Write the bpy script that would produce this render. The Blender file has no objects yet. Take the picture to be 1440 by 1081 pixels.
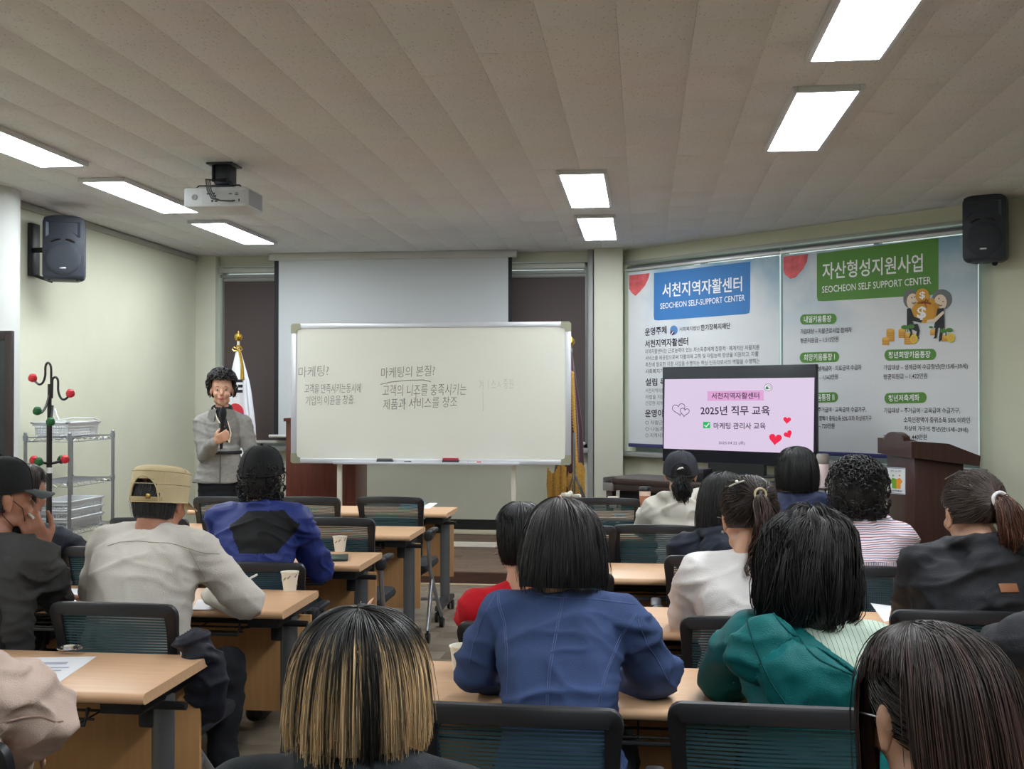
import bpy, bmesh, math, random
import numpy as np
from mathutils import Vector, Matrix, noise as mnoise
random.seed(7)
RNG = np.random.default_rng(7)
SC = bpy.context.scene
COL = SC.collection
PI = math.pi

# ---------------------------------------------------------------- camera
F = 1550.0
PSI = math.atan(185 / F)
TH = math.atan(16.5 / F)
EYE = Vector((0, 0, 1.5))
cam_d = bpy.data.cameras.new('camera')
cam_d.sensor_width = 36
cam_d.lens = F * 36 / 1440
cam_d.clip_start = 0.05
cam = bpy.data.objects.new('camera', cam_d)
cam.location = EYE
cam.rotation_euler = (PI / 2 + TH, 0, PSI)
COL.objects.link(cam)
SC.camera = cam
# ---------------------------------------------------------------- world, exposure
w = bpy.data.worlds.new('world')
SC.world = w
w.use_nodes = True
w.node_tree.nodes['Background'].inputs[0].default_value = (0.80, 0.95, 0.92, 1)
w.node_tree.nodes['Background'].inputs[1].default_value = 1.1
SC.view_settings.view_transform = 'Standard'
SC.view_settings.look = 'None'
SC.view_settings.exposure = 0.0
SC.view_settings.gamma = 1
SC.view_settings.use_curve_mapping = False
PANEL_LIGHT = 31.0          # strength of the ceiling panels' diffusers
SC.cycles.max_bounces = 6
SC.cycles.diffuse_bounces = 4
SC.cycles.glossy_bounces = 3
SC.cycles.transparent_max_bounces = 12
SC.cycles.sample_clamp_indirect = 6

# ---------------------------------------------------------------- pixel <-> room
CR = Vector((math.cos(PSI), math.sin(PSI), 0))
CF = Vector((-math.sin(PSI), math.cos(PSI), 0))
FW = CF * math.cos(TH) + Vector((0, 0, math.sin(TH)))
UP = -CF * math.sin(TH) + Vector((0, 0, math.cos(TH)))

def ray(px, py):
    return CR * ((px - 720) / F) + UP * ((540.5 - py) / F) + FW

def at(px, py, Z):
    r = ray(px, py)
    return EYE + r * (Z / r.dot(CF))

def onz(px, py, z):
    r = ray(px, py)
    return EYE + r * ((z - EYE.z) / r.z)

class Plane:
    """a vertical or free plane with u,v axes; px() gives (u,v) of a sight line"""
    def __init__(s, o, ux, uy):
        s.o = Vector(o); s.u = Vector(ux).normalized(); s.v = Vector(uy).normalized()
        s.n = s.u.cross(s.v).normalized()
        if s.n.dot(EYE - s.o) < 0: s.n = -s.n
    def px(s, px, py):
        r = ray(px, py)
        t = (s.o - EYE).dot(s.n) / r.dot(s.n)
        p = EYE + r * t - s.o
        return (p.dot(s.u), p.dot(s.v))
    def pt(s, u, v, d=0.0):
        return s.o + s.u * u + s.v * v + s.n * d

# ---------------------------------------------------------------- materials
TMP = bpy.data.scenes.new('text_workbench')
def tmp_depsgraph():
    with bpy.context.temp_override(scene=TMP, view_layer=TMP.view_layers[0]):
        return bpy.context.evaluated_depsgraph_get()
def lin(c):
    return tuple(((x / 255) / 12.92 if x / 255 <= 0.04045 else ((x / 255 + 0.055) / 1.055) ** 2.4) for x in c)

MATS = {}
def mat(name, rgb, rough=0.6, metal=0.0, bump=0.0, bscale=40, var=0.0, vscale=6, stretch=None, spec=0.5, emit=None, estr=0, alpha=1.0, coat=0.0, sheen=0.0, vcol=None):
    if name in MATS: return MATS[name]
    m = bpy.data.materials.new(name); m.use_nodes = True
    nt = m.node_tree; b = nt.nodes['Principled BSDF']
    c = lin(rgb) if max(rgb) > 1.001 else rgb
    b.inputs['Base Color'].default_value = (*c, 1)
    b.inputs['Roughness'].default_value = rough
    b.inputs['Metallic'].default_value = metal
    b.inputs['Specular IOR Level'].default_value = spec
    b.inputs['Alpha'].default_value = alpha
    b.inputs['Coat Weight'].default_value = coat
    b.inputs['Sheen Weight'].default_value = sheen
    if emit:
        b.inputs['Emission Color'].default_value = (*(lin(emit) if max(emit) > 1.001 else emit), 1)
        b.inputs['Emission Strength'].default_value = estr
    tc = None
    def coord(scale):
        nonlocal tc
        if tc is None: tc = nt.nodes.new('ShaderNodeTexCoord')
        mp = nt.nodes.new('ShaderNodeMapping')
        mp.inputs['Scale'].default_value = stretch or (1, 1, 1)
        nt.links.new(tc.outputs['Object'], mp.inputs['Vector'])
        n = nt.nodes.new('ShaderNodeTexNoise'); n.inputs['Scale'].default_value = scale
        n.inputs['Detail'].default_value = 5
        nt.links.new(mp.outputs[0], n.inputs['Vector'])
        return n
    if vcol:
        a = nt.nodes.new('ShaderNodeAttribute'); a.attribute_name = vcol
        nt.links.new(a.outputs['Color'], b.inputs['Base Color'])
    elif var:
        n = coord(vscale)
        r = nt.nodes.new('ShaderNodeValToRGB')
        r.color_ramp.elements[0].position = 0.3; r.color_ramp.elements[1].position = 0.7
        r.color_ramp.elements[0].color = (*[x * (1 - var) for x in c], 1)
        r.color_ramp.elements[1].color = (*[min(1, x * (1 + var)) for x in c], 1)
        nt.links.new(n.outputs['Fac'], r.inputs[0]); nt.links.new(r.outputs[0], b.inputs['Base Color'])
    if bump:
        n = coord(bscale)
        bp = nt.nodes.new('ShaderNodeBump'); bp.inputs['Strength'].default_value = bump
        bp.inputs['Distance'].default_value = 0.01
        nt.links.new(n.outputs['Fac'], bp.inputs['Height']); nt.links.new(bp.outputs[0], b.inputs['Normal'])
    MATS[name] = m
    return m

def piece_tint(m, amt):
    """vary the base colour a little from one piece (tile, plank) to the next"""
    nt = m.node_tree; b = nt.nodes['Principled BSDF']
    oi = nt.nodes.new('ShaderNodeObjectInfo')
    mr = nt.nodes.new('ShaderNodeMapRange'); mr.inputs['To Min'].default_value = 1 - amt; mr.inputs['To Max'].default_value = 1 + amt
    nt.links.new(oi.outputs['Random'], mr.inputs['Value'])
    hsv = nt.nodes.new('ShaderNodeHueSaturation')
    l = b.inputs['Base Color'].links
    if l: nt.links.new(l[0].from_socket, hsv.inputs['Color'])
    else: hsv.inputs['Color'].default_value = b.inputs['Base Color'].default_value
    nt.links.new(mr.outputs[0], hsv.inputs['Value']); nt.links.new(hsv.outputs[0], b.inputs['Base Color'])
    return m

# ---------------------------------------------------------------- mesh helpers
def link_mesh(name, me, m=None, parent=None, label=None, kind=None, smooth=None):
    o = bpy.data.objects.new(name, me); COL.objects.link(o)
    if m is not None:
        for x in (m if isinstance(m, (list, tuple)) else [m]): me.materials.append(x)
    if parent is not None: o.parent = parent
    if label: o['label'] = label
    if kind: o['kind'] = kind
    return o

def mesh_np(name, V, Q, m=None, parent=None, smooth=True, colors=None, mi=None, **k):
    """vertices Nx3, faces Mx4 or Mx3 (numpy)"""
    me = bpy.data.meshes.new(name)
    V = np.asarray(V, dtype=np.float32); Q = np.asarray(Q, dtype=np.int32)
    me.vertices.add(len(V)); me.vertices.foreach_set('co', V.ravel())
    n = Q.shape[1]
    me.loops.add(Q.size); me.loops.foreach_set('vertex_index', Q.ravel())
    me.polygons.add(len(Q)); me.polygons.foreach_set('loop_start', np.arange(0, Q.size, n, dtype=np.int32))
    me.polygons.foreach_set('use_smooth', np.full(len(Q), smooth))
    if mi is not None: me.polygons.foreach_set('material_index', np.asarray(mi, dtype=np.int32))
    me.update(calc_edges=True)
    if colors is not None:
        a = me.color_attributes.new('Col', 'FLOAT_COLOR', 'POINT')
        c = np.ones((len(V), 4), dtype=np.float32); c[:, :3] = colors
        a.data.foreach_set('color', c.ravel())
    return link_mesh(name, me, m, parent, **k)

class MB:
    """collects shapes into ONE mesh"""
    def __init__(s): s.v = []; s.f = []; s.sm = []; s.mi = []; s.cur = 0
    def add(s, vs, fs, smooth=False):
        b = len(s.v); s.v += [tuple(v) for v in vs]
        for f in fs: s.f.append([b + i for i in f]); s.sm.append(smooth); s.mi.append(s.cur)
        return s
    def box(s, c, size, rot=None, bev=0.0):
        x, y, z = (size[0] / 2, size[1] / 2, size[2] / 2)
        b = min(bev, x * .95, y * .95, z * .95)
        if b <= 0:
            vs = [Vector((i * x, j * y, k * z)) for i in (-1, 1) for j in (-1, 1) for k in (-1, 1)]
            fs = [(0, 1, 3, 2), (4, 6, 7, 5), (0, 4, 5, 1), (2, 3, 7, 6), (0, 2, 6, 4), (1, 5, 7, 3)]
        else:
            bm = bmesh.new(); bmesh.ops.create_cube(bm, size=1)
            for v in bm.verts: v.co = Vector((v.co.x * 2 * x, v.co.y * 2 * y, v.co.z * 2 * z))
            bmesh.ops.bevel(bm, geom=list(bm.edges), offset=b, segments=2, affect='EDGES', profile=0.5)
            bm.verts.ensure_lookup_table()
            vs = [v.co.copy() for v in bm.verts]; fs = [[v.index for v in f.verts] for f in bm.faces]; bm.free()
        R = rot if rot is not None else Matrix.Identity(3)
        c = Vector(c)
        return s.add([R @ v + c for v in vs], fs, bev > 0)
    def tube(s, path, r, n=8, cap=True, closed=False, flat=None):
        P = [Vector(p) for p in path]; N = len(P)
        rr = r if isinstance(r, (list, tuple)) else [r] * N
        vs = []; prev = None
        for i, p in enumerate(P):
            if closed: t = P[(i + 1) % N] - P[i - 1]
            else: t = P[min(i + 1, N - 1)] - P[max(i - 1, 0)]
            t = t.normalized() if t.length > 1e-9 else Vector((0, 0, 1))
            if prev is None:
                ref = Vector((0, 0, 1)) if abs(t.z) < .9 else Vector((1, 0, 0))
                a = t.cross(ref).normalized()
            else:
                a = (prev - t * prev.dot(t)).normalized()
            prev = a; b = t.cross(a)
            for k in range(n):
                an = 2 * PI * k / n
                fa, fb = flat if flat else (1, 1)
                vs.append(p + a * (math.cos(an) * rr[i] * fa) + b * (math.sin(an) * rr[i] * fb))
        fs = []
        for i in range(N if closed else N - 1):
            j = (i + 1) % N
            for k in range(n):
                l = (k + 1) % n
                fs.append((i * n + k, i * n + l, j * n + l, j * n + k))
        if cap and not closed:
            fs.append(tuple(range(n - 1, -1, -1))); fs.append(tuple((N - 1) * n + k for k in range(n)))
        return s.add(vs, fs, n > 4)
    def cyl(s, p0, p1, r, n=16, r1=None):
        return s.tube([p0, p1], [r, r if r1 is None else r1], n)
    def lathe(s, prof, c=(0, 0, 0), n=24, sx=1, sy=1, rot=None):
        R = rot if rot is not None else Matrix.Identity(3); c = Vector(c); vs = []
        for (r, z) in prof:
            for k in range(n):
                a = 2 * PI * k / n
                vs.append(R @ Vector((r * math.cos(a) * sx, r * math.sin(a) * sy, z)) + c)
        fs = []
        for i in range(len(prof) - 1):
            for k in range(n):
                l = (k + 1) % n
                fs.append((i * n + k, i * n + l, (i + 1) * n + l, (i + 1) * n + k))
        if prof[0][0] > 1e-4: fs.append(tuple(range(n - 1, -1, -1)))
        if prof[-1][0] > 1e-4: fs.append(tuple((len(prof) - 1) * n + k for k in range(n)))
        return s.add(vs, fs, True)
    def ball(s, c, r, n=12, rot=None):
        r = r if isinstance(r, (tuple, list)) else (r, r, r)
        R = rot if rot is not None else Matrix.Identity(3); c = Vector(c)
        bm = bmesh.new(); bmesh.ops.create_uvsphere(bm, u_segments=n, v_segments=max(6, n // 2 + 1), radius=1)
        vs = [R @ Vector((v.co.x * r[0], v.co.y * r[1], v.co.z * r[2])) + c for v in bm.verts]
        fs = [[v.index for v in f.verts] for f in bm.faces]; bm.free()
        return s.add(vs, fs, True)
    def prism(s, poly, M, depth):
        """poly in 2D -> M maps (x,y,z) to Vector; extruded by depth along local z"""
        n = len(poly)
        vs = [M(x, y, 0) for x, y in poly] + [M(x, y, depth) for x, y in poly]
        fs = [tuple(range(n - 1, -1, -1)), tuple(range(n, 2 * n))]
        for i in range(n): j = (i + 1) % n; fs.append((i, j, n + j, n + i))
        return s.add(vs, fs)
    def build(s, name, m=None, parent=None, **k):
        me = bpy.data.meshes.new(name); me.from_pydata(s.v, [], s.f)
        me.polygons.foreach_set('use_smooth', s.sm); me.polygons.foreach_set('material_index', s.mi)
        me.update()
        bm = bmesh.new(); bm.from_mesh(me); bmesh.ops.recalc_face_normals(bm, faces=bm.faces); bm.to_mesh(me); bm.free()
        if hasattr(me, 'set_sharp_from_angle'): me.set_sharp_from_angle(angle=math.radians(40))
        return link_mesh(name, me, m, parent, **k)

def thing(name, label, cat, loc=(0, 0, 0), rz=0, group=None):
    o = bpy.data.objects.new(name, None); COL.objects.link(o)
    o.location = loc; o.rotation_euler = (0, 0, rz); o.empty_display_size = .1
    o['label'] = label; o['category'] = cat
    if group: o['group'] = group
    return o
def tag(o, label, cat, group=None):
    o['label'] = label; o['category'] = cat
    if group: o['group'] = group
    return o
def struct(o): o['kind'] = 'structure'; return o
def dup(root, loc, rz, label, group=None):
    r = root.copy(); COL.objects.link(r); r.location = loc; r.rotation_euler = (0, 0, rz)
    r['label'] = label
    if group: r['group'] = group
    for ch in list(root.children):
        c = ch.copy(); COL.objects.link(c); c.parent = r
        for g in ch.children:
            d = g.copy(); COL.objects.link(d); d.parent = c
    return r
def Rz(a): return Matrix.Rotation(a, 3, 'Z')
def Rx(a): return Matrix.Rotation(a, 3, 'X')
def Ry(a): return Matrix.Rotation(a, 3, 'Y')

# flat print on a plane ------------------------------------------------------
def arc(cx, cy, rx, ry, a0, a1, n=10):
    return [(cx + rx * math.cos(math.radians(a0 + (a1 - a0) * i / n)), cy + ry * math.sin(math.radians(a0 + (a1 - a0) * i / n))) for i in range(n + 1)]

class Print:
    """collects flat shapes and lettering of one colour lying on a Plane"""
    def __init__(s, pl, root, px2=None): s.pl = pl; s.root = root; s.L = {}; s.px2 = px2 or pl.px
    def _mb(s, key, letters=False):
        if letters: return s.L.setdefault((key, 'T'), [MB()])[0]
        mb = MB(); s.L.setdefault((key, 'P'), []).append(mb); return mb
    def poly(s, key, pts, d=.001, px=True):
        if px: pts = [s.px2(*p) for p in pts]
        inv = s.root.matrix_world.inverted() if s.root else Matrix.Identity(4)
        # triangulate so concave outlines stay right
        from mathutils.geometry import tessellate_polygon
        tr = tessellate_polygon([[Vector((x, y, 0)) for x, y in pts]])
        s._mb(key).add([inv @ s.pl.pt(x, y, d) for x, y in pts], tr)
    def stroke(s, key, pts, wd, d=.0012, px=True, closed=False):
        if px: pts = [s.px2(*p) for p in pts]
        P = [Vector(p) for p in pts]
        if closed: P.append(P[0])
        inv = s.root.matrix_world.inverted()
        vs = []
        for i, p in enumerate(P):
            t = (P[min(i + 1, len(P) - 1)] - P[max(i - 1, 0)])
            if closed and i in (0, len(P) - 1): t = P[1] - P[-2]
            t.normalize(); n = Vector((-t.y, t.x))
            vs += [p + n * wd / 2, p - n * wd / 2]
        s._mb(key).add([inv @ s.pl.pt(v.x, v.y, d) for v in vs], [(2 * i, 2 * i + 1, 2 * i + 3, 2 * i + 2) for i in range(len(P) - 1)])
    def text(s, key, body, x0, yb, x1, h, yb1=None, bold=0.0, d=.0014, px=True, shear=0):
        """baseline from (x0,yb) to (x1,yb1); h = full glyph height, in pixels (px) or metres"""
        mb = s._mb(key, True)
        yb1 = yb if yb1 is None else yb1
        if px:
            a = Vector(s.px2(x0, yb)); b = Vector(s.px2(x1, yb1)); t = Vector(s.px2(x0, yb - h)); hh = (t - a).length
        else: a = Vector((x0, yb)); b = Vector((x1, yb1)); hh = h
        e = b - a; nrm = Vector((-e.y, e.x)).normalized()
        if nrm.y < 0: nrm = -nrm
        inv = s.root.matrix_world.inverted(); pl = s.pl
        def put(V, Fc):
            lo = V.min(0); hi = V.max(0)
            U = (V[:, 0] - lo[0]) / (hi[0] - lo[0]); W = (V[:, 1] - lo[1]) / max(1e-6, hi[1] - lo[1])
            mb.add([inv @ pl.pt(a.x + e.x * u + nrm.x * hh * v_, a.y + e.y * u + nrm.y * hh * v_, d) for u, v_ in zip(U, W)], Fc)
        TEXTQ.setdefault((bold, shear), []).append((body, put))
    def build(s, names, mats): BUILDQ.append((s, dict(names), dict(mats)))
    def build_now(s, names, mats):
        for (k, typ), ms in s.L.items():
            for mb in ms:
                nm = names.get(k, k)
                if typ == 'T': mb.build(nm if 'letter' in nm or 'writing' in nm else 'lettering', mats[k], s.root, kind='stuff')
                else: mb.build({'w': 'white_mark', 'k': 'dark_mark', 'txt': 'slide_outline', 'e': 'erased_stroke'}.get(k, nm.replace('lettering', 'mark').replace('handwriting', 'pen_stroke')), mats[k], s.root)

TEXTQ, BUILDQ = {}, []
def flush_prints():
    """set all lettering at once (one text block per weight), then build the printed marks"""
    for (bold, shear), items in TEXTQ.items():
        c = bpy.data.curves.new('t', 'FONT'); c.offset = bold; c.resolution_u = 2; c.shear = shear; c.space_line = 3
        c.body = '\n'.join(b for b, _ in items)
        o = bpy.data.objects.new('t', c); TMP.collection.objects.link(o)
        dg = tmp_depsgraph(); oe = o.evaluated_get(dg); me = oe.to_mesh()
        V = np.array([v.co[:] for v in me.vertices]); Fc = [tuple(p.vertices) for p in me.polygons]
        oe.to_mesh_clear(); bpy.data.objects.remove(o); bpy.data.curves.remove(c)
        line = np.floor((1.4 - V[:, 1]) / 3.0).astype(int)
        byl = {}
        for f_ in Fc: byl.setdefault(line[f_[0]], []).append(f_)
        for i, (b, put) in enumerate(items):
            fs = byl.get(i, [])
            if not fs: continue
            idx = sorted({v for f_ in fs for v in f_}); mp = {v: k for k, v in enumerate(idx)}
            put(V[idx], [tuple(mp[v] for v in f_) for f_ in fs])
    for s, n, m in BUILDQ: s.build_now(n, m)
# ================================================================ ROOM
CEIL = 2.95
XL, XR, YF, YB = -4.60, 4.40, 11.04, -2.6
WX0 = -0.21                       # where the angled wall meets the front wall
wdir = Vector((2.71, -2.42, 0)).normalized()
XANG = XR; YANG = YF + (XR - WX0) / wdir.x * wdir.y

M_wall = mat('wallpaper_pale_sage', (210, 211, 190), .75, bump=.12, bscale=220, var=.03, vscale=2)
M_wall2 = mat('painted_wall', (208, 208, 192), .7, bump=.06, bscale=90, var=.03, vscale=3)
M_trim = mat('trim_grey', (150, 152, 150), .45)
M_black = mat('black_plastic', (22, 23, 26), .45)
M_metal = mat('brushed_metal', (170, 172, 175), .35, metal=.85)
M_chrome = mat('chrome', (190, 192, 195), .18, metal=1)
M_white = mat('white_plastic', (225, 225, 225), .4)

# ceiling material with wormy pits
M_tile = mat('ceiling_tile', (190, 184, 176), .9, spec=.2)
def pits(m, base, dark):
    nt = m.node_tree; b = nt.nodes['Principled BSDF']
    tc = nt.nodes.new('ShaderNodeTexCoord'); geo = nt.nodes.new('ShaderNodeNewGeometry')
    mp = nt.nodes.new('ShaderNodeMapping'); mp.inputs['Rotation'].default_value = (0, 0, .5); mp.inputs['Scale'].default_value = (1, .45, 1)
    nt.links.new(geo.outputs['Position'], mp.inputs['Vector'])
    v = nt.nodes.new('ShaderNodeTexVoronoi'); v.inputs['Scale'].default_value = 55; v.inputs['Randomness'].default_value = 1
    nt.links.new(mp.outputs[0], v.inputs['Vector'])
    r = nt.nodes.new('ShaderNodeValToRGB'); r.color_ramp.elements[0].position = .10; r.color_ramp.elements[1].position = .2
    r.color_ramp.elements[0].color = (*lin(dark), 1); r.color_ramp.elements[1].color = (*lin(base), 1)
    nt.links.new(v.outputs['Distance'], r.inputs[0])
    nz = nt.nodes.new('ShaderNodeTexNoise'); nz.inputs['Scale'].default_value = 1.3; nt.links.new(geo.outputs['Position'], nz.inputs['Vector'])
    mx = nt.nodes.new('ShaderNodeMixRGB'); mx.blend_type = 'MULTIPLY'; mx.inputs[0].default_value = .12
    nt.links.new(r.outputs[0], mx.inputs[1]); nt.links.new(nz.outputs['Color'], mx.inputs[2])
    nt.links.new(mx.outputs[0], b.inputs['Base Color'])
    bp = nt.nodes.new('ShaderNodeBump'); bp.inputs['Strength'].default_value = .35; bp.inputs['Distance'].default_value = .004
    nt.links.new(v.outputs['Distance'], bp.inputs['Height']); nt.links.new(bp.outputs[0], b.inputs['Normal'])
pits(M_tile, (220, 219, 219), (180, 177, 174))
piece_tint(M_tile, .005)

def plank_mat(name, c, dark):
    m = mat(name, c, .42, var=.09, vscale=5, stretch=(1.2, 14, 14), bump=.05, bscale=30)
    return piece_tint(m, .05)
M_floor = plank_mat('floor_vinyl_oak', (118, 106, 92), None)
M_stagetop = plank_mat('stage_vinyl', (106, 84, 70), None)

# floor: planks laid across the room
def planks(parent, x0, x1, y0, y1, z, m, pw, plen, limit, key, name='plank'):
    mesh = None; rows = []; y = y0; r = 0
    full = []; rest = MB()
    while y < y1 - 1e-6:
        off = (r * .37 % 1) * plen
        x = x0 - off
        while x < x1:
            a = max(x, x0); b = min(x + plen, x1); h = min(pw, y1 - y)
            if b - a > .02:
                if abs(b - a - plen) < 1e-4 and abs(h - pw) < 1e-4: full.append((key(a + plen / 2, y + h / 2), a + plen / 2, y + h / 2))
                else: rest.box(((a + b) / 2, y + h / 2, z - .006), (b - a - .0015, h - .0015, .012), bev=.0012)
            x += plen
        y += pw; r += 1
    full.sort()
    me = None
    for i, (k, cx, cy) in enumerate(full):
        if i < limit:
            if me is None:
                o = MB().box((0, 0, 0), (plen - .0015, pw - .0015, .012), bev=.0012).build(name, m, parent); me = o.data
            else: o = link_mesh(name, me, None, parent)
            o.location = (cx, cy, z - .006)
        else: rest.box((cx, cy, z - .006), (plen - .0015, pw - .0015, .012))
    if rest.v:
        o = rest.build(name + '_infill', m, parent, kind='stuff')

room_poly = [(XL, YB), (XR, YB), (XR, YANG), (WX0, YF), (XL, YF)]
def slab(name, z0, z1, m):
    n = len(room_poly)
    cx, cy = 0, 4
    P = [(cx + (x - cx) * 1.06, cy + (y - cy) * 1.03) for x, y in room_poly]
    return struct(MB().prism(P, lambda x, y, z: Vector((x, y, z0 + z)), z1 - z0).build(name, m))
floor_o = slab('floor', -.2, -.012, mat('floor_underlay', (60, 52, 45), .8))
def infloor(x, y):
    return math.hypot(x + .2, y - 4.5) if True else 0
planks(floor_o, XL, XR, YB, 8.66, 0, M_floor, .18, 1.2, 290, lambda x, y: (0 if (y > 2.6 and -2.6 < x < 2.6) else 50) + math.hypot(x, y - 6))
ceil_o = slab('ceiling', CEIL + .012, CEIL + .2, mat('ceiling_backing', (70, 66, 62), .9))

# ceiling tiles .30 x .60, depth-running columns, staggered
def ceiling_tiles():
    tiles = []; tw, tl = .30, .60
    x = XL
    c = 0
    while x < XR:
        y = YB + (c % 2) * .30 - .3
        while y < YF + .1:
            tiles.append((x, y)); y += tl
        x += tw; c += 1
    def inside(px_, py_):
        if py_ > YF or px_ > XR: return False
        return not (px_ > WX0 and (py_ - YF) > (px_ - WX0) / wdir.x * wdir.y)
    me = None; rest = MB(); seen = []
    for (x, y) in tiles:
        cx, cy = x + tw / 2, y + tl / 2
        if not inside(cx - .1, cy - .2): continue
        zc = Vector((cx, cy, 0)).dot(CF); xc = Vector((cx, cy, 0)).dot(CR)
        vis = zc > 3.6 and abs(xc) / zc < .52
        seen.append((zc if vis else 100 + abs(zc), cx, cy))
    seen.sort()
    for i, (k, cx, cy) in enumerate(seen):
        if i < 298 and k < 100:
            if me is None:
                o = MB().box((0, 0, 0), (tw - .0007, tl - .0007, .012), bev=.0002).build('tile', M_tile, ceil_o); me = o.data
            else: o = link_mesh('tile', me, None, ceil_o)
            o.location = (cx, cy, CEIL + .006)
        else: rest.box((cx, cy, CEIL + .006), (tw - .0012, tl - .0012, .012))
    rest.build('tile_infill', M_tile, ceil_o, kind='stuff')
ceiling_tiles()

# stage
M_stage = mat('stage_riser_brown', (74, 48, 40), .5, var=.15, vscale=4, stretch=(1, 1, 8))
STZ = .105; SY = 8.66
stage = struct(MB().box(((XL + 1.6) / 2, (SY + YF) / 2, STZ / 2 - .02), (1.6 - XL, YF - SY, STZ - .02)).build('stage_floor', M_stage))
planks(stage, XL, 1.4, SY + .02, YF, STZ, M_stagetop, .18, 1.2, 80, lambda x, y: y)
struct(MB().box(((XL + 1.6) / 2, SY - .004, STZ / 2 - .004), (1.6 - XL, .008, STZ)).build('trim_1', M_stage))
struct(MB().box(((XL + 1.6) / 2, SY - .014, .008), (1.6 - XL, .012, .016), bev=.003).build('trim_2', mat('edge_strip_cream', (206, 190, 160), .4)))

# walls -----------------------------------------------------------------
T = .2
def onf(px, py, y=YF):
    r = ray(px, py); p = EYE + r * (y / r.y); return p
wl = struct(MB().box((XL - T / 2, (YB + YF) / 2, CEIL / 2), (T, YF - YB + .4, CEIL + .02)).build('wall_left', M_wall))
wb = struct(MB().box(((XL + XR) / 2, YB - T / 2, CEIL / 2), (XR - XL + .4, T, CEIL + .02)).build('wall_back', M_wall))
wr = struct(MB().box((XR + T / 2, (YB + YANG) / 2, CEIL / 2), (T, YANG - YB + .1, CEIL + .02)).build('wall_right', M_wall))
# front wall with one long window opening
WX_L = onf(309, 500).x; WX_R = onf(826, 500).x
WZ0 = .98; WZ1 = 2.86
f = MB()
f.box(((XL + WX_L) / 2, YF + T / 2, CEIL / 2), (WX_L - XL, T, CEIL + .02))
f.box(((WX_R + .5) / 2, YF + T / 2, CEIL / 2), (.5 - WX_R, T, CEIL + .02))
f.box(((WX_L + WX_R) / 2, YF + T / 2, WZ0 / 2), (WX_R - WX_L, T, WZ0))
f.box(((WX_L + WX_R) / 2, YF + T / 2, (WZ1 + CEIL) / 2), (WX_R - WX_L, T, CEIL - WZ1 + .02))
struct(f.build('wall_front', M_wall2))
# left return of the window bay (pilaster)
struct(MB().box(((onf(281, 500).x + WX_L) / 2, YF - .06, CEIL / 2), (WX_L - onf(281, 500).x, .12, CEIL), bev=.004).build('pillar_bay', M_wall2))
# pilaster to the right of the bay plus grey pipe casing
pxl, pxr = onf(836, 500, 10.9).x, onf(876, 500, 10.8).x
struct(MB().box(((pxl + pxr) / 2, 10.93, CEIL / 2), (pxr - pxl, .26, CEIL), bev=.006).build('pillar_corner', M_wall2))
struct(MB().box((onf(830.5, 500, 10.9).x, 10.95, CEIL / 2), (.055, .14, CEIL), bev=.01).build('trim_3', M_trim))
# windows
M_glass = mat('window_glass', (200, 230, 225), .05, spec=.6, alpha=.25)
M_frame = mat('window_frame_aluminium', (165, 170, 172), .4, metal=.3)
def window(name, o, u, width, z0, z1, n, d):
    """o = left bottom corner on the wall face; u along wall; d = outward"""
    root = bpy.data.objects.new(name, None); COL.objects.link(root); root['kind'] = 'structure'
    def P(a, b, c): return Vector((o.x, o.y, 0)) + u * a + d * c + Vector((0, 0, b))
    R = Matrix((u, d, Vector((0, 0, 1)))).transposed()
    fr = MB(); h = z1 - z0
    for a in (0.02, width - .02): fr.box(P(a, z0 + h / 2, .12), (.04, .06, h), R)
    for b in (z0 + .02, z1 - .02): fr.box(P(width / 2, b, .12), (width, .06, .04), R)
    for i in range(1, n): fr.box(P(width * i / n, z0 + h / 2, .12), (.05, .05, h), R)
    fr.build('window_frame', M_frame, root)
    for i in range(n):
        MB().box(P(width * (i + .5) / n, z0 + h / 2, .13), (width / n - .05, .006, h - .06), R).build('window_pane', M_glass, root)
    return root
window('window_1', Vector((WX_L, YF, 0)), Vector((1, 0, 0)), WX_R - WX_L, WZ0, WZ1, 4, Vector((0, 1, 0)))
struct(MB().box(((WX_L + WX_R) / 2, YF - .02, WZ0 - .02), (WX_R - WX_L + .02, .16, .045), bev=.004).build('trim_4', M_trim))
# header box above the blinds
struct(MB().box(((WX_L + WX_R) / 2, YF - .03, 2.80), (WX_R - WX_L - .04, .10, .05), bev=.004).build('trim_5', mat('blind_header', (188, 190, 182), .5)))
struct(MB().box(((WX_L + WX_R) / 2, YF - .02, 2.745), (WX_R - WX_L - .04, .06, .03), bev=.004).build('trim_6', M_trim))

# angled wall with its window opening
AW = Plane((WX0, YF, 0), wdir, (0, 0, 1))
wout = -AW.n
L_ang = (Vector((XANG, YANG, 0)) - Vector((WX0, YF, 0))).length
u0 = AW.px(879, 500)[0]; u1 = AW.px(1377, 500)[0]
RA = Matrix((wdir, wout, Vector((0, 0, 1)))).transposed()
def AP(u, z, d=0): return AW.pt(u, z, -d)
AZ0, AZ1 = .955, 2.82
f = MB()
f.box(AP((u0 - .05) / 2, CEIL / 2, T / 2), (u0 + .05, T, CEIL + .02), RA)
f.box(AP((u1 + L_ang + .3) / 2, CEIL / 2, T / 2), (L_ang + .3 - u1, T, CEIL + .02), RA)
f.box(AP((u0 + u1) / 2, AZ0 / 2, T / 2), (u1 - u0, T, AZ0), RA)
f.box(AP((u0 + u1) / 2, (AZ1 + CEIL) / 2, T / 2), (u1 - u0, T, CEIL - AZ1 + .02), RA)
struct(f.build('wall_angled', M_wall))
window('window_2', Vector((AP(u0, 0).x, AP(u0, 0).y, 0)), wdir, u1 - u0, AZ0, AZ1, 4, wout)
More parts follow.
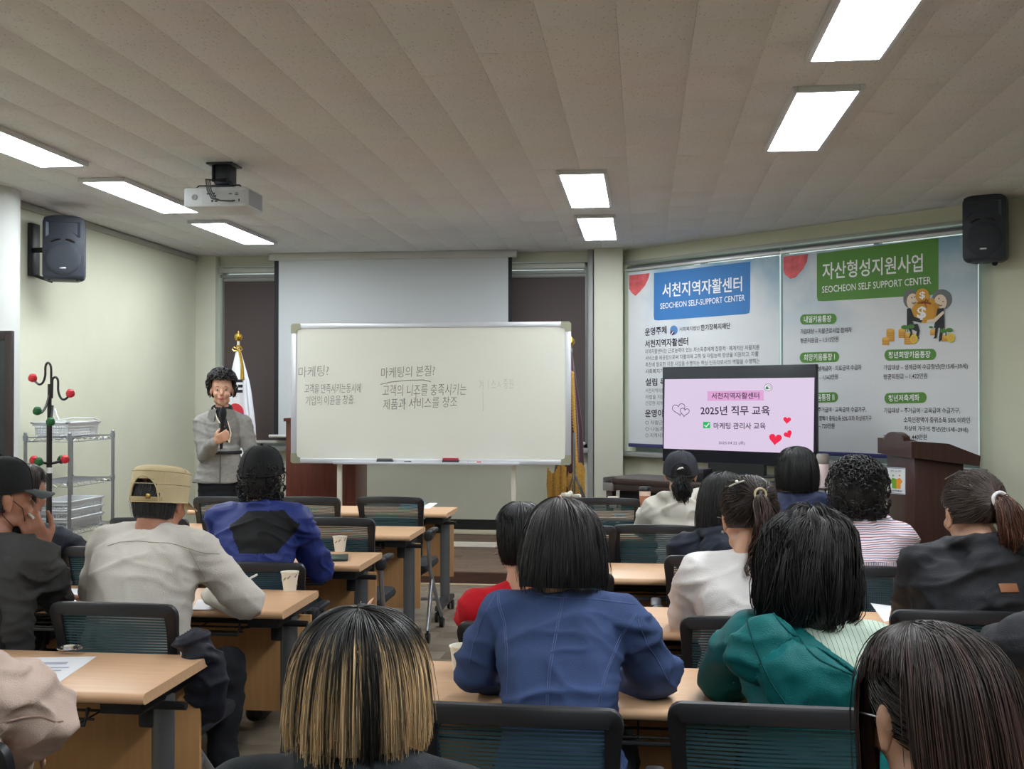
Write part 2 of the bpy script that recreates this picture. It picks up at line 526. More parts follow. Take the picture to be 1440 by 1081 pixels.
struct(MB().box(AP((u0 + u1) / 2, AZ0 - .02, -.03), (u1 - u0 + .12, .14, .045), RA, bev=.005).build('trim_7', M_trim))
struct(MB().box(AP((u0 + u1) / 2, AZ1 - .0, -.012), (u1 - u0 + .1, .03, .03), RA, bev=.005).build('trim_8', mat('header_rail', (176, 178, 168), .5)))

# column at left
struct(MB().lathe([(.27, 0), (.27, CEIL)], (-4.62, 7.2, 0), n=48).build('pillar_left', mat('white_column_paint', (206, 209, 206), .6)))
# coving line along left wall
struct(MB().box((XL + .012, (YB + YF) / 2, CEIL - .03), (.024, YF - YB, .05), bev=.004).build('trim_9', mat('coving', (176, 176, 166), .6)))
# baseboards
M_base = mat('baseboard_black', (24, 24, 26), .4)
struct(MB().box(((XL + WX0) / 2, YF - .01, STZ + .10), (WX0 - XL, .02, .10)).build('baseboard_front', M_base))
struct(MB().box(((XL + WX0) / 2, YF - .025, STZ + .025), (WX0 - XL, .05, .045), bev=.004).build('trim_10', mat('edge_strip_ivory', (222, 214, 190), .4)))
struct(MB().box((XL + .008, (YB + SY) / 2, .05), (.016, SY - YB, .10)).build('baseboard_left', M_base))
struct(MB().box(AP(L_ang / 2, .05, -.008), (L_ang, .016, .10), RA).build('baseboard_angled', M_base))
struct(MB().box((XR - .008, (YB + YANG) / 2, .05), (.016, YANG - YB, .10)).build('baseboard_right', M_base))

# ---------------------------------------------------------------- ceiling lights
M_lframe = mat('light_frame_white', (205, 208, 212), .5)
M_diff = mat('light_diffuser', (255, 255, 255), .5, emit=(.90, .96, 1.0), estr=PANEL_LIGHT)
def make_light():
    t = thing('ceiling_light', '', 'ceiling light', (0, 0, CEIL))
    fr = MB(); W, L, H = .33, 1.29, .028
    for s in (-1, 1):
        fr.box((s * (W / 2 - .0125), 0, -H / 2), (.025, L, H), bev=.003)
        fr.box((0, s * (L / 2 - .0125), -H / 2), (W - .05, .025, H), bev=.003)
    fr.box((0, 0, -.004), (W - .04, L - .04, .006))
    fr.build('frame', M_lframe, t)
    MB().box((0, 0, -.021), (W - .051, L - .051, .008)).build('diffuser', M_diff, t)
    return t
L0 = make_light()
lights = [(-3.57, 8.54, 'long flat ceiling light panel of the left row, right behind the projector'),
          (-3.58, 6.81, 'ceiling light panel of the left row, cut by the left edge of the photo'),
          (-3.57, 10.3, 'long flat ceiling light panel in the left row, nearest the front wall above the flag'),
          (-.395, 8.29, 'short-looking ceiling light panel above the whiteboard end, larger of the middle pair'),
          (-.385, 10.03, 'small far ceiling light panel of the middle pair, nearest the front wall'),
          (.86, 6.37, 'bright ceiling light panel in the right row, farther one, fully in view'),
          (.85, 4.65, 'bright ceiling light panel in the right row, cut by the top edge of the photo'),
          (.86, 2.92, 'ceiling light panel of the right row above the seats, unseen, added for illumination'), (.86, 1.19, 'ceiling light panel of the right row above the camera, unseen, added for illumination'),  # remaining panels are out of view, rows continued to light the room
          (-3.58, 5.08, 'ceiling light panel of the left row above the back desks, unseen, added for illumination'), (-3.58, 3.35, 'ceiling light panel of the left row by the back, unseen, added for illumination'),
          (-3.58, 1.6, 'ceiling light panel of the left row at the back of the room, unseen, added for illumination'), (.86, -.6, 'ceiling light panel of the right row near the back wall, unseen, added for illumination')]
for i, (x, zend, lab) in enumerate(lights):
    # zend = distance along the sight axis of the far end
    y = (zend + math.sin(PSI) * x) / math.cos(PSI) - .61
    if i == 0: L0.location = (x, y, CEIL); L0['label'] = lab
    else: dup(L0, (x, y, CEIL), 0, lab)
# ================================================================ FRONT OF THE ROOM
M_ink = mat('ink_dark', (38, 36, 52), .8)
M_inkg = mat('ink_grey', (98, 100, 108), .8)
M_wtext = mat('print_white', (238, 240, 240), .7)
# roller blinds in front of window_1
M_blind = mat('blind_brown_grey', (82, 72, 72), .8, bump=.1, bscale=300)
def blind(x0, x1, lab, mm=M_blind):
    t = thing('roller_blind', lab, 'roller blind', ((x0 + x1) / 2, YF - .035, 2.68), 0, 'brown roller blinds')
    h = 2.70 - 1.03
    MB().box((0, 0, -h / 2 + .02), (x1 - x0, .003, h)).build('fabric', mm, t)
    MB().cyl((-(x1 - x0) / 2, 0, .03), ((x1 - x0) / 2, 0, .03), .022).build('roller_tube', M_trim, t)
    MB().box((0, 0, -h + .02), (x1 - x0, .016, .03), bev=.004).build('bottom_rail', mat('rail_light', (196, 196, 190), .4), t)
bx0 = onf(315.5, 500, YF - .035).x; bx1 = onf(823, 500, YF - .035).x; bm_ = onf(590, 500).x
blind(bx0, bm_ - .01, 'dark brown roller blind in the window left of the projection screen, behind the flag')
blind(bm_ + .01, bx1, 'dark brown roller blind right of the projection screen, above the whiteboard corner')

# projection screen
YS = 10.86
sx0 = onf(385.5, 500, YS).x; sx1 = onf(720, 500, YS).x
t = thing('projection_screen', 'large pulled-down projection screen with black side borders behind the whiteboard', 'projection screen', ((sx0 + sx1) / 2, YS, CEIL))
wS = sx1 - sx0; zb = at(390, 609, 10.9).z - CEIL
MB().box((0, 0, (zb - .06) / 2 - .03), (wS, .002, -zb - .0)).build('border', mat('screen_black', (20, 24, 34), .6), t, label='black border of the screen')
MB().box((.005, -.002, (zb - .06) / 2 - .03), (wS - .085, .002, -zb - .02)).build('screen_cloth', mat('screen_white', (206, 210, 214), .75, bump=.03, bscale=400), t)
MB().box((0, 0, -.035), (wS + .1, .09, .07), bev=.01).build('housing', mat('screen_housing', (200, 200, 196), .5), t)
MB().cyl((-wS / 2 - .05, -.002, zb - .04), (wS / 2 + .02, -.002, zb - .04), .016).build('bottom_bar', M_white, t)

# lectern behind the whiteboard
M_wood = mat('mahogany_veneer', (92, 42, 30), .38, var=.22, vscale=3, stretch=(14, 14, 1), coat=.2)
M_wood2 = mat('dark_mahogany', (60, 30, 26), .38, var=.22, vscale=3, stretch=(14, 14, 1), coat=.2)
p = at(399, 700, 10.05); q = at(505, 700, 10.05)
t = thing('lectern', 'tall red-brown wooden lectern standing behind the left half of the whiteboard', 'lectern', ((p.x + q.x) / 2, p.y + .22, STZ))
wd_ = (q.x - p.x)
MB().box((0, 0, .60), (wd_ - .03, .42, 1.14), bev=.004).build('body', M_wood, t)
MB().box((0, 0, .02), (wd_, .45, .04), bev=.004).build('plinth', M_wood2, t)
MB().prism([(-.23, 1.165), (.23, 1.165), (.23, 1.195), (-.23, 1.195)], lambda x, y, z: Vector((-wd_ / 2 + z, -x, y)), wd_).build('top', M_wood, t)
MB().box((0, -.213, .62), (wd_ - .2, .01, .8), bev=.004).build('front_panel', M_wood, t)

# whiteboard
WY = 9.35; WCX = -1.80
WB = Plane((WCX, WY, 0), (1, 0, 0), (0, 0, 1))
t = thing('whiteboard', 'wide white writing board on a wheeled stand with faint handwriting', 'whiteboard', (WCX, WY + .02, STZ))
a0 = WB.px(409, 455); a1 = WB.px(803, 654)
X0, Z1_ = a0; X1, Z0_ = a1; OX = 0; zc = (Z0_ + Z1_) / 2 - STZ; hh = Z1_ - Z0_; ww = X1 - X0; xc = (X0 + X1) / 2
M_alu = mat('whiteboard_aluminium', (212, 214, 220), .35, metal=.35)
MB().box((xc, 0, zc), (ww - .04, .018, hh - .04)).build('writing_surface', mat('whiteboard_enamel', (228, 228, 217), .22, coat=.3), t)
fr = MB()
for s in (-1, 1):
    fr.box((xc + s * (ww / 2 - .025), -.002, zc), (.05, .03, hh - .12), bev=.006)
    fr.box((xc, -.002, zc + s * (hh / 2 - .022)), (ww - .12, .03, .044), bev=.006)
fr.build('frame', M_alu, t)
M_corner = mat('corner_cap_khaki', (150, 150, 128), .5)
for sx in (-1, 1):
    for sz in (-1, 1):
        c = MB(); pts = []
        L = .085
        o = [(0, 0), (-L, 0), (-L, -.05), (-.062, -.054), (-.054, -.062), (-.05, -L), (0, -L)]
        o = [(-.015, 0)] + o[1:] + [(0, -.015)]
        c.prism(o, lambda x, y, z, sx=sx, sz=sz: Vector((xc + sx * (ww / 2 + x), -.02 + z, zc + sz * (hh / 2 + y))), .034)
        for (ax, az) in ((-.02, -.06), (-.06, -.02)): c.cyl((xc + sx * (ww / 2 + ax), -.022, zc + sz * (hh / 2 + az)), (xc + sx * (ww / 2 + ax), -.018, zc + sz * (hh / 2 + az)), .004, 8)
        c.build('corner_cap', M_corner, t)
MB().box((xc - .02, -.045, zc - hh / 2 + .004), (1.62 * 1, .07, .012), bev=.003).box((xc - .02, -.078, zc - hh / 2 + .01), (1.62, .006, .022), bev=.002).build('pen_tray', M_alu, t)
M_leg = mat('cream_steel', (216, 212, 198), .4)
for px_ in (475.5, 721.5):
    lx = WB.px(px_, 670)[0]
    MB().box((lx, .03, (zc + hh / 2) / 2 + .0), (.042, .03, zc + hh / 2 - .1), bev=.005).build('leg', M_leg, t)
    ft = MB().box((lx, .0, .075), (.05, .55, .035), bev=.006)
    ft.build('foot', M_leg, t)
    for s in (-1, 1):
        MB().cyl((lx - .015, s * .25, .03), (lx + .015, s * .25, .03), .03).build('caster', M_black, t)
MB().box(((WB.px(475, 670)[0] + WB.px(721, 670)[0]) / 2, .03, .12), (1.5, .02, .04)).build('crossbar', M_leg, t)
bpy.context.view_layer.update()
P_ = Print(Plane((WCX, WY + .011, 0), (1, 0, 0), (0, 0, 1)), t)
M_pen = mat('marker_ink_faded', (138, 138, 132), .7)
M_pen2 = mat('marker_ink_erased', (190, 191, 180), .7)
def hand(key, s, x0, yb, x1, h, yb1=None): P_.text(key, s, x0, yb, x1, h, yb1, bold=-.008, shear=.12, d=.003)
hand('w', '마케팅?', 420, 531, 463, 15, 528)
hand('w', '고객을 만족시키는동시에', 428, 553, 508, 13, 552)
hand('w', '기업의 이윤을 창출.', 430, 570, 499, 13, 568)
hand('w', '마케팅의 본질?', 536, 532, 612, 15, 528)
hand('w', '고객의 니즈를 충족시키는', 538, 557, 656, 16, 555)
hand('w', '제품과 서비스를 창조', 539, 576, 643, 15, 572)
P_.stroke('w', [(535, 540.5), (550, 537), (575, 534.5), (595, 534), (606, 536.5)], .006, d=.003)
P_.stroke('w', [(568, 560), (568.5, 576)], .004, d=.003); P_.stroke('w', [(585, 550), (585, 566)], .004, d=.003)
P_.text('e', '겨 ㅣ스ㅅ 중원', 674, 548, 722, 14, 546, bold=-.01, d=.003)
P_.stroke('e', [(679, 550), (679.5, 578)], .004, d=.003)
P_.build({'w': 'handwriting', 'e': 'erased_writing'}, {'w': M_pen, 'e': M_pen2})
# things on the tray
trz = STZ + zc - hh / 2 + .010; try_ = WY + .02 - .045
def tray_box(name, px0, px1, hz, m, lab, cat, capm=None):
    x0 = WCX + WB.px(px0, 650)[0]; x1 = WCX + WB.px(px1, 650)[0]
    t = thing(name, lab, cat, ((x0 + x1) / 2, try_, trz))
    w_ = x1 - x0
    MB().box((0, 0, hz * .3), (w_, .05, hz * .6), bev=.004).build('felt_pad', mat('felt_dark', (60, 60, 64), .9), t)
    MB().box((0, 0, hz * .75), (w_ * .96, .045, hz * .5), bev=.006).build('grip', m, t)
tray_box('board_eraser', 531, 553, .038, mat('eraser_grey', (88, 90, 88), .6), 'dark grey board eraser on the left of the whiteboard tray', 'eraser')
tray_box('board_eraser', 623, 646, .046, mat('eraser_red', (176, 48, 72), .6), 'red board eraser on the whiteboard tray', 'eraser')
for i, (px_, c, lab) in enumerate([(654, (52, 110, 160), 'blue-capped marker pen beside the red eraser on the tray'), (660, (40, 44, 50), 'black marker pen lying between blue and red ones on the tray'), (668, (200, 50, 60), 'red-capped marker pen at the right end of the tray'), (574, (50, 50, 52), 'black pen cap lying alone between the two board erasers')]):
    x = WCX + WB.px(px_, 650)[0]
    L = .03 if i == 3 else .055
    t = thing('marker_pen', lab, 'marker', (x, try_, trz + .009), .15 * i)
    MB().cyl((-L, .0, 0), (L * .3, .0, 0), .008, 10).build('barrel', M_white if i < 3 else M_black, t)
    MB().cyl((L * .3, .0, 0), (L, .0, 0), .009, 10).build('pen_cap', mat('cap_%d' % c[0], c, .5), t)

# flags ----------------------------------------------------------------
M_gold = mat('gold_metal', (212, 170, 70), .25, metal=.9)
M_goldf = mat('gold_fringe', (190, 146, 66), .8, var=.25, vscale=60)
def fold_cloth(name, m, parent, prof, amp=.03, nf=5, ph=0, mi=None, N=72, K=30):
    """prof: list (z, rx, ry, ox) from top to bottom -> pleated hanging cloth"""
    zs = [p_[0] for p_ in prof]
    V = []; 
    for k in range(K):
        s = k / (K - 1); z = zs[0] + (zs[-1] - zs[0]) * s
        rx = np.interp(-z, [-q for q in zs], [p_[1] for p_ in prof]); ry = np.interp(-z, [-q for q in zs], [p_[2] for p_ in prof]); ox = np.interp(-z, [-q for q in zs], [p_[3] for p_ in prof])
        for i in range(N):
            a = 2 * PI * i / N
            rr = 1 + amp / max(rx, .03) * math.sin(nf * a + ph + s * 1.2) * min(1, s * 3) + .05 * math.sin(2.3 * a + 4 * s)
            V.append((ox + rx * rr * math.cos(a), ry * rr * math.sin(a), z))
    Q = [(k * N + i, k * N + (i + 1) % N, (k + 1) * N + (i + 1) % N, (k + 1) * N + i) for k in range(K - 1) for i in range(N)]
    return mesh_np(name, V, Q, m, parent)
fz = 10.35
pf = at(335, 600, fz)
t = thing('national_flag', 'white national flag draped on a gold-topped pole behind the presenter', 'flag', (pf.x, pf.y, STZ))
topz = at(335, 467, fz).z - STZ
MB().cyl((0, 0, .03), (0, 0, topz - .06), .013).build('pole', mat('pole_white', (222, 220, 214), .4), t)
MB().lathe([(0, topz + .02), (.006, topz + .005), (.006, topz - .005), (.03, topz - .02), (.038, topz - .045), (.03, topz - .07), (.012, topz - .085), (.012, topz - .12), (.02, topz - .125), (.02, topz - .14), (.0, topz - .145)], n=20).build('finial', M_gold, t)
rb = MB()
for s in (-1, 1): rb.tube([(0, -.02, topz - .16), (s * .035, -.03, topz - .14), (s * .05, -.03, topz - .16), (s * .03, -.03, topz - .18), (0, -.02, topz - .17)], .006, 6)
rb.tube([(.02, -.03, topz - .17), (.05, -.04, topz - .3), (.055, -.04, topz - .45)], [.012, .014, .02], 8)
rb.build('gold_cord', M_gold, t)
M_flagw = mat('flag_white', (228, 230, 236), .75, bump=.05, bscale=200)
tz = topz - .17
fold_cloth('flag_cloth', M_flagw, t, [(tz, .02, .02, 0), (tz - .3, .085, .05, .01), (tz - .7, .125, .07, .025), (tz - 1.15, .15, .09, .03), (tz - 1.2, .14, .08, .03)], amp=.014, nf=6)
bpy.context.view_layer.update()
FP = Plane((pf.x, pf.y - .115, 0), (1, 0, 0), (0, 0, 1))
pp = Print(FP, t)
for row, segs in enumerate([((326, 341.5),), ((326, 333), (335, 341.5)), ((326, 341.5),)]):
    for (x0, x1) in segs:
        y = 533.5 + row * 7.3
        pp.poly('k', [(x0, y), (x1, y - .2), (x1, y + 4), (x0, y + 4)], d=.004)
pp.poly('r', arc(331, 581, 12, 14, 180, 360, 16), d=.002); pp.poly('b', arc(331, 581, 12, 14, 0, 180, 16), d=.002)
pp.build({'k': 'trigram_bar', 'r': 'red_disc_half', 'b': 'blue_disc_half'}, {'k': mat('flag_black', (30, 30, 40), .8), 'r': mat('flag_red', (200, 50, 62), .8), 'b': mat('flag_blue', (38, 70, 140), .8)})
MB().lathe([(.16, 0), (.16, .015), (.03, .04), (.02, .12), (0, .125)], n=24).build('base', M_gold, t)
# second, maroon flag
pg = at(803, 600, 10.0)
t = thing('maroon_banner_flag', 'maroon ceremonial flag with gold fringe on a pole at the right end of the whiteboard', 'flag', (pg.x, pg.y, STZ))
MB().cyl((0, 0, .03), (0, 0, 1.83), .013).build('pole', M_metal, t)
MB().lathe([(0, 1.94), (.03, 1.91), (.036, 1.88), (.01, 1.85), (.012, 1.81), (0, 1.80)], n=18).build('finial', M_gold, t)
M_mar = mat('maroon_velvet', (64, 20, 34), .8, sheen=.3)
fold_cloth('flag_cloth', M_mar, t, [(1.80, .02, .02, -.01), (1.55, .05, .05, -.01), (1.1, .09, .07, .0), (.75, .13, .08, -.02), (.50, .16, .09, -.04)], amp=.012, nf=5)
fg = MB()
for k in range(34):
    z = 1.62 - k * .026; x = -.0 + .04 * (k / 34) ; fg.tube([(x - .0, -.06, z), (x + .022, -.075, z - .02), (x + .02, -.075, z - .055)], [.012, .014, .008], 6)
for k in range(26):
    x = -.20 + .013 * k; yy = -.085 - .02 * math.sin(k * 1.3); fg.tube([(x, yy, .75 - .05 * math.sin(k * .5)), (x - .004, yy - .01, .6), (x + .004, yy, .42 + .05 * random.random())], [.010, .013, .008], 6)
fg.build('gold_fringe', M_goldf, t)
MB().lathe([(.17, 0), (.17, .015), (.03, .04), (.02, .12), (0, .125)], n=24).build('base', M_metal, t)
# folded tripod beside it
pt_ = at(812, 700, 9.75)
t = thing('tripod_stand', 'folded chrome tripod stand leaning legs beside the maroon flag', 'stand', (pt_.x, pt_.y, STZ))
tz = at(806, 664, 9.75).z - STZ
MB().cyl((-.03, 0, .12), (-.03, 0, tz + .35), .012).build('pole', M_chrome, t)
for (dx, dy) in ((.26, -.05), (.30, .1), (-.22, .16)):
    MB().tube([(-.03, 0, tz), (-.03 + dx * .5, dy * .5, tz * .5), (-.03 + dx, dy, .012)], .009, 8).build('leg', M_chrome, t)

# ---------------------------------------------------------------- TV console, TV
def cam_pt(Xc, Zc, z): return Vector((0, 0, z)) + CR * Xc + CF * Zc
tl = cam_pt(1.263, 9.28, 0); tr = cam_pt(2.311, 8.39, 0)
tdir = (tr - tl).normalized(); tlen = (tr - tl).length
TVP = Plane((tl.x, tl.y, 0), tdir, (0, 0, 1)); tang = math.atan2(tdir.y, tdir.x)
mid = (tl + tr) / 2
t = thing('television', 'large flat television showing a pale pink slide with hearts', 'television', (mid.x, mid.y, .955), tang)
W = tlen; H = .79
M_bez = mat('tv_black_gloss', (20, 25, 36), .38)
MB().box((0, .03, H / 2), (W, .05, H), bev=.006).build('housing', M_bez, t)
bpy.context.view_layer.update()
M_scr = mat('tv_screen_lit', (20, 20, 24), .2, emit=(226, 208, 236), estr=.92)
pr = Print(TVP, t)
s0 = TVP.px(935, 532.5); s1 = TVP.px(1145.5, 531.5); s2 = TVP.px(1144, 638.5); s3 = TVP.px(933.5, 630)
zt = (s0[1] + s1[1]) / 2; zbm = (s2[1] + s3[1]) / 2
pr.poly('scr', [(s3[0], zbm), (s2[0], zbm), (s1[0], zt), (s0[0], zt)], d=.002, px=False)
def em(n, c, s=.9): return mat(n, (10, 10, 10), .3, emit=c, estr=s)
pr.poly('tagp', [(995, 550), (1074, 548.5), (1074.5, 563), (995, 563.5)], d=.003)
pr.text('txt', '서천지역자활센터', 1001, 561, 1068, 9, 560.5, bold=.012, d=.004)
pr.text('txt', '2025년 직무 교육', 985.5, 583.5, 1083, 13, 584, bold=.015, d=.004)
pr.text('txt', '마케팅 관리사 교육', 1004, 603, 1077, 9, 603.5, bold=.012, d=.004)
pr.text('txt', '2025.04.22 (화)', 1011, 625.5, 1048, 5.5, 626, bold=.0, d=.004)
pr.poly('grn', [(989, 593), (999, 593), (999, 602), (989, 602)], d=.003)
pr.stroke('wht', [(991, 597.5), (993.3, 600), (997.5, 595)], .011, d=.004)
def heart(cx, cy, s, rot=0, n=28):
    o = []
    for i in range(n):
        a = 2 * PI * i / n
        x = 16 * math.sin(a) ** 3; y = 13 * math.cos(a) - 5 * math.cos(2 * a) - 2 * math.cos(3 * a) - math.cos(4 * a)
        x, y = x * s / 32, -y * s / 32
        o.append((cx + x * math.cos(rot) - y * math.sin(rot), cy + x * math.sin(rot) + y * math.cos(rot)))
    return o
pr.poly('red', heart(1090.5, 617, 18, .12), d=.003); pr.poly('red', heart(1107, 590.5, 11, .1), d=.003); pr.poly('red', heart(1108.5, 610.5, 12, -.5), d=.003)
pr.stroke('txt', heart(955, 575, 18, -.2), .005, closed=True, d=.003)
pr.poly('scr2', heart(963, 579, 13.5, .15), d=.0035); pr.stroke('txt', heart(963, 579, 13, .15), .005, closed=True, d=.004)
pr.poly('wht', arc(1080.7, 544.7, 5.6, 5, 0, 360, 20), d=.003); pr.stroke('txt', arc(1080.7, 544.7, 5.6, 5, 0, 350, 20), .003, closed=True, d=.004)
pr.poly('grn2', arc(1079, 545.5, 2.2, 2, 0, 360, 8), d=.0045); pr.stroke('txt', arc(1081.5, 544.5, 3.2, 2.2, 0, 330, 10), .003, closed=True, d=.0047)
pr.build({'scr': 'screen', 'tagp': 'slide_highlight', 'txt': 'slide_lettering', 'grn': 'slide_check_box', 'wht': 'slide_check_mark', 'red': 'slide_red_heart', 'scr2': 'slide_outline_heart', 'grn2': 'slide_emblem_dot'},
         {'scr': M_scr, 'scr2': M_scr, 'tagp': em('slide_pink', (236, 172, 226), .85), 'txt': mat('slide_ink', (30, 14, 52), .5), 'grn': em('slide_green', (20, 190, 96)), 'wht': em('slide_white', (240, 235, 245), .9), 'red': em('slide_red', (238, 22, 72), 1.0), 'grn2': em('slide_green2', (60, 150, 110), .8)})
MB().box((0, .03, -.04), (.5, .05, .1)).box((0, .03, -.085), (.7, .26, .012), bev=.004).build('stand', M_black, t)
# console
CZ = .86
cA = cam_pt(.945, 9.30, 0); cdir = tdir
M_cons = mat('console_dark_walnut', (52, 38, 36), .35, var=.2, vscale=4, stretch=(2, 10, 10))
CL = 1.95
t = thing('console_desk', 'dark brown console desk with silver corners under the television', 'desk', (cA.x, cA.y, 0), tang)
MB().box((CL / 2, -.05, CZ - .05), (CL, .52, .05), bev=.008).build('top', M_cons, t)
MB().box((CL / 2, -.28, CZ - .10), (CL - .1, .03, .05), bev=.004).build('front_rail', M_cons, t)
MB().box((CL / 2, -.15, .41), (CL - .13, .02, .62)).build('back_panel', mat('console_navy_panel', (20, 24, 34), .5), t)
for x in (.05, CL - .05):
    MB().box((x, -.26, CZ - .08), (.105, .10, .11), bev=.008).build('corner_bracket', M_metal, t)
    for y in (-.26, .16): MB().box((x, y, (CZ - .1) / 2), (.06, .06, CZ - .1), bev=.004).build('leg', M_cons, t)
t2 = thing('power_adapter', 'small cream power adapter hanging at the left end of the console desk', 'adapter', tuple(cA + tdir * .14 + Vector((0, 0, CZ - .25)) + Vector((tdir.y, -tdir.x, 0)) * .30), tang)
MB().box((0, 0, .0), (.06, .035, .10), bev=.008).build('case', mat('cream_plastic', (206, 192, 160), .5), t2)
MB().box((.01, -.018, .0), (.022, .004, .03)).build('switch', M_black, t2)
# set-top box and tumbler
p = cA + tdir * .82 + Vector((0, 0, CZ - .025))
t = thing('media_box', 'small black media box on the console left of the television', 'electronics', tuple(p + Vector((tdir.y, -tdir.x, 0)) * .16), tang)
MB().box((0, 0, .05), (.16, .14, .1), bev=.006).build('case', M_black, t)
MB().box((0, -.072, .06), (.13, .004, .02)).build('front_panel', M_bez, t)
pt_ = at(1157, 668, 8.05)
t = thing('tumbler', 'pale pink tumbler with grey lid at the right of the television', 'tumbler', (pt_.x, pt_.y, CZ - .025))
MB().lathe([(.0, 0), (.040, 0), (.043, .01), (.043, .17), (.040, .175)], n=28).build('bottle', mat('pale_pink', (226, 206, 206), .4), t)
MB().lathe([(.043, .172), (.045, .18), (.045, .235), (.038, .245), (0, .247)], n=28).build('lid', mat('warm_grey', (142, 134, 130), .5), t)
MB().tube([(.045, 0, .20), (.075, 0, .19), (.085, 0, .15), (.06, -.01, .11), (.06, -.01, .06)], .008, 8).build('strap', mat('strap_grey', (140, 138, 140), .6), t)

# ---------------------------------------------------------------- right lectern
mM = cam_pt(2.77, 7.6, 0)
t = thing('lectern', 'dark red-brown wooden lectern with arched top and a white sticker, at the right', 'lectern', (mM.x, mM.y, 0), PSI)
# local: x to the right of sight, y away; front face at x=0 from y=0 .. .6
LD, LW = .36, .6
MB().box((LD / 2, LW / 2, .54), (LD - .02, LW - .04, 1.08), bev=.004).build('body', M_wood2, t)
MB().box((LD / 2, LW / 2, .04), (LD + .02, LW, .08), bev=.006).build('plinth', M_wood2, t)
ar = [(-.05, 1.075), (LW + .05, 1.075), (LW + .05, 1.19), (LW - .05, 1.19)] + [(LW / 2 + (LW / 2 - .1) * math.cos(a * PI / 14), 1.185 + .06 * math.sin(a * PI / 14)) for a in range(0, 15)] + [(.05, 1.19), (-.05, 1.19)]
MB().prism(ar, lambda x, y, z: Vector((-.035 + z, x, y)), .05).build('crest', M_wood2, t)
sd = [(.0, 1.075), (.42, 1.02), (.43, 1.09), (.21, 1.175), (.0, 1.19)]
for y in (-.045, LW + .015):
    MB().prism(sd, lambda x, z, d, y=y: Vector((x + .012, y + d, z)), .03).build('side_cheek', M_wood2, t)
MB().prism([(.0, 1.10), (.40, 1.03), (.40, 1.05), (.0, 1.13)], lambda x, z, d: Vector((x + .015, -.01 + d, z)), LW + .02).build('reading_board', M_wood, t)
bpy.context.view_layer.update()
LP = Plane(t.matrix_world @ Vector((.01, 0, 0)), t.matrix_world.to_3x3() @ Vector((0, -1, 0)), (0, 0, 1))
lp = Print(LP, t)
lp.poly('w', [(1248, 656.5), (1273.5, 658), (1273.5, 695.5), (1248, 693)], d=.002)
lp.stroke('b', [(1248.8, 657.5), (1272.7, 659), (1272.7, 694.5), (1248.8, 692)], .004, closed=True, d=.0025)
lp.text('k', '함께 나눔 행복', 1253, 663, 1268, 2.5, 664, d=.003)
lp.text('k', '서천지역자활센터', 1254, 691, 1269, 2.6, 692, bold=.02, d=.003)
lp.poly('g', [(1252, 676), (1256, 671.5), (1261, 673.5), (1261, 687), (1255, 686), (1255, 680)], d=.003)
lp.poly('o', [(1270, 677), (1266, 672), (1261, 673.5), (1261, 687), (1267, 687), (1267, 681)], d=.003)
lp.poly('g', arc(1256.5, 668.5, 1.2, 1.5, 0, 360, 8), d=.003); lp.poly('o', arc(1265.5, 668.5, 1.2, 1.5, 0, 360, 8), d=.003)
lp.build({'w': 'sticker', 'b': 'sticker_border', 'k': 'sticker_lettering', 'g': 'emblem_green_half', 'o': 'emblem_orange_half'},
         {'w': mat('sticker_white', (228, 230, 232), .5), 'b': mat('sticker_blue', (40, 80, 150), .5), 'k': M_ink, 'g': mat('emblem_green', (110, 170, 40), .6), 'o': mat('emblem_orange', (236, 150, 30), .6)})

# ---------------------------------------------------------------- printed roller banners
def cloud_mat(name, seed):
    m = bpy.data.materials.new(name); m.use_nodes = True; nt = m.node_tree; b = nt.nodes['Principled BSDF']
    b.inputs['Roughness'].default_value = .8
    g = nt.nodes.new('ShaderNodeTexCoord'); mp = nt.nodes.new('ShaderNodeMapping'); mp.inputs['Location'].default_value = (seed, seed * 2, 0); mp.inputs['Scale'].default_value = (1, 1, 1.0)
    nt.links.new(g.outputs['Object'], mp.inputs[0])
    n = nt.nodes.new('ShaderNodeTexNoise'); n.inputs['Scale'].default_value = 1.6; n.inputs['Detail'].default_value = 5; nt.links.new(mp.outputs[0], n.inputs['Vector'])
    sp = nt.nodes.new('ShaderNodeSeparateXYZ'); nt.links.new(g.outputs['Object'], sp.inputs[0])
    mr = nt.nodes.new('ShaderNodeMapRange'); mr.inputs['From Min'].default_value = -.75; mr.inputs['From Max'].default_value = 0.0; nt.links.new(sp.outputs['Z'], mr.inputs['Value'])
    mu = nt.nodes.new('ShaderNodeMath'); mu.operation = 'MULTIPLY'; nt.links.new(mr.outputs[0], mu.inputs[0])
    r = nt.nodes.new('ShaderNodeValToRGB'); r.color_ramp.elements[0].position = .42; r.color_ramp.elements[1].position = .62
    r.color_ramp.elements[0].color = (0, 0, 0, 1); r.color_ramp.elements[1].color = (1, 1, 1, 1)
    nt.links.new(n.outputs['Fac'], r.inputs[0]); nt.links.new(r.outputs[0], mu.inputs[1])
    mx = nt.nodes.new('ShaderNodeMixRGB'); mx.inputs[1].default_value = (*lin((216, 219, 222)), 1); mx.inputs[2].default_value = (*lin((132, 172, 196)), 1)
    nt.links.new(mu.outputs[0], mx.inputs[0]); nt.links.new(mx.outputs[0], b.inputs['Base Color'])
    return m
BD = .10
BP = Plane(AP(0, 0, -BD), wdir, (0, 0, 1))
M_navyrail = mat('banner_rail_navy', (58, 60, 110), .4)
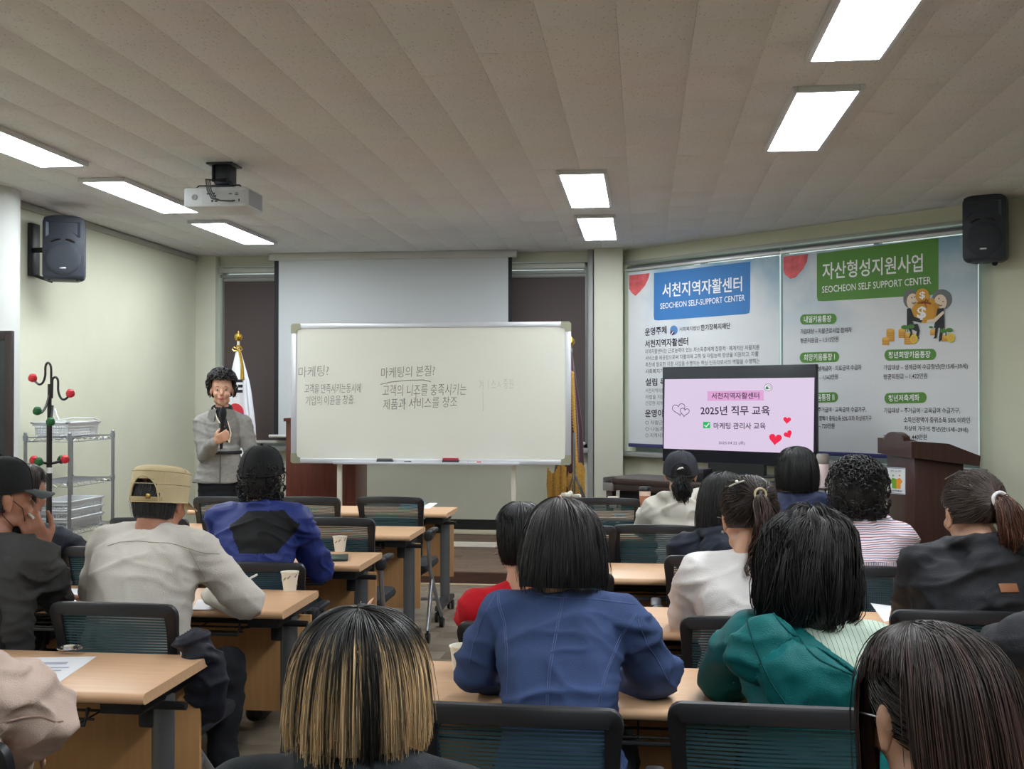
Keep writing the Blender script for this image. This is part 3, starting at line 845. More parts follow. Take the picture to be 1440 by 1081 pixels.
def banner(px0, px1, lab, seed):
    ua = BP.px(px0, 500)[0]; ub = BP.px(px1, 500)[0]; z0, z1 = 1.035, 2.71
    o = BP.pt((ua + ub) / 2, z1)
    t = thing('printed_roller_banner', lab, 'banner', tuple(o), math.atan2(wdir.y, wdir.x))
    MB().box((0, 0, (z0 - z1) / 2), (ub - ua, .003, z1 - z0)).build('fabric', cloud_mat('banner_print_%d' % seed, seed), t)
    MB().box((0, 0, z0 - z1 - .01), (ub - ua, .018, .035), bev=.005).build('bottom_rail', M_navyrail, t)
    MB().cyl((-(ub - ua) / 2, 0, .035), ((ub - ua) / 2, 0, .035), .026).build('roller_tube', mat('tube_grey', (120, 122, 126), .3, metal=.5), t)
    MB().box((0, -.028, .02), (ub - ua + .03, .012, .022), bev=.003).build('top_rail', mat('rail_silver', (200, 200, 198), .35, metal=.3), t)
    bpy.context.view_layer.update()
    return t, Print(BP, t)
t, b = banner(884, 1096.5, 'printed roller banner with a blue heading block, left of the television', 3)
def Rr(k, x0, y0, x1, y1, x2, y2, x3, y3, d=.003):   # quad: TL TR BR BL, lower corners rounded
    def lerp(p, q, a): return (p[0] + (q[0] - p[0]) * a, p[1] + (q[1] - p[1]) * a)
    TL, TR, BR, BL = (x0, y0), (x1, y1), (x2, y2), (x3, y3)
    return [TL, TR, lerp(BR, TR, .10), lerp(lerp(BR, TR, .03), lerp(BR, BL, .015), .5), lerp(BR, BL, .05), lerp(BL, BR, .05), lerp(lerp(BL, TL, .03), lerp(BL, BR, .015), .5), lerp(BL, TL, .10)]
b.poly('blue', Rr('', 920, 384, 1055.5, 367.5, 1055, 441, 919.5, 451), d=.003)
b.poly('pink', [(885, 387), (914, 384), (912, 392), (907, 402), (900, 410), (894, 416), (889, 412), (885, 406)], d=.003)
b.text('w', '서천지역자활센터', 932, 418.5, 1044, 20, 409.5, bold=.014, d=.005)
b.text('w', 'SEOCHEON SELF-SUPPORT CENTER', 929, 434.5, 1048, 8, 422.5, bold=.006, d=.005)
b.text('k', '운영주체', 907.5, 472.5, 938, 11, 469, bold=.02, d=.004)
b.poly('logo', arc(948, 464, 5.3, 6.5, 0, 360, 20), d=.004); b.poly('logo2', arc(946, 468, 3.2, 3.4, 0, 360, 12), d=.005)
b.stroke('w', [(944.5, 470.5), (947.5, 465.5)], .008, d=.006)
b.text('k', '사회복지법인', 956, 466, 984, 6, 464, d=.004); b.text('k', '한기장복지재단', 986, 465, 1027.5, 8.5, 462, bold=.015, d=.004)
b.text('k', '서천지역자활센터', 907.5, 489, 968, 11, 485.5, bold=.02, d=.004)
b.text('g', '지역자활센터는 근로능력이 있는 저소득층에게 집중적 · 체계적인 자활지원', 907.5, 497.5, 1068, 6.5, 491.5, d=.004)
b.text('g', '서비스를 제공함으로써 자활의욕 고취 및 자립능력 향상을 지원하고, 자활', 908, 507, 1067, 6.5, 501, d=.004)
b.text('g', '촉진에 필요한 각종 사업을 수행하는 핵심 인프라로서의 역할을 수행하는', 908, 516, 1069, 6.5, 511, d=.004)
b.text('g', '사회복지기관입니다.', 908, 525.5, 956, 6.5, 524, bold=.01, d=.004)
b.text('k', '설립 목적', 908, 542.5, 946, 10.5, 542, bold=.02, d=.004)
b.text('g', '서천지역자활센터는 지역의 자립', 908, 552, 975, 6, 552, d=.004); b.text('g', '자립을 지원하여 더불어 사는', 908, 561, 975, 6, 561, d=.004); b.text('g', '건강한 지역사회를 만듭니다', 908, 570, 970, 6, 570, d=.004)
b.text('k', '운영이념', 907.5, 586.5, 942, 11, 586.5, bold=.02, d=.004)
b.text('g', '○ 자활근로사업', 908, 597, 950, 6, 597, d=.004); b.text('g', '○ 나눔과 협동', 908, 606, 948, 6, 606, d=.004); b.text('g', '○ 지역사회', 908, 615, 935, 6, 615, d=.004)
BM = {'blue': mat('banner_blue', (58, 120, 184), .7), 'pink': mat('banner_coral', (212, 96, 100), .7, var=.25, vscale=14), 'w': M_wtext, 'k': M_ink, 'g': M_inkg, 'logo': mat('logo_blue', (84, 132, 190), .7), 'logo2': mat('logo_plum', (86, 50, 96), .7)}
b.build({'blue': 'heading_block', 'pink': 'coral_flower', 'w': 'white_lettering', 'k': 'dark_lettering', 'g': 'grey_lettering', 'logo': 'round_emblem', 'logo2': 'emblem_quarter'}, BM)
t, b = banner(1101, 1375.5, 'printed roller banner with a green heading block and a cartoon couple, behind the right lectern', 8)
b.poly('green', Rr('', 1149, 356.5, 1320, 334.5, 1320, 414, 1149, 424), d=.003)
b.poly('pink', [(1102, 361), (1137, 357), (1135, 368), (1129, 379), (1119, 390), (1112, 392), (1104, 386), (1102, 380)], d=.003)
b.text('w', '자산형성지원사업', 1157, 393.5, 1298, 24, 382, bold=.014, d=.005)
b.text('w', 'SEOCHEON SELF SUPPORT CENTER', 1156.5, 412, 1310, 9.5, 399, bold=.006, d=.005)
def pill(x0, y0, x1, y1, s, tx0, tx1, h=9.5):
    r = (y1 - y0) / 2; cy = (y0 + y1) / 2; sl = -1.2
    pts = arc(x0 + r * .8, cy, r * .8, r, 90, 270, 8) + [(x, y + sl) for x, y in arc(x1 - r * .8, cy, r * .8, r, -90, 90, 8)]
    b.poly('green', pts, d=.004)
    b.text('w', s, tx0, cy + h / 2 - .2, tx1, h, cy + h / 2 - 1.2, bold=.015, d=.006)
pill(1125.5, 442, 1177, 456.5, '내일키움통장', 1131, 1169.5)
b.text('k', '가입대상 – 자활근로사업 참여자', 1126, 470, 1198, 7.5, 467.5, bold=.006, d=.005)
b.text('k', '평균지원금 – 1,512만원', 1126, 483, 1179.5, 7.5, 480.5, bold=.006, d=.005)
pill(1125, 495.5, 1180.5, 510, '희망키움통장 Ⅰ', 1131, 1174.5)
b.text('k', '가입대상 – 생계급여 · 의료급여 수급자', 1126, 523, 1212, 7.5, 520, bold=.006, d=.005)
b.text('k', '평균지원금 – 1,562만원', 1126, 535.5, 1179, 7.5, 533.5, bold=.006, d=.005)
pill(1125, 552.5, 1179, 566.5, '희망키움통장 Ⅱ', 1131, 1174)
b.text('k', '가입대상 – 주거급여 · 교육급여 수급가구,', 1126, 580, 1218.5, 7.5, 579.5, bold=.006, d=.005)
b.text('k', '소득인정액이 중위소득 50% 이하 차상위가구', 1140, 592, 1226, 7.5, 592, bold=.006, d=.005)
b.text('k', '평균지원금 – 720만원', 1126, 602.5, 1174, 7.5, 602.5, bold=.006, d=.005)
pill(1244, 491.5, 1317, 507, '청년희망키움통장', 1250, 1309)
b.text('k', '가입대상 – 생계급여 수급청년(만15세~39세)', 1243, 521.5, 1361.5, 8.5, 519.5, bold=.006, d=.005)
b.text('k', '평균지원금 – 1,422만원', 1243, 534, 1304.5, 8, 532.5, bold=.006, d=.005)
pill(1244, 552.5, 1303.5, 567.5, '청년저축계좌', 1250, 1293.5)
b.text('k', '가입대상 – 주거급여 · 교육급여 수급가구,', 1243.5, 581, 1350.5, 8, 581.5, bold=.006, d=.005)
b.text('k', '소득인정액이 중위소득 50% 이하인', 1271.5, 594, 1364.5, 8, 595, bold=.006, d=.005)
b.text('k', '차상위 가구의 청년(만15세~39세)', 1272, 606.5, 1362, 8, 609, bold=.006, d=.005)
b.text('k', '평균지원금 – 1,440만원', 1243, 619, 1304, 8, 618.5, bold=.006, d=.005)
# cartoon couple with money bags
def E(k, cx, cy, rx, ry, d, a0=0, a1=360): b.poly(k, arc(cx, cy, rx, ry, a0, a1, 18), d=d)
E('hair', 1281, 420, 10.5, 14, .005); E('skin', 1284, 424, 8.5, 11.5, .006); E('hair', 1325, 421, 14, 14.5, .005); E('skin', 1323, 425, 9, 11, .006)
E('eye', 1283, 418.5, .8, .9, .008); E('eye', 1287, 417.5, .8, .9, .008); E('eye', 1321, 420, .8, .9, .008); E('eye', 1327, 424, .8, .9, .008); b.stroke('eye', [(1283, 426), (1286, 426.5), (1289, 424.5)], .006, d=.008); b.stroke('eye', [(1320, 428), (1323, 430), (1325.5, 429)], .006, d=.008)
E('bag', 1298, 416, 10, 10.5, .0075); E('bag', 1299, 438, 16, 16, .0075); E('bag2', 1314, 438, 9, 13, .007); E('bag', 1311, 424, 4.5, 5, .0075)
b.stroke('cord', [(1291, 426.5), (1302, 425.5), (1310, 427)], .01, d=.009); b.stroke('cord', [(1303, 420), (1301, 425.5), (1304, 433)], .007, d=.009); b.stroke('cord', [(1303, 420), (1306, 423), (1302, 427)], .007, d=.009)
b.text('w', '$', 1293.5, 421, 1301.5, 11, bold=.02, d=.01); b.text('w', '$', 1290, 450, 1303, 19, bold=.03, d=.01)
b.poly('suit', [(1276, 434), (1281, 433), (1286, 445), (1298, 450), (1296, 454), (1284, 451), (1286, 458), (1276, 458)], d=.0085)
b.poly('suit', [(1276, 457), (1291, 455), (1294, 465), (1292, 474), (1294, 476), (1288, 476), (1290, 466), (1283, 463), (1284, 472), (1286, 475), (1279, 475), (1281, 468)], d=.008)
b.poly('suit', [(1319, 434), (1328, 433), (1329, 461), (1314, 461)], d=.0085); b.poly('skin', [(1327, 437), (1329, 440), (1316, 453), (1304, 453), (1305, 450), (1314, 448)], d=.009)
b.poly('suit', [(1316, 460), (1320, 460), (1318, 475), (1313, 476), (1315, 473)], d=.008); b.poly('suit', [(1323, 460), (1327, 460), (1325, 478), (1321, 481), (1321, 477)], d=.008)
def coins(x0, y0, x1, y1):
    b.poly('coin', [(x0, y0 + 2), (x1, y0 + 2), (x1, y1), (x0, y1)], d=.0055); E('coin2', (x0 + x1) / 2, y0 + 2, (x1 - x0) / 2, 2.2, .006)
    y = y0 + 5
    while y < y1 - 1: b.stroke('coin2', [(x0, y), (x1, y)], .004, d=.006); y += 3
coins(1247, 462, 1258, 480); coins(1241, 474, 1251, 485); coins(1264, 462, 1274, 475); coins(1272, 468, 1287, 484); coins(1308.5, 463, 1316, 471.5); coins(1325, 471, 1334, 480)
E('coin3', 1286, 476.5, 5.5, 6.5, .009); E('coin2', 1286, 476.5, 3.5, 4.3, .0095); E('coin3', 1338, 475, 5.5, 6.5, .009); E('coin2', 1338, 475, 3.5, 4.3, .0095)
for (x, y) in ((1277, 461), (1331, 466)):
    E('leaf', x - 4, y - 1, 5, 3, .0095); E('leaf', x + 5, y - 2, 5, 3, .0095); b.stroke('leaf', [(x, y), (x, y + 6)], .008, d=.0095)
E('leaf', 1310, 460, 3, 1.6, .0095)
BM.update({'green': mat('banner_green', (88, 140, 62), .7, var=.08, vscale=3), 'hair': mat('print_grey', (112, 116, 116), .7), 'skin': mat('print_skin', (226, 206, 184), .7), 'eye': M_ink, 'bag': mat('print_amber', (206, 150, 52), .7), 'bag2': mat('print_amber_dark', (196, 138, 46), .7),
           'cord': mat('print_rust', (150, 62, 36), .7), 'suit': mat('print_black', (40, 42, 46), .7), 'coin': mat('print_coin', (206, 148, 60), .7), 'coin2': mat('print_coin_light', (224, 176, 84), .7), 'coin3': mat('print_yellow', (222, 200, 60), .7), 'leaf': mat('print_leaf', (80, 130, 62), .7)})
b.build({'green': 'heading_block', 'pink': 'coral_flower', 'w': 'white_lettering', 'k': 'dark_lettering', 'hair': 'cartoon_hair', 'skin': 'cartoon_skin', 'eye': 'cartoon_face_mark', 'bag': 'money_bag', 'bag2': 'small_money_bag', 'cord': 'bag_cord', 'suit': 'cartoon_clothes', 'coin': 'coin_stack', 'coin2': 'coin_edge', 'coin3': 'yellow_coin', 'leaf': 'sprout_leaf'}, BM)

# ---------------------------------------------------------------- projector
pc = at(303, 277, 6.75)
t = thing('projector', 'white projector hanging from the ceiling on a dark bracket with cables', 'projector', (pc.x, pc.y + .14, pc.z))
M_proj = mat('projector_white', (202, 206, 210), .45)
PW, PH, PDp = .405, .125, .30
MB().box((0, 0, 0), (PW, PDp, PH), bev=.018).build('housing', M_proj, t)
pb = MB().box((.055, -PDp / 2 - .0005, -.004), (.27, .004, .08), bev=.001)
pb.build('connector_panel', mat('projector_panel', (190, 194, 198), .5), t)
k = MB()
for (x, z, w_, h_) in ((-.055, .018, .03, .008), (-.028, .02, .016, .008), (-.02, .004, .018, .01), (-.035, -.026, .012, .012), (-.01, -.028, .018, .008), (.10, -.026, .02, .008), (.135, -.024, .006, .016), (.12, .02, .02, .004), (.12, .01, .02, .004), (.08, .016, .02, .005)):
    k.box((.02 + x, -PDp / 2 - .0035, z), (w_, .003, h_))
k.build('sockets', M_black, t)
for i in range(12): MB().box((PW / 2 + .0005, .0, -.044 + i * .008), (.003, PDp - .07, .0028)).build('vent_gap_shade', mat('vent_shadow', (126, 130, 138), .6), t)  # grey strips stand in for the shade in the vent gaps
MB().lathe([(.018, 0), (.018, .003), (.010, .0032), (.010, .0005)], (-.13, -PDp / 2 - .001, 0), n=20, rot=Rx(PI / 2)).build('button_ring', mat('button_grey', (170, 174, 180), .5), t)
MB().cyl((-.11, PDp / 2, 0), (-.11, PDp / 2 + .02, 0), .035).build('lens', M_bez, t)
zc_ = CEIL - pc.z
M_brk = mat('bracket_charcoal', (52, 56, 66), .45, metal=.3)
mb = MB().box((.0, 0, zc_ - .006), (.17, .17, .012), bev=.003)
mb.box((.0, 0, (zc_ + PH / 2) / 2 + .01), (.10, .09, zc_ - PH / 2 - .05), bev=.008)
for s in (-1, 1):
    mb.box((s * .052, 0, (zc_ + PH / 2) / 2 + .02), (.012, .12, zc_ - PH / 2 - .06), bev=.003)
    mb.tube([(s * .04, 0, PH / 2 + .03), (s * .1, -.05, PH / 2 + .025), (s * .13, -.08, PH / 2 + .02), (s * .15, -.09, PH / 2)], .005, 6)
mb.box((0, 0, PH / 2 + .02), (.14, .12, .02), bev=.003)
mb.build('ceiling_bracket', M_brk, t)
cb = MB()
for i in range(3):
    o = i * .012
    cb.tube([(.03, -.04, PH / 2 + .05 + o), (-.02, -.12, PH / 2 + .045), (-.05 + o, -.17, PH / 2 + .04), (-.03 + o, -.195, .03), (.0 + o, -.2, -.02), (.05, -.185, -.03), (.1 + o, -.16, -.03)], .0045, 6)
cb.build('cable', mat('cable_grey', (70, 72, 78), .5), t)

# ---------------------------------------------------------------- loudspeakers
def speaker(loc, rz, lab):
    t = thing('loudspeaker', lab, 'loudspeaker', loc, rz)
    # local front faces -y
    M_sp = mat('speaker_shell', (44, 50, 62), .55, bump=.05, bscale=500)
    prof = [(-.145, -.11), (-.15, .0), (-.10, .13), (.10, .13), (.15, .0), (.145, -.11), (.08, -.135), (-.08, -.135)]
    bm = bmesh.new(); layers = []
    for z, s in ((-.235, .86), (-.225, .95), (-.20, 1), (.19, 1), (.222, .93), (.235, .80)):
        layers.append([bm.verts.new((x * s, y * s, z + (.012 * (1 - (x / .15) ** 2) if z > .2 else 0))) for x, y in prof])
    for a, b2 in zip(layers, layers[1:]):
        for i in range(8): bm.faces.new((a[i], a[(i + 1) % 8], b2[(i + 1) % 8], b2[i]))
    bm.faces.new(layers[0][::-1]); bm.faces.new(layers[-1])
    bm.verts.ensure_lookup_table(); vs = [v.co.copy() for v in bm.verts]; fs = [[v.index for v in f_.verts] for f_ in bm.faces]
    for i, v in enumerate(bm.verts): pass
    bm.verts.index_update(); fs = [[v.index for v in f_.verts] for f_ in bm.faces]; bm.free()
    MB().add(vs, fs, True).build('cabinet', M_sp, t)
    g = MB().lathe([(0, .018), (.09, .016), (.118, .008), (.124, 0)], (0, -.133, -.085), n=32, rot=Rx(PI / 2))
    g.build('woofer_grille', mat('grille_dark', (54, 60, 70), .6, bump=.5, bscale=900), t)
    h = MB(); 
    o = [(-.12, .19), (.12, .19), (.12, .075), (.07, .115), (0, .128), (-.07, .115), (-.12, .075)]
    i_ = [(-.045, .165), (.045, .165), (.04, .135), (.02, .133), (0, .132), (-.02, .133), (-.04, .135)]
    h.add([Vector((x, -.138, z)) for x, z in o] + [Vector((x, -.10, z)) for x, z in i_], [(a, (a + 1) % 7, 7 + (a + 1) % 7, 7 + a) for a in range(7)] + [tuple(range(7, 14))])
    h.build('horn', mat('horn_slate', (62, 72, 90), .5), t)
    MB().ball((0, -.12, .15), (.008, .006, .008), 8).build('tweeter', M_white, t)
    for s in (-1, 1):
        MB().tube([(s * .02, -.141, .062), (s * .05, -.141, .057), (s * .085, -.139, .04)], [.006, .009, .006], 6).build('port', M_black, t)
    MB().box((.0, -.153, -.155), (.045, .003, .013), bev=.001).build('badge', M_metal, t)
    for s in (-1, 1): MB().cyl((s * .1, -.09, -.232), (s * .1, -.09, -.245), .012, 10).build('rubber_foot', M_black, t)
    return t
def wallplate(t, loc_to):
    pass
ps = at(91, 351, 8.30)
t = speaker((ps.x, ps.y, ps.z), .42, 'black loudspeaker on the left wall')
br = MB(); inv = Matrix.Rotation(-.42, 3, 'Z'); wv = inv @ Vector((XL + .02 - ps.x, 0, 0))
br.tube([wv, wv * .55, Vector((0, .12, 0))], .02, 8); br.box(wv, (.03, .12, .40), inv, bev=.004)
br.tube([wv + Vector((0, 0, -.19)), wv * .4 + Vector((0, .05, -.235))], .012, 8); br.build('wall_bracket', M_black, t)
ps = at(1387, 323, 8.02)
rr = math.atan2(wdir.y, wdir.x) + .30
t = speaker((ps.x, ps.y, ps.z), rr, 'black loudspeaker above the right printed banner')
inv = Matrix.Rotation(-rr, 3, 'Z')
hit = AP(AW.px(1400, 323)[0], ps.z, -.02); wv = inv @ (hit - ps)
br = MB(); br.tube([wv, wv * .5, Vector((0, .12, 0))], .02, 8); br.box(wv, (.12, .03, .3), inv @ RA, bev=.004); br.tube([wv + Vector((0, 0, -.13)), Vector((.05, .05, -.245))], .02, 8)
br.build('wall_bracket', M_black, t)

# ---------------------------------------------------------------- wire rack with baskets
M_wire = mat('wire_chrome', (176, 180, 186), .3, metal=.85)
RX0, RX1, RY0, RY1 = -4.45, -4.11, 7.52, 8.17
t = thing('wire_shelf_rack', 'chrome wire shelf rack holding white baskets by the left wall', 'shelf rack', ((RX0 + RX1) / 2, (RY0 + RY1) / 2, 0))
hx, hy = (RX1 - RX0) / 2, (RY1 - RY0) / 2; RZ = [.10, .525, .873, 1.20]
for sx in (-1, 1):
    for sy in (-1, 1):
        m_ = MB().cyl((sx * hx, sy * hy, .02), (sx * hx, sy * hy, 1.23), .0125, 12)
        for z in RZ: m_.cyl((sx * hx, sy * hy, z - .02), (sx * hx, sy * hy, z + .015), .019, 12)
        m_.ball((sx * hx, sy * hy, 1.23), (.014, .014, .01), 10); m_.lathe([(.02, 0), (.02, .012), (.012, .03)], (sx * hx, sy * hy, 0), n=12)
        for k in range(22): m_.cyl((sx * hx, sy * hy, .1 + k * .05), (sx * hx, sy * hy, .103 + k * .05), .0138, 10)
        m_.build('post', M_wire, t)
for z in RZ:
    s_ = MB()
    for dz in (0, -.03):
        s_.tube([(-hx, -hy, z + dz), (hx, -hy, z + dz), (hx, hy, z + dz), (-hx, hy, z + dz)], .0035, 6, closed=True)
    for (ax, ay, bx_, by_) in ((-hx, -hy, hx, -hy), (hx, -hy, hx, hy), (hx, hy, -hx, hy), (-hx, hy, -hx, -hy)):
        n = int(math.hypot(bx_ - ax, by_ - ay) / .045)
        s_.tube([(ax + (bx_ - ax) * i / n, ay + (by_ - ay) * i / n, z - (.03 if i % 2 else 0)) for i in range(n + 1)], .0025, 4)
    for i in range(1, 14): s_.cyl((-hx + i * 2 * hx / 14, -hy, z), (-hx + i * 2 * hx / 14, hy, z), .0018, 5)
    for i in range(1, 4): s_.cyl((-hx, -hy + i * hy / 2, z - .004), (hx, -hy + i * hy / 2, z - .004), .003, 5)
    s_.build('shelf', M_wire, t)
M_bask = mat('basket_white', (222, 224, 226), .45)
def basket(loc, sx, sy, h, lab, group=None, rz=0, handle=False):
    t = thing('plastic_basket', lab, 'basket', loc, rz, group)
    b_ = MB()
    k = .86
    b_.box((0, 0, .004), (sx * k, sy * k, .008))
    for z, q in ((.02, .88), (.04, .90), (.06, .93), (h - .012, 1.0)):
        if z > h: continue
        hh_ = .014 if z < h - .02 else .024
        for s in (-1, 1):
            b_.box((0, s * sy / 2 * q, z), (sx * q, .006, hh_)); b_.box((s * sx / 2 * q, 0, z), (.006, sy * q, hh_))
    for s in (-1, 1):
        for i in range(int(sx / .02)):
            x = -sx / 2 * .9 + i * .02; b_.box((x, s * sy / 2 * .93, h / 2), (.006, .004, h * .9))
        for i in range(int(sy / .02)):
            y = -sy / 2 * .9 + i * .02; b_.box((s * sx / 2 * .93, y, h / 2), (.004, .006, h * .9))
    b_.build('lattice_body', M_bask, t)
    r_ = MB()
    for s in (-1, 1):
        r_.box((0, s * sy / 2, h), (sx + .025, .025, .012), bev=.003); r_.box((s * sx / 2, 0, h), (.025, sy + .025, .012), bev=.003)
    r_.build('rim', M_bask, t)
    if handle:
        MB().tube([(-sx / 2 * .9, sy * .1, h), (-sx * .5, sy * .1, h + .05), (-sx * .38, sy * .05, h + .10), (-sx * .30, 0, h + .06), (-sx * .2, 0, h + .01)], .005, 8).tube([(-.05, -.1, h + .01), (.1, -.08, h + .035), (.16, .1, h + .03), (.15, .2, h + .01)], .005, 8).build('handle', M_bask, t)
rc = ((RX0 + RX1) / 2, (RY0 + RY1) / 2)
basket((rc[0], rc[1] - .06, RZ[3] + .006), .27, .46, .10, 'white plastic basket with a wire handle on top of the rack', handle=True)
for i in range(3):
    basket((rc[0], rc[1] - .03, RZ[1] + .006 + i * .062), .28, .5, .075, ['bottom', 'middle', 'top'][i] + ' one of three nested white baskets on the lower rack shelf', 'nested baskets')

# ---------------------------------------------------------------- coat rack
pk = at(69.5, 600, 7.05)
t = thing('coat_rack', 'black coat rack with red and green knobs in front of the wire rack', 'coat rack', (pk.x, pk.y, 0))
ktop = lambda px, py: ((at(px, py, 7.05) - Vector((pk.x, pk.y, 0))))
M_bk = mat('black_enamel', (26, 24, 26), .35)
z = ktop(69.5, 540).z
MB().tube([(0, 0, .05), (0, 0, z - .25)], [.018, .017], 12).tube([(0, 0, z - .25), (0, 0, z)], [.014, .012], 12).build('pole', M_bk, t)
MB().cyl((0, 0, ktop(70, 665).z), (0, 0, ktop(70, 657).z), .02, 12).build('white_band', M_white, t)
M_red = mat('knob_red', (190, 40, 52), .4); M_green = mat('knob_green', (24, 84, 44), .4)
def hook(pts, m, rk, dy=0):
    P = [ktop(*q) for q in pts]
    for i, q in enumerate(P): q.y += dy * i / (len(P) - 1)
    # smooth
    from mathutils import geometry
    S = []
    for i in range(len(P) - 1):
        p0, p1, p2, p3 = P[max(i - 1, 0)], P[i], P[i + 1], P[min(i + 2, len(P) - 1)]
        for k in range(5):
            u = k / 5; S.append(.5 * ((2 * p1) + (p2 - p0) * u + (2 * p0 - 5 * p1 + 4 * p2 - p3) * u * u + (3 * p1 - p0 - 3 * p2 + p3) * u ** 3))
    S.append(P[-1])
    h = MB().tube(S, .0075, 8).build('hook', M_bk, t)
    MB().lathe([(0, .030), (.018, .026), (.028, .006), (.026, -.012), (.012, -.022), (0, -.024)], P[-1], n=16, rot=Rx(.3) @ Ry(.2)).build('knob', m, h)
hook([(72, 560), (72, 530), (71.5, 515), (67.5, 510), (64, 515), (63.5, 528), (60, 538), (54, 540), (46, 532)], M_red, .03)
hook([(73, 560), (73.5, 540), (74, 533), (78, 530), (81.5, 535), (82, 550), (86, 560), (92, 561), (99, 553.5)], M_red, .03)
hook([(70, 552), (69, 570), (66, 580), (64.5, 578)], M_green, .03, -.1)
hook([(74, 570), (75, 590), (77, 600), (80.5, 593)], M_green, .03, -.08)
hook([(70, 652), (64, 650), (55, 646.5)], M_red, .03, -.06); hook([(70, 652), (78, 650), (84.5, 647)], M_red, .03, .06)
hook([(70, 652), (68, 650), (66.5, 648.5)], M_green, .03, -.1); hook([(70, 652), (74, 650), (75, 648)], M_green, .03, .1)
lg = MB()
for a in range(4):
    an = a * PI / 2 + .4
    MB().tube([(0, 0, .75), (.02 * math.cos(an), .02 * math.sin(an), .3), (.22 * math.cos(an), .22 * math.sin(an), .012)], [.010, .012, .012], 8).build('leg', M_bk, t)

# mirror by the column
pm = at(18, 560, 7.2)
t = thing('standing_mirror', 'dark-framed tall glass panel leaning by the white column at the left edge', 'mirror', (pm.x - .33, pm.y, 0), 0)
mh = at(18, 465, 7.2).z
M_df = mat('dark_walnut_frame', (44, 34, 36), .4)
f = MB()
for s in (-1, 1): f.box((s * .305, 0, mh / 2), (.05, .035, mh), bev=.004); f.box((0, 0, mh / 2 + s * (mh / 2 - .03)), (.56, .035, .06), bev=.004)
f.build('frame', M_df, t)
MB().box((0, .0, mh / 2), (.56, .012, mh - .1)).build('glass_pane', mat('dark_glass', (26, 34, 42), .08, spec=.7), t)

flush_prints()
# ================================================================ DESKS AND CHAIRS
M_beech = mat('beech_laminate', (214, 172, 134), .42, var=.07, vscale=3, stretch=(1.5, 18, 18))
M_beech_edge = mat('beech_edge', (204, 160, 122), .4)
M_panel = mat('beech_panel', (196, 148, 98), .5, var=.07, vscale=3, stretch=(18, 18, 1.5))
M_gm = mat('grey_steel', (112, 114, 118), .4, metal=.5)
M_dk = mat('dark_steel', (40, 42, 46), .45)
def rounded_rect_prof(hy, h, r, n=4):
    o = []
    for (cy, cz, a0) in ((hy - r, h / 2 - r, 0), (-hy + r, h / 2 - r, 90), (-hy + r, -h / 2 + r, 180), (hy - r, -h / 2 + r, 270)):
        for k in range(n + 1):
            a = math.radians(a0 + 90 * k / n); o.append((cy + r * math.cos(a), cz + r * math.sin(a)))
    return o
def make_desk():
    t = thing('seminar_desk', '', 'desk')
    D, L = .45, 1.80
    pr = rounded_rect_prof(D / 2, .03, .014)
    mb = MB()
    P = [(-L / 2 + .003, .985), (-L / 2, 1.0)]
    mb.prism(pr, lambda y, z, d: Vector((-L / 2 + d, y, .705 + z)), L)
    mb.build('table_top', M_beech, t)
    MB().box((0, .225, .425), (1.74, .016, .39), bev=.002).build('modesty_panel', M_panel, t)
    for s in (-1, 1):
        lg = MB().tube([(s * .845, .02, .10), (s * .845, .02, .655)], .026, 14, flat=(.75, 1.3))
        lg.build('leg', M_gm, t)
        f = MB().prism([(-.26, .075), (.26, .075), (.24, .105), (.05, .135), (-.05, .135), (-.24, .105)], lambda y, z, d, s=s: Vector((s * .845 - .022 + d, y + .02, z)), .044).build('foot', M_dk, t)
        for e in (-1, 1):
            MB().cyl((s * .845 - .022, .02 + e * .23, .032), (s * .845 - .006, .02 + e * .23, .032), .032, 16).cyl((s * .845 + .006, .02 + e * .23, .032), (s * .845 + .022, .02 + e * .23, .032), .032, 16).box((s * .845, .02 + e * .22, .06), (.03, .04, .04), bev=.005).build('caster', M_black, f)
        MB().box((s * .80, .02, .665), (.12, .34, .045), bev=.006).box((s * .80, .05, .61), (.05, .09, .10), bev=.008).build('top_bracket', M_dk, t)
        MB().cyl((s * .80, -.02, .635), (s * .93 if s > 0 else s * .90, -.02, .635), .012, 10).build('fold_lever', M_black, t)
    MB().tube([(-.84, .04, .635), (.84, .04, .635)], .018, 10).build('crossbar', M_dk, t)
    sh = MB()
    for y in (-.14, -.06, .02, .10): sh.cyl((-.72, y, .625), (.72, y, .625), .004, 6)
    sh.tube([(-.72, -.17, .665), (-.72, -.19, .625), (.72, -.19, .625), (.72, -.17, .665)], .006, 8)
    for i in range(9): sh.cyl((-.70 + i * .175, -.19, .625), (-.70 + i * .175, .14, .625), .003, 5)
    sh.build('book_rack', M_dk, t)
    return t
desk0 = make_desk(); used_desk = [False]
def desk(x_left, z_near, lab, name_y=None):
    # z_near: sight-axis distance of the near right corner -> y
    xr = x_left + 1.8
    y = (z_near + math.sin(PSI) * (xr if x_left < -2 else x_left)) / math.cos(PSI)
    loc = (x_left + .9, y + .225, 0)
    if not used_desk[0]:
        used_desk[0] = True; desk0.location = loc; desk0['label'] = lab; desk0['group'] = 'beech seminar desks'; return desk0
    return dup(desk0, loc, 0, lab, 'beech seminar desks')
desk(-3.10, 2.89, 'beech seminar desk with a wristwatch and printed sheet on it, at lower left')
desk(-3.10, 4.00, 'beech seminar desk where the man in the beige cap leans, paper cup at its end')
desk(-3.10, 5.08, 'beech seminar desk with the dark phone case, before the man in the blue jacket')
desk(-3.10, 6.17, 'empty beech seminar desk of the left block, second from the stage')
desk(-3.10, 7.33, 'beech seminar desk of the left block closest to the presenter, papers on its end')
desk(-.74, 2.84, 'beech seminar desk under the forearms of the woman in denim')
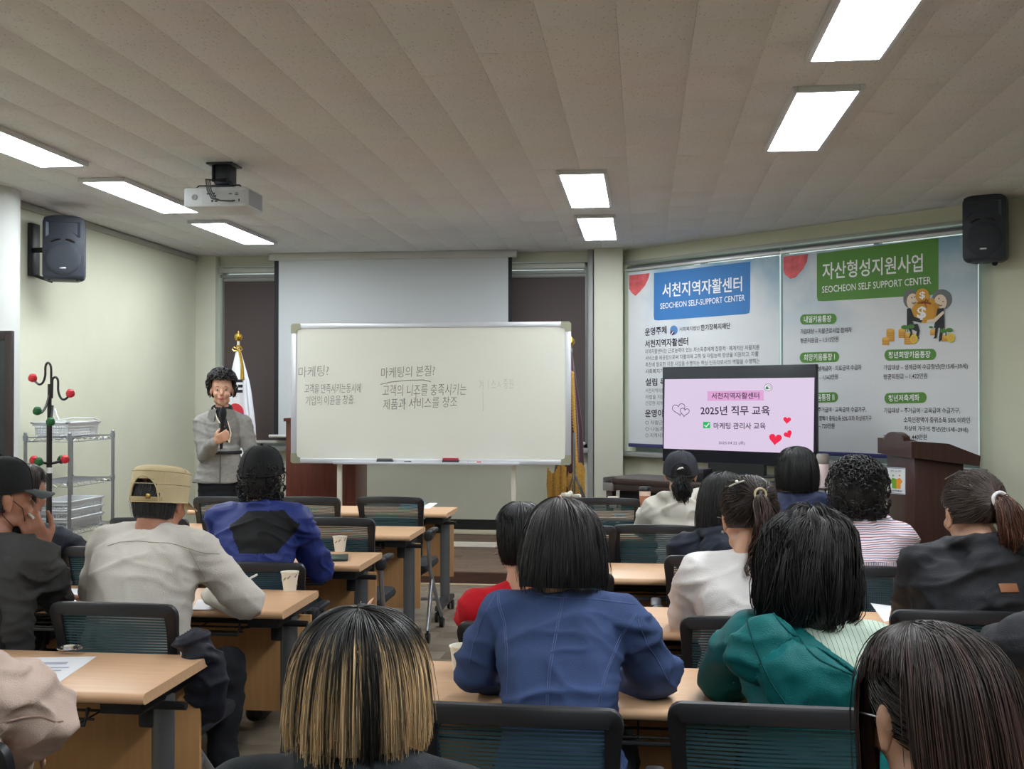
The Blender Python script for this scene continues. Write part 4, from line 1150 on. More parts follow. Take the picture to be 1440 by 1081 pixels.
desk(-.50, 3.72, 'beech seminar desk in front of the denim woman, white-jacket woman seated at it')
desk(-.50, 4.78, 'empty-topped beech seminar desk of the right block, before the woman in dark navy hood')
desk(-.50, 6.17, 'beech seminar desk at which the capped person in white hoodie sits')
desk(-.50, 7.15, 'beech seminar desk of the right block nearest the television, two cups on it')
desk(1.10, 2.84, 'beech seminar desk at the right edge beside the teal-coat woman')

M_cb = mat('chair_black_nylon', (30, 31, 36), .45)
M_cs = mat('chair_seat_fabric', (26, 28, 34), .9, bump=.1, bscale=400)
M_mesh = mat('chair_mesh_teal', (50, 84, 94), .7)
M_sheet = mat('chair_mesh_sheet', (70, 84, 88), .8, alpha=.62)
M_silver = mat('chair_silver_tube', (168, 170, 176), .3, metal=.7)
BW, BB, BZ0, BZ1 = .207, .185, .50, .872
def back_pt(u, v):
    """u -1..1 across, v 0..1 up"""
    hw = BB + (BW - BB) * v
    return Vector((u * hw, -.215 + .035 * u * u - .05 * v + .02 * math.sin(v * PI), BZ0 + (BZ1 - BZ0) * v + .010 * (1 - u * u) * v))
def make_chair():
    t = thing('mesh_chair', '', 'chair')
    fr = MB(); path = []
    c = .16
    def cr(u, v): path.append((u, v))
    for k in range(9): cr(-.87 + 1.74 * k / 8, .965)
    for k in range(1, 5): a = k / 5 * PI / 2; cr(.87 + .055 * math.sin(a), .915 + .05 * math.cos(a))
    for k in range(7): cr(.925, .90 - .76 * k / 6)
    for k in range(1, 5): a = k / 5 * PI / 2; cr(.87 + .055 * math.cos(a), .12 - .08 * math.sin(a))
    for k in range(9): cr(.87 - 1.74 * k / 8, .04)
    for k in range(1, 5): a = k / 5 * PI / 2; cr(-.87 - .055 * math.sin(a), .12 - .08 * math.cos(a))
    for k in range(7): cr(-.925, .14 + .76 * k / 6)
    for k in range(1, 5): a = k / 5 * PI / 2; cr(-.87 - .055 * math.cos(a), .915 + .05 * math.sin(a))
    pts = [back_pt(u, v) for u, v in path]
    # rectangular section swept along the outline
    N = len(pts); V = []; 
    for i in range(N):
        tg = (pts[(i + 1) % N] - pts[i - 1]).normalized()
        n = Vector((0, 1, 0)); n = (n - tg * n.dot(tg)).normalized(); s = tg.cross(n)
        ctr = back_pt(0, .5); out = 1 if s.dot(pts[i] - ctr) > 0 else -1; s = s * out
        wdt = .0155 if abs(path[i][1] - .5) < .4 else .019
        for (a, b_) in ((wdt, .010), (wdt * .6, .014), (-wdt, .012), (-wdt, -.012), (wdt * .6, -.014), (wdt, -.010)): V.append(pts[i] + s * a + n * b_)
    Fs = [(i * 6 + k, i * 6 + (k + 1) % 6, ((i + 1) % N) * 6 + (k + 1) % 6, ((i + 1) % N) * 6 + k) for i in range(N) for k in range(6)]
    fr.add(V, Fs, True); fr.build('backrest_frame', M_cb, t)
    ms = MB(); R = 34
    for r in range(R):
        v = .10 + .80 * r / (R - 1)
        a = [back_pt(-.86 + 1.72 * k / 8, v) + Vector((0, .002, 0)) for k in range(9)]
        vs = []
        for q in a: vs += [q + Vector((0, 0, .0026)), q - Vector((0, 0, .0026))]
        ms.add(vs, [(2 * i, 2 * i + 1, 2 * i + 3, 2 * i + 2) for i in range(8)], True)
    ms.build('mesh_ribs', M_mesh, t, kind='stuff')
    vs = [back_pt(-.88 + 1.76 * i / 6, .08 + .84 * j / 4) + Vector((0, .006, 0)) for j in range(5) for i in range(7)]
    MB().add(vs, [(j * 7 + i, j * 7 + i + 1, (j + 1) * 7 + i + 1, (j + 1) * 7 + i) for j in range(4) for i in range(6)], True).build('mesh_sheet', M_sheet, t)
    MB().box((0, .03, .432), (.43, .43, .055), bev=.024).build('seat', M_cs, t)
    MB().box((0, .03, .400), (.36, .36, .02), bev=.006).build('seat_pan', M_cb, t)
    sp = MB().tube([(-.15, -.13, .41), (-.15, -.225, .45), (-.15, -.225, .53), (0, -.235, .54), (.15, -.225, .53)], .014, 8).tube([(.15, -.13, .41), (.15, -.225, .45), (.15, -.225, .56)], .014, 8)
    sp.build('back_support', M_cb, t)
    for s in (-1, 1):
        MB().tube([(s * .232, -.20, .63), (s * .236, -.20, .52), (s * .238, -.17, .42), (s * .238, .06, .20), (s * .238, .22, .075)], .0125, 10).build('leg', M_silver, t)
        MB().tube([(s * .238, -.12, .37), (s * .238, -.20, .22), (s * .238, -.26, .075)], .0125, 10).build('leg', M_silver, t)
        MB().box((s * .232, -.19, .645), (.045, .075, .06), bev=.012).tube([(s * .205, -.2, .64), (s * .232, -.2, .64)], .012, 8).build('armrest_hub', M_cb, t)
        MB().box((s * .238, -.09, .665), (.045, .16, .025), bev=.01).build('armrest', M_cb, t)
        for y in (.22, -.26): MB().cyl((s * .238 - .013, y, .03), (s * .238 + .013, y, .03), .03, 14).cyl((s * .238, y, .03), (s * .238, y, .08), .008, 8).build('caster', M_black, t)
    MB().tube([(-.238, .05, .21), (.238, .05, .21)], .010, 8).build('stretcher', M_silver, t)
    return t
chair0 = make_chair(); used_ch = [False]
def chair(px_, Z, lab, rz=0.0, scale=1):
    o = chair_(px_, Z, lab, rz); o.scale = (1, 1, scale); return o
def chair_(px_, Z, lab, rz):
    p = at(px_, 700, Z); loc = (p.x, p.y + .23, 0)
    if not used_ch[0]:
        used_ch[0] = True; chair0.location = loc; chair0.rotation_euler[2] = rz; chair0['label'] = lab; chair0['group'] = 'black mesh chairs'; return chair0
    return dup(chair0, loc, rz, lab, 'black mesh chairs')
# left block
chair(318, 6.77, 'black mesh chair by the presenter, leftmost of three at the foremost left desk')
chair(432, 6.77, 'black mesh chair in front of the wooden lectern, at the foremost left desk')
chair(549, 6.77, 'black mesh chair before the papers on the foremost left desk')
chair(340, 5.62, 'black mesh chair mostly hidden by the blue-jacket man, second row')
chair(471, 5.62, 'empty black mesh chair right of the man in the blue jacket')
chair(210, 5.62, 'black mesh chair beyond the head of the man in the beige cap')
chair(357, 4.53, 'black mesh chair of the man in the blue jacket', .03, .93)
chair(153, 4.53, 'black mesh chair left of the beige-cap man, beside the sheets on the third desk')
chair(12, 4.53, 'black mesh chair of the short-haired man at the left edge')
chair(162, 3.43, 'black mesh chair of the man in the beige cap, dark vest hanging on it', -.02, .975)
chair(-60, 3.43, 'black mesh chair of the man in the dark grey jacket', -.2)
chair(-110, 2.02, 'black mesh chair of the person in the peach jacket, bottom left corner', -.1)
# right block
chair(735, 2.22, 'black mesh chair of the woman in denim, bottom centre', -.03)
chair(1090, 2.22, 'black mesh chair of the teal-coat woman, big and near the bottom', -.03)
chair(1540, 2.22, 'black mesh chair at the right edge under the dark-sleeved person')
chair(738, 3.37, 'black mesh chair of the red-shirt person, behind the denim woman', 0, .92)
chair(788, 4.28, 'black mesh chair corner just right of the denim shoulder', 0, .93)
chair(1046, 3.37, 'black mesh chair of the white-jacket woman, mostly behind her', .06, .94)
chair(1350, 3.37, 'black mesh chair of the brown-ponytail woman in black', 0, .96)
chair(1010, 4.28, 'black mesh chair of the long-haired woman in dark navy')
chair(1212, 4.28, 'black mesh chair of the curly-haired woman in striped shirt', 0, .955)
chair(922, 5.3, 'black mesh chair with a see-through back, of the person in the ivory hood')
chair(806, 5.3, 'black mesh chair edge just right of the denim woman\'s hair')
chair(852, 6.70, 'empty black mesh chair in front of the white paper cup')
chair(1125, 5.3, 'black mesh chair of the bob-haired woman in navy')
chair(510, 1.08, 'black mesh chair under the blond-streaked woman')
chair(1320, 1.02, 'black mesh chair under the woman with glasses at lower right')

# ================================================================ THINGS ON THE DESKS
DZ = .7202
M_paper = mat('paper_white', (232, 233, 238), .7)
M_cup = mat('cup_paper', (232, 226, 212), .6)
def cup(px_, py_, Z, lab, h=.075, decor=True):
    p = onz(px_, py_, DZ)
    t = thing('paper_cup', lab, 'cup', (p.x, p.y, DZ))
    MB().lathe([(0, .002), (.024, .002), (.025, 0), (.035, h), (.037, h + .001), (.037, h - .003), (.034, h - .004), (.024, .005), (0, .005)], n=28).build('cup_body', M_cup, t)
    if decor:
        d = MB()
        for k in range(9):
            a = k * 2.4; z = .02 + .045 * ((k * .37) % 1); r = .0252 + .01 * z / h
            for j in range(3):
                aa = a + .12 * j; c_ = Vector((math.cos(aa) * r, math.sin(aa) * r, z + .004 * j)); d.ball(c_, (.0035, .0035, .0028), 6)
        d.build('printed_flowers', mat('cup_print', (150, 140, 120), .7), t)
def paper(c0, c1, c2, c3, lab, curl=0, printed=None, z=DZ):
    """four pixel corners on the desk top"""
    P = [onz(x, y, z) for x, y in (c0, c1, c2, c3)]
    o = sum(P, Vector()) / 4
    t = thing('paper_sheet', lab, 'paper', tuple(o))
    n = 8; V = []
    for j in range(n + 1):
        for i in range(n + 1):
            u, v = i / n, j / n
            q = P[0].lerp(P[1], u).lerp(P[3].lerp(P[2], u), v) - o
            q.z += .0006 + curl * max(0, u + v - 1.2) ** 2
            V.append(q)
    m = MB().add(V, [(j * (n + 1) + i, j * (n + 1) + i + 1, (j + 1) * (n + 1) + i + 1, (j + 1) * (n + 1) + i) for j in range(n) for i in range(n)], True)
    m.build('sheet', M_paper, t)
    if printed:
        m = MB()
        for (u0_, v0_, u1_, v1_) in printed:
            q = [P[0].lerp(P[1], a).lerp(P[3].lerp(P[2], a), b_) - o + Vector((0, 0, .0014)) for a, b_ in ((u0_, v0_), (u1_, v0_), (u1_, v1_), (u0_, v1_))]
            m.add(q, [(0, 1, 2, 3)])
        m.build('printed_lines', mat('print_lines', (176, 178, 200), .7), t)
    return t
cup(407.5, 830, 0, 'floral paper cup at the end of the desk by the beige-cap man\'s elbow')
cup(478, 775, 0, 'floral paper cup beside the dark phone case')
cup(862, 713.5, 0, 'small plain white paper cup on the far right desk', decor=False)
cup(650, 945, 0, 'white paper cup half hidden by the denim sleeve', decor=False)
pcf = onz(907, 716, DZ)
t = thing('coffee_cup', 'tall takeaway coffee cup with black lid near the white hoodie', 'cup', (pcf.x, pcf.y, DZ))
MB().lathe([(0, 0), (.029, 0), (.041, .13), (.0, .131)], n=28).build('cup_body', mat('cup_cream', (222, 208, 200), .5), t)
MB().lathe([(.0325, .03), (.0400, .095)], n=28).build('sleeve', mat('cup_sleeve_kraft', (170, 120, 92), .8), t)
MB().lathe([(.044, .128), (.045, .138), (.040, .150), (.036, .156), (0, .156)], n=28).build('lid', M_black, t)
paper((20, 925), (136, 923), (75, 965), (-20, 965), 'printed sheet on the nearest left desk beside the wristwatch', 0, [(.12, .2, .75, .28), (.12, .38, .85, .42), (.12, .48, .8, .52), (.2, .6, .5, .85)])
paper((92, 827), (135, 829), (120, 848), (86, 847), 'white sheet beside the left hand of the man in the beige cap')
paper((278, 843), (310, 843), (300, 857), (270, 857), 'white sheet under the right forearm of the beige-cap man')
paper((85, 768), (150, 771), (150, 776), (82, 777), 'white sheet on the third left desk, behind the empty chair')
paper((604, 707), (616, 707), (604, 715), (588, 715), 'white sheet lying on the end of the foremost left desk')
t = paper((566, 706.5), (598, 706.5), (596, 714.5), (560, 714.5), 'pale blue folder seen through the chair back on the foremost left desk', 0, z=DZ + .001)
t.children[0].data.materials[0] = mat('folder_blue', (120, 160, 178), .6)
paper((1224, 848), (1262, 853), (1268, 872), (1243, 874), 'curled white sheet on the desk beside the black-jacket woman', .10)
# wristwatch
p = onz(97, 920, DZ)
t = thing('wristwatch', 'metal wristwatch lying on the nearest left desk', 'watch', (p.x, p.y, DZ + .012), .4)
MB().cyl((0, 0, .004), (0, 0, .014), .018, 24).build('watch_case', M_chrome, t)
MB().cyl((0, 0, .014), (0, 0, .0146), .015, 24).build('dial', mat('dial_cream', (220, 210, 190), .3), t)
w_ = MB()
for k in range(22):
    a = 2 * PI * k / 22
    if abs(math.sin(a / 2)) < .25: continue
    w_.box((.0 + .032 * math.sin(a), .034 - .034 * math.cos(a), .002), (.014, .008, .005), Rz(-a) , bev=.001)
w_.build('bracelet', M_chrome, t)
# phone in a folding case
p = onz(477, 786, DZ)
t = thing('phone_case', 'dark green folding phone case with strap, beside the paper cup', 'phone', (p.x, p.y, DZ), .25)
MB().box((0, 0, .008), (.085, .155, .012), bev=.004).build('cover', mat('case_green', (46, 62, 56), .55), t)
MB().box((0, 0, .0012), (.08, .15, .002)).build('phone_body', M_black, t)
MB().box((0, .03, .0145), (.03, .022, .003), bev=.001).build('clasp_strap', mat('case_green_light', (78, 96, 86), .5), t)
# pen held by the beige-cap man
def pen(a, b_, lab, m=None):
    a = Vector(a); b_ = Vector(b_)
    t = thing('pen', lab, 'pen', tuple(a))
    d = b_ - a
    MB().tube([(0, 0, 0), d * .92], .0042, 8).build('barrel', m or mat('pen_white', (225, 225, 228), .3), t)
    MB().tube([d * .92, d], [.0042, .0012], 8).build('tip', M_metal, t)
PEN1 = (at(361, 808, 3.95), at(344, 817, 3.85))
pen(PEN1[0], PEN1[1], 'slim white pen standing up behind the beige-cap man\'s forearm')
# ================================================================ PEOPLE
def vnoise(P, f, seed=0):
    """smooth value noise, vectorised; P Nx3 -> N in -1..1"""
    P = np.asarray(P, dtype=np.float64) * f + seed * 17.31
    i = np.floor(P).astype(np.int64); t = P - i; t = t * t * (3 - 2 * t)
    def h(a):
        n = (a[:, 0] * 73856093) ^ (a[:, 1] * 19349663) ^ (a[:, 2] * 83492791)
        n = (n ^ (n >> 13)) * 1274126177 & 0x7fffffff
        n = (n ^ (n >> 16)) & 0xffff
        return n / 32767.5 - 1
    r = 0
    for dx in (0, 1):
        for dy in (0, 1):
            for dz in (0, 1):
                wt = (t[:, 0] if dx else 1 - t[:, 0]) * (t[:, 1] if dy else 1 - t[:, 1]) * (t[:, 2] if dz else 1 - t[:, 2])
                r = r + wt * h(i + np.array([dx, dy, dz]))
    return r

def sphere_np(n=14, m=9):
    V = []; 
    for j in range(m + 1):
        ph = PI * j / m
        for i in range(n): V.append((math.sin(ph) * math.cos(2 * PI * i / n), math.sin(ph) * math.sin(2 * PI * i / n), math.cos(ph)))
    Q = [(j * n + i, (j + 1) * n + i, (j + 1) * n + (i + 1) % n, j * n + (i + 1) % n) for j in range(m) for i in range(n)]
    return np.array(V), np.array(Q)
SPH, SPQ = sphere_np()

class Blob:
    """overlapping limbs fused into one continuous surface by voxel remeshing"""
    def __init__(s): s.V = []; s.Q = []; s.n = 0
    def _add(s, V, Q): s.V.append(V); s.Q.append(Q + s.n); s.n += len(V)
    def ell(s, c, r, R=None):
        V = SPH * np.array(r)
        if R is not None: V = V @ np.array(R).T
        s._add(V + np.array(c), SPQ); return s
    def cone(s, a, b, ra, rb, n=14):
        a = np.array(a, float); b = np.array(b, float); d = b - a; L = np.linalg.norm(d)
        if L < 1e-6: return s.ell(a, (ra,) * 3)
        d /= L; ref = np.array([0, 0, 1.]) if abs(d[2]) < .9 else np.array([1., 0, 0]); u = np.cross(d, ref); u /= np.linalg.norm(u); v = np.cross(d, u)
        rings = []
        for ph in np.linspace(-PI / 2, 0, 5): rings.append((a + d * ra * math.sin(ph), ra * math.cos(ph)))
        for ph in np.linspace(0, PI / 2, 5): rings.append((b + d * rb * math.sin(ph), rb * math.cos(ph)))
        V = []; 
        for c, r in rings:
            for k in range(n):
                an = 2 * PI * k / n; V.append(c + max(r, 1e-4) * (u * math.cos(an) + v * math.sin(an)))
        m = len(rings); Q = [(j * n + k, j * n + (k + 1) % n, (j + 1) * n + (k + 1) % n, (j + 1) * n + k) for j in range(m - 1) for k in range(n)]
        s._add(np.array(V), np.array(Q)); return s
    def chain(s, pts, rs):
        for i in range(len(pts) - 1): s.cone(pts[i], pts[i + 1], rs[i], rs[i + 1])
        return s
    def loft(s, secs, n=28):
        """secs: (centre, rx, ry) ellipses in the xy plane (tilted by optional 4th: rotation about x)"""
        V = []
        for q in secs:
            c = np.array(q[0]); tilt = q[3] if len(q) > 3 else 0
            for k in range(n):
                a = 2 * PI * k / n; ca, sa = math.cos(a), math.sin(a)
                ex = math.copysign(abs(ca) ** .85, ca); ey = math.copysign(abs(sa) ** .85, sa)
                V.append(c + np.array([q[1] * ex, q[2] * ey * math.cos(tilt), q[2] * ey * math.sin(tilt)]))
        m = len(secs)
        Q = [(j * n + k, j * n + (k + 1) % n, (j + 1) * n + (k + 1) % n, (j + 1) * n + k) for j in range(m - 1) for k in range(n)]
        b0 = len(V)
        for e, (r0) in ((0, 0), (1, (m - 1) * n)):
            c = np.array(secs[0 if e == 0 else -1][0])
            V.append(c)
        for k in range(0, n):
            Q.append((b0, (k + 1) % n, k, k)); Q.append((b0 + 1, (m - 1) * n + k, (m - 1) * n + (k + 1) % n, (m - 1) * n + (k + 1) % n))
        s._add(np.array(V), np.array(Q)); return s
    def mesh(s, voxel, smooth=3, thin=None):
        me = bpy.data.meshes.new('tmp'); V = np.concatenate(s.V)
        F = [tuple(dict.fromkeys(map(int, q))) for Q in s.Q for q in Q]
        F = [f_ for f_ in F if len(f_) > 2]
        me.from_pydata(V.tolist(), [], F); me.update()
        o = bpy.data.objects.new('tmp', me); TMP.collection.objects.link(o)
        md = o.modifiers.new('r', 'REMESH'); md.mode = 'VOXEL'; md.voxel_size = voxel
        if smooth:
            sm = o.modifiers.new('s', 'SMOOTH'); sm.factor = .5; sm.iterations = smooth
        if thin: dm = o.modifiers.new('d', 'DECIMATE'); dm.ratio = thin; o.modifiers.new('t', 'TRIANGULATE')
        dg = tmp_depsgraph()
        oe = o.evaluated_get(dg); m2 = oe.to_mesh()
        n = len(m2.vertices); co = np.empty(n * 3, np.float32); m2.vertices.foreach_get('co', co)
        no = np.empty(n * 3, np.float32); m2.vertices.foreach_get('normal', no)
        q = len(m2.loops); lv = np.empty(q, np.int32); m2.loops.foreach_get('vertex_index', lv)
        oe.to_mesh_clear(); bpy.data.objects.remove(o); bpy.data.meshes.remove(me)
        return co.reshape(-1, 3).astype(float), no.reshape(-1, 3).astype(float), lv.reshape(-1, 3 if thin else 4)

def wrinkle(V, N, amp, seed, f=(5, 5, 15), f2=(14, 14, 30)):
    """soft folds: broad swells plus narrow creases that wander"""
    w0 = vnoise(V * 4.0, 1, seed + 5)[:, None] * .07
    a = vnoise((V + w0) * np.array(f), 1, seed); b = vnoise((V + w0 * 1.6) * np.array(f2), 1, seed + 3)
    c = vnoise(V * np.array((11, 11, 8)), 1, seed + 7); e = vnoise((V + w0) * np.array((9, 9, 20)) + V[:, [2, 0, 1]] * 9, 1, seed + 9)
    r = (1 - np.abs(a)) ** 3; q = (1 - np.abs(e)) ** 4
    return V + N * (amp * (1.1 * (r - .35) + .8 * (q - .3) + .35 * b + .8 * c))[:, None]

# ---- hands
def hand_prims(B, wrist, d, n, side, curl=.5, s=1.0):
    """wrist point, d = direction of the fingers, n = palm normal (out of the palm), side = +1 thumb towards d x n"""
    d = np.array(Vector(d).normalized()); n = np.array(n, float); n -= d * n.dot(d); n /= np.linalg.norm(n); w_ = np.cross(d, n) * side
    p0 = np.array(wrist)
    B.cone(p0, p0 + d * .02 * s, .024 * s, .026 * s)
    for k in (-1.5, -.5, .5, 1.5): B.cone(p0 + d * .02 * s + w_ * k * .012 * s, p0 + d * .082 * s + w_ * k * .0185 * s, .0145 * s, .0115 * s)
    L = {1.5: .072, .5: .080, -.5: .075, -1.5: .058}
    for k, l in L.items():
        a = p0 + d * .084 * s + w_ * k * .0195 * s; ang = curl * .55; q = a
        for j, f_ in enumerate((.45, .32, .23)):
            dr = d * math.cos(ang) + n * math.sin(ang); e = q + dr * l * f_ * s
            B.cone(q, e, (.0092 - j * .0007) * s, (.0086 - j * .0009) * s); q = e; ang += curl * .95
    a = p0 + d * .022 * s + w_ * .022 * s; e = a + (d * .6 + w_ * .7 + n * .25) * .040 * s; B.cone(a, e, .014 * s, .0115 * s)
    e2 = e + (d * .85 + w_ * .25 + n * (.3 + curl * .5)) * .032 * s; B.cone(e, e2, .011 * s, .0095 * s)
    e3 = e2 + (d * .8 - w_ * .1 + n * (.3 + curl * .7)) * .024 * s; B.cone(e2, e3, .0095 * s, .0075 * s)

def head_prims(B, T):
    """T(p) maps head-local coordinates (x right, y forward, z up, origin between the ears) to body space; T.R rotation"""
    def E(c, r, R=None):
        RR = T.R if R is None else T.R @ R
        B.ell(T(c), [q * T.s for q in r], RR)
    E((0, -.012, .032), (.074, .092, .083)); E((0, .022, .012), (.068, .070, .072)); E((0, .028, -.035), (.058, .058, .068))
    E((0, .052, -.085), (.034, .032, .030)); E((.034, .012, -.072), (.026, .040, .026)); E((-.034, .012, -.072), (.026, .040, .026))
    E((0, .076, .022), (.050, .017, .012))
    for s in (-1, 1):
        E((s * .036, .060, -.030), (.026, .026, .024)); E((s * .030, .074, .006), (.016, .014, .006))
        E((s * .077, -.006, -.012), (.008, .019, .032), Rx(.15)); E((s * .082, -.010, .000), (.007, .017, .020), Rx(.2)); E((s * .080, -.002, -.036), (.006, .010, .011))
        E((s * .010, .094, -.035), (.008, .009, .007))
    a, b = T((0, .084, .004)), T((0, .103, -.030)); B.cone(a, b, .008 * T.s, .0115 * T.s)
    E((0, .086, -.058), (.024, .012, .008)); E((0, .084, -.070), (.020, .012, .008)); E((0, .080, -.052), (.030, .016, .016))

class HeadT:
    def __init__(s, pos, yaw, pitch, roll=0, sc=1.0):
        s.pos = Vector(pos); s.R = Rz(yaw) @ Rx(pitch) @ Ry(roll); s.s = sc
    def __call__(s, p): return s.pos + s.R @ (Vector(p) * s.s)

# ---- hair
def tubes_np(P, r, sides=3):
    """P: N,K,3 strands; r: K or N,K radii"""
    N, K, _ = P.shape
    T = np.gradient(P, axis=1); T /= np.linalg.norm(T, axis=2, keepdims=True) + 1e-9
    ref = np.array([.3, .2, .93]); A = np.cross(T, ref); A /= np.linalg.norm(A, axis=2, keepdims=True) + 1e-9; B_ = np.cross(T, A)
    r = np.broadcast_to(r, (N, K))[..., None]
    V = np.stack([P + r * (A * math.cos(2 * PI * k / sides) + B_ * math.sin(2 * PI * k / sides)) for k in range(sides)], axis=2)
    base = (np.arange(N)[:, None] * K + np.arange(K - 1)[None, :]) * sides
    Q = np.concatenate([np.stack([base + k, base + (k + 1) % sides, base + sides + (k + 1) % sides, base + sides + k], axis=-1).reshape(-1, 4) for k in range(sides)])
    return V.reshape(-1, 3), Q
def interp_prof(prof, s):
    L = [0]
    for a, b in zip(prof, prof[1:]): L.append(L[-1] + math.hypot(b[0] - a[0], b[1] - a[1]))
    L = np.array(L) / L[-1]
    # smooth a little by resampling
    return np.interp(s, L, [p[0] for p in prof]), np.interp(s, L, [p[1] for p in prof])

def smooth_prof(prof, it=2):
    for _ in range(it):
        o = [prof[0]]
        for a, b in zip(prof, prof[1:]): o += [(a[0] * .75 + b[0] * .25, a[1] * .75 + b[1] * .25), (a[0] * .25 + b[0] * .75, a[1] * .25 + b[1] * .75)]
        o.append(prof[-1]); prof = o
    return prof

def hair_fall(prof, rx=.088, ry=.104, yo=-.012, face=1.15, face_l=None, fringe=.045, n=1500, K=11, rad=.0011, col=None, wave=.0, wf=14, jitter=.05, lump=.004, seed=1, part=(0.0, .02), lift=.0, asym=0.0, locks=None, ragged=.04, fly=.03):
    """hair that flows from the parting over the skull and hangs to a hem. col(s, a, rnd) -> Nx3
       prof: (radius factor, z) from crown to hem."""
    rng = np.random.default_rng(seed); prof = smooth_prof(prof)
    def surf(a, s, off):
        R, z = interp_prof(prof, s)
        x = rx * R * np.sin(a); y = yo + ry * R * np.cos(a)
        # the parting shifts the crown
        w_ = np.clip(1 - R, 0, 1); x = x + part[0] * w_; y = y + part[1] * w_
        nx, ny = np.sin(a), np.cos(a); up = np.clip(1 - R, 0, 1)
        lm = lump * vnoise(np.stack([nx * 2.6, ny * 2.6, s * 2.2 + 0 * a], -1).reshape(-1, 3), 1.4, seed).reshape(np.shape(a))
        o = off + lm
        if asym: z = z - asym * np.sin(a) * np.clip(s - .5, 0, 1)
        return np.stack([x + nx * o * (1 - up * .8), y + ny * o * (1 - up * .8), z + o * up], -1)
    def smax(a):
        """how far along the profile strands go at azimuth a (0 = face)"""
        ss = np.linspace(0, 1, 200); R, z = interp_prof(prof, ss)
        sf = ss[np.argmax(z < fringe)] if fringe is not None else 1.0
        k = np.clip((np.abs(a) - np.where(a < 0, face_l or face, face)) / .22, 0, 1)
        r_ = sf + (1 - sf) * k * k * (3 - 2 * k)
        if locks:
            l0, l1, lz = locks; sl = ss[np.argmax(z < lz)]
            r_ = np.where((a > l0) & (a < l1), np.maximum(r_, sl), r_)
        return r_
    # under-shell
    na, ns = 56, 26
    A, S = np.meshgrid(np.linspace(-PI, PI, na, endpoint=False), np.linspace(0, 1, ns), indexing='ij')
    Ss = S * smax(A) * .97
    V0 = surf(A, Ss, -.004 + 0 * A)
    Vi = surf(A, Ss, -.016 + 0 * A)
    V = np.concatenate([V0.reshape(-1, 3), Vi.reshape(-1, 3)]); M = na * ns
    ii = np.arange(na)[:, None]; jj = np.arange(ns - 1)[None, :]
    q = np.stack([ii * ns + jj, ((ii + 1) % na) * ns + jj, ((ii + 1) % na) * ns + jj + 1, ii * ns + jj + 1], -1).reshape(-1, 4)
    e = np.arange(na); rim = np.stack([e * ns + ns - 1, ((e + 1) % na) * ns + ns - 1, M + ((e + 1) % na) * ns + ns - 1, M + e * ns + ns - 1], -1)
    Q = np.concatenate([q, q[:, ::-1] + M, rim])
    col = col or (lambda s, a, r: np.tile(np.array([[.012, .010, .010]]), (len(s), 1)) * (1 + .5 * r[:, None]))
    C = [col(np.concatenate([Ss.ravel(), Ss.ravel()]), np.concatenate([A.ravel(), A.ravel()]), np.zeros(2 * M))]
    # strands
    a0 = rng.uniform(-PI, PI, n); s0 = rng.uniform(0, 1, n) ** 1.6 * .72
    sm = smax(a0) * (1 - ragged * (.5 + .5 * vnoise(np.stack([np.sin(a0) * 7, np.cos(a0) * 7, np.zeros(n)], -1), 1.7, seed + 6)) ** 2); s1 = sm * (1 - np.abs(rng.normal(0, jitter, n))) + rng.normal(0, .01, n); s0 = np.minimum(s0, s1 - .15); s0 = np.maximum(s0, 0)
    t = np.linspace(0, 1, K)[None, :]
    S = s0[:, None] + (s1 - s0)[:, None] * t
    clump = vnoise(np.stack([np.sin(a0) * 5, np.cos(a0) * 5, np.zeros(n)], -1), 1.5, seed + 2)
    Aa = a0[:, None] + (clump[:, None] * .10 + rng.normal(0, .05, n)[:, None]) * t ** 1.5 + wave * np.sin(S * wf + clump[:, None] * 6 + rng.normal(0, .25, n)[:, None]) * t
    off = (rng.uniform(-.001, .005, n) + lift * rng.uniform(0, 1, n))[:, None] * (np.sin(t * PI * .85 + .2)) 
    off = off + (rng.uniform(0, 1, n) < fly)[:, None] * rng.uniform(.003, .012, n)[:, None] * t
    off = off + (np.clip(clump, -.2, 1) * .006)[:, None] * np.clip(t - .3, 0, 1)
    off = off + wave * .05 * np.sin(S * wf * 1.1 + clump[:, None] * 5)
    P = surf(Aa, S, off)
    r = rad * (np.sin(np.clip(t, 0, 1) * PI * .9 + .25) * .75 + .3)
    V2, Q2 = tubes_np(P, np.broadcast_to(r, (n, K)))
    rr = rng.normal(0, 1, n)
    C.append(np.repeat(col(S.ravel(), Aa.ravel(), np.repeat(rr, K)), 3, axis=0))
    return np.concatenate([V, V2]), np.concatenate([Q, Q2 + len(V)]), np.concatenate(C)

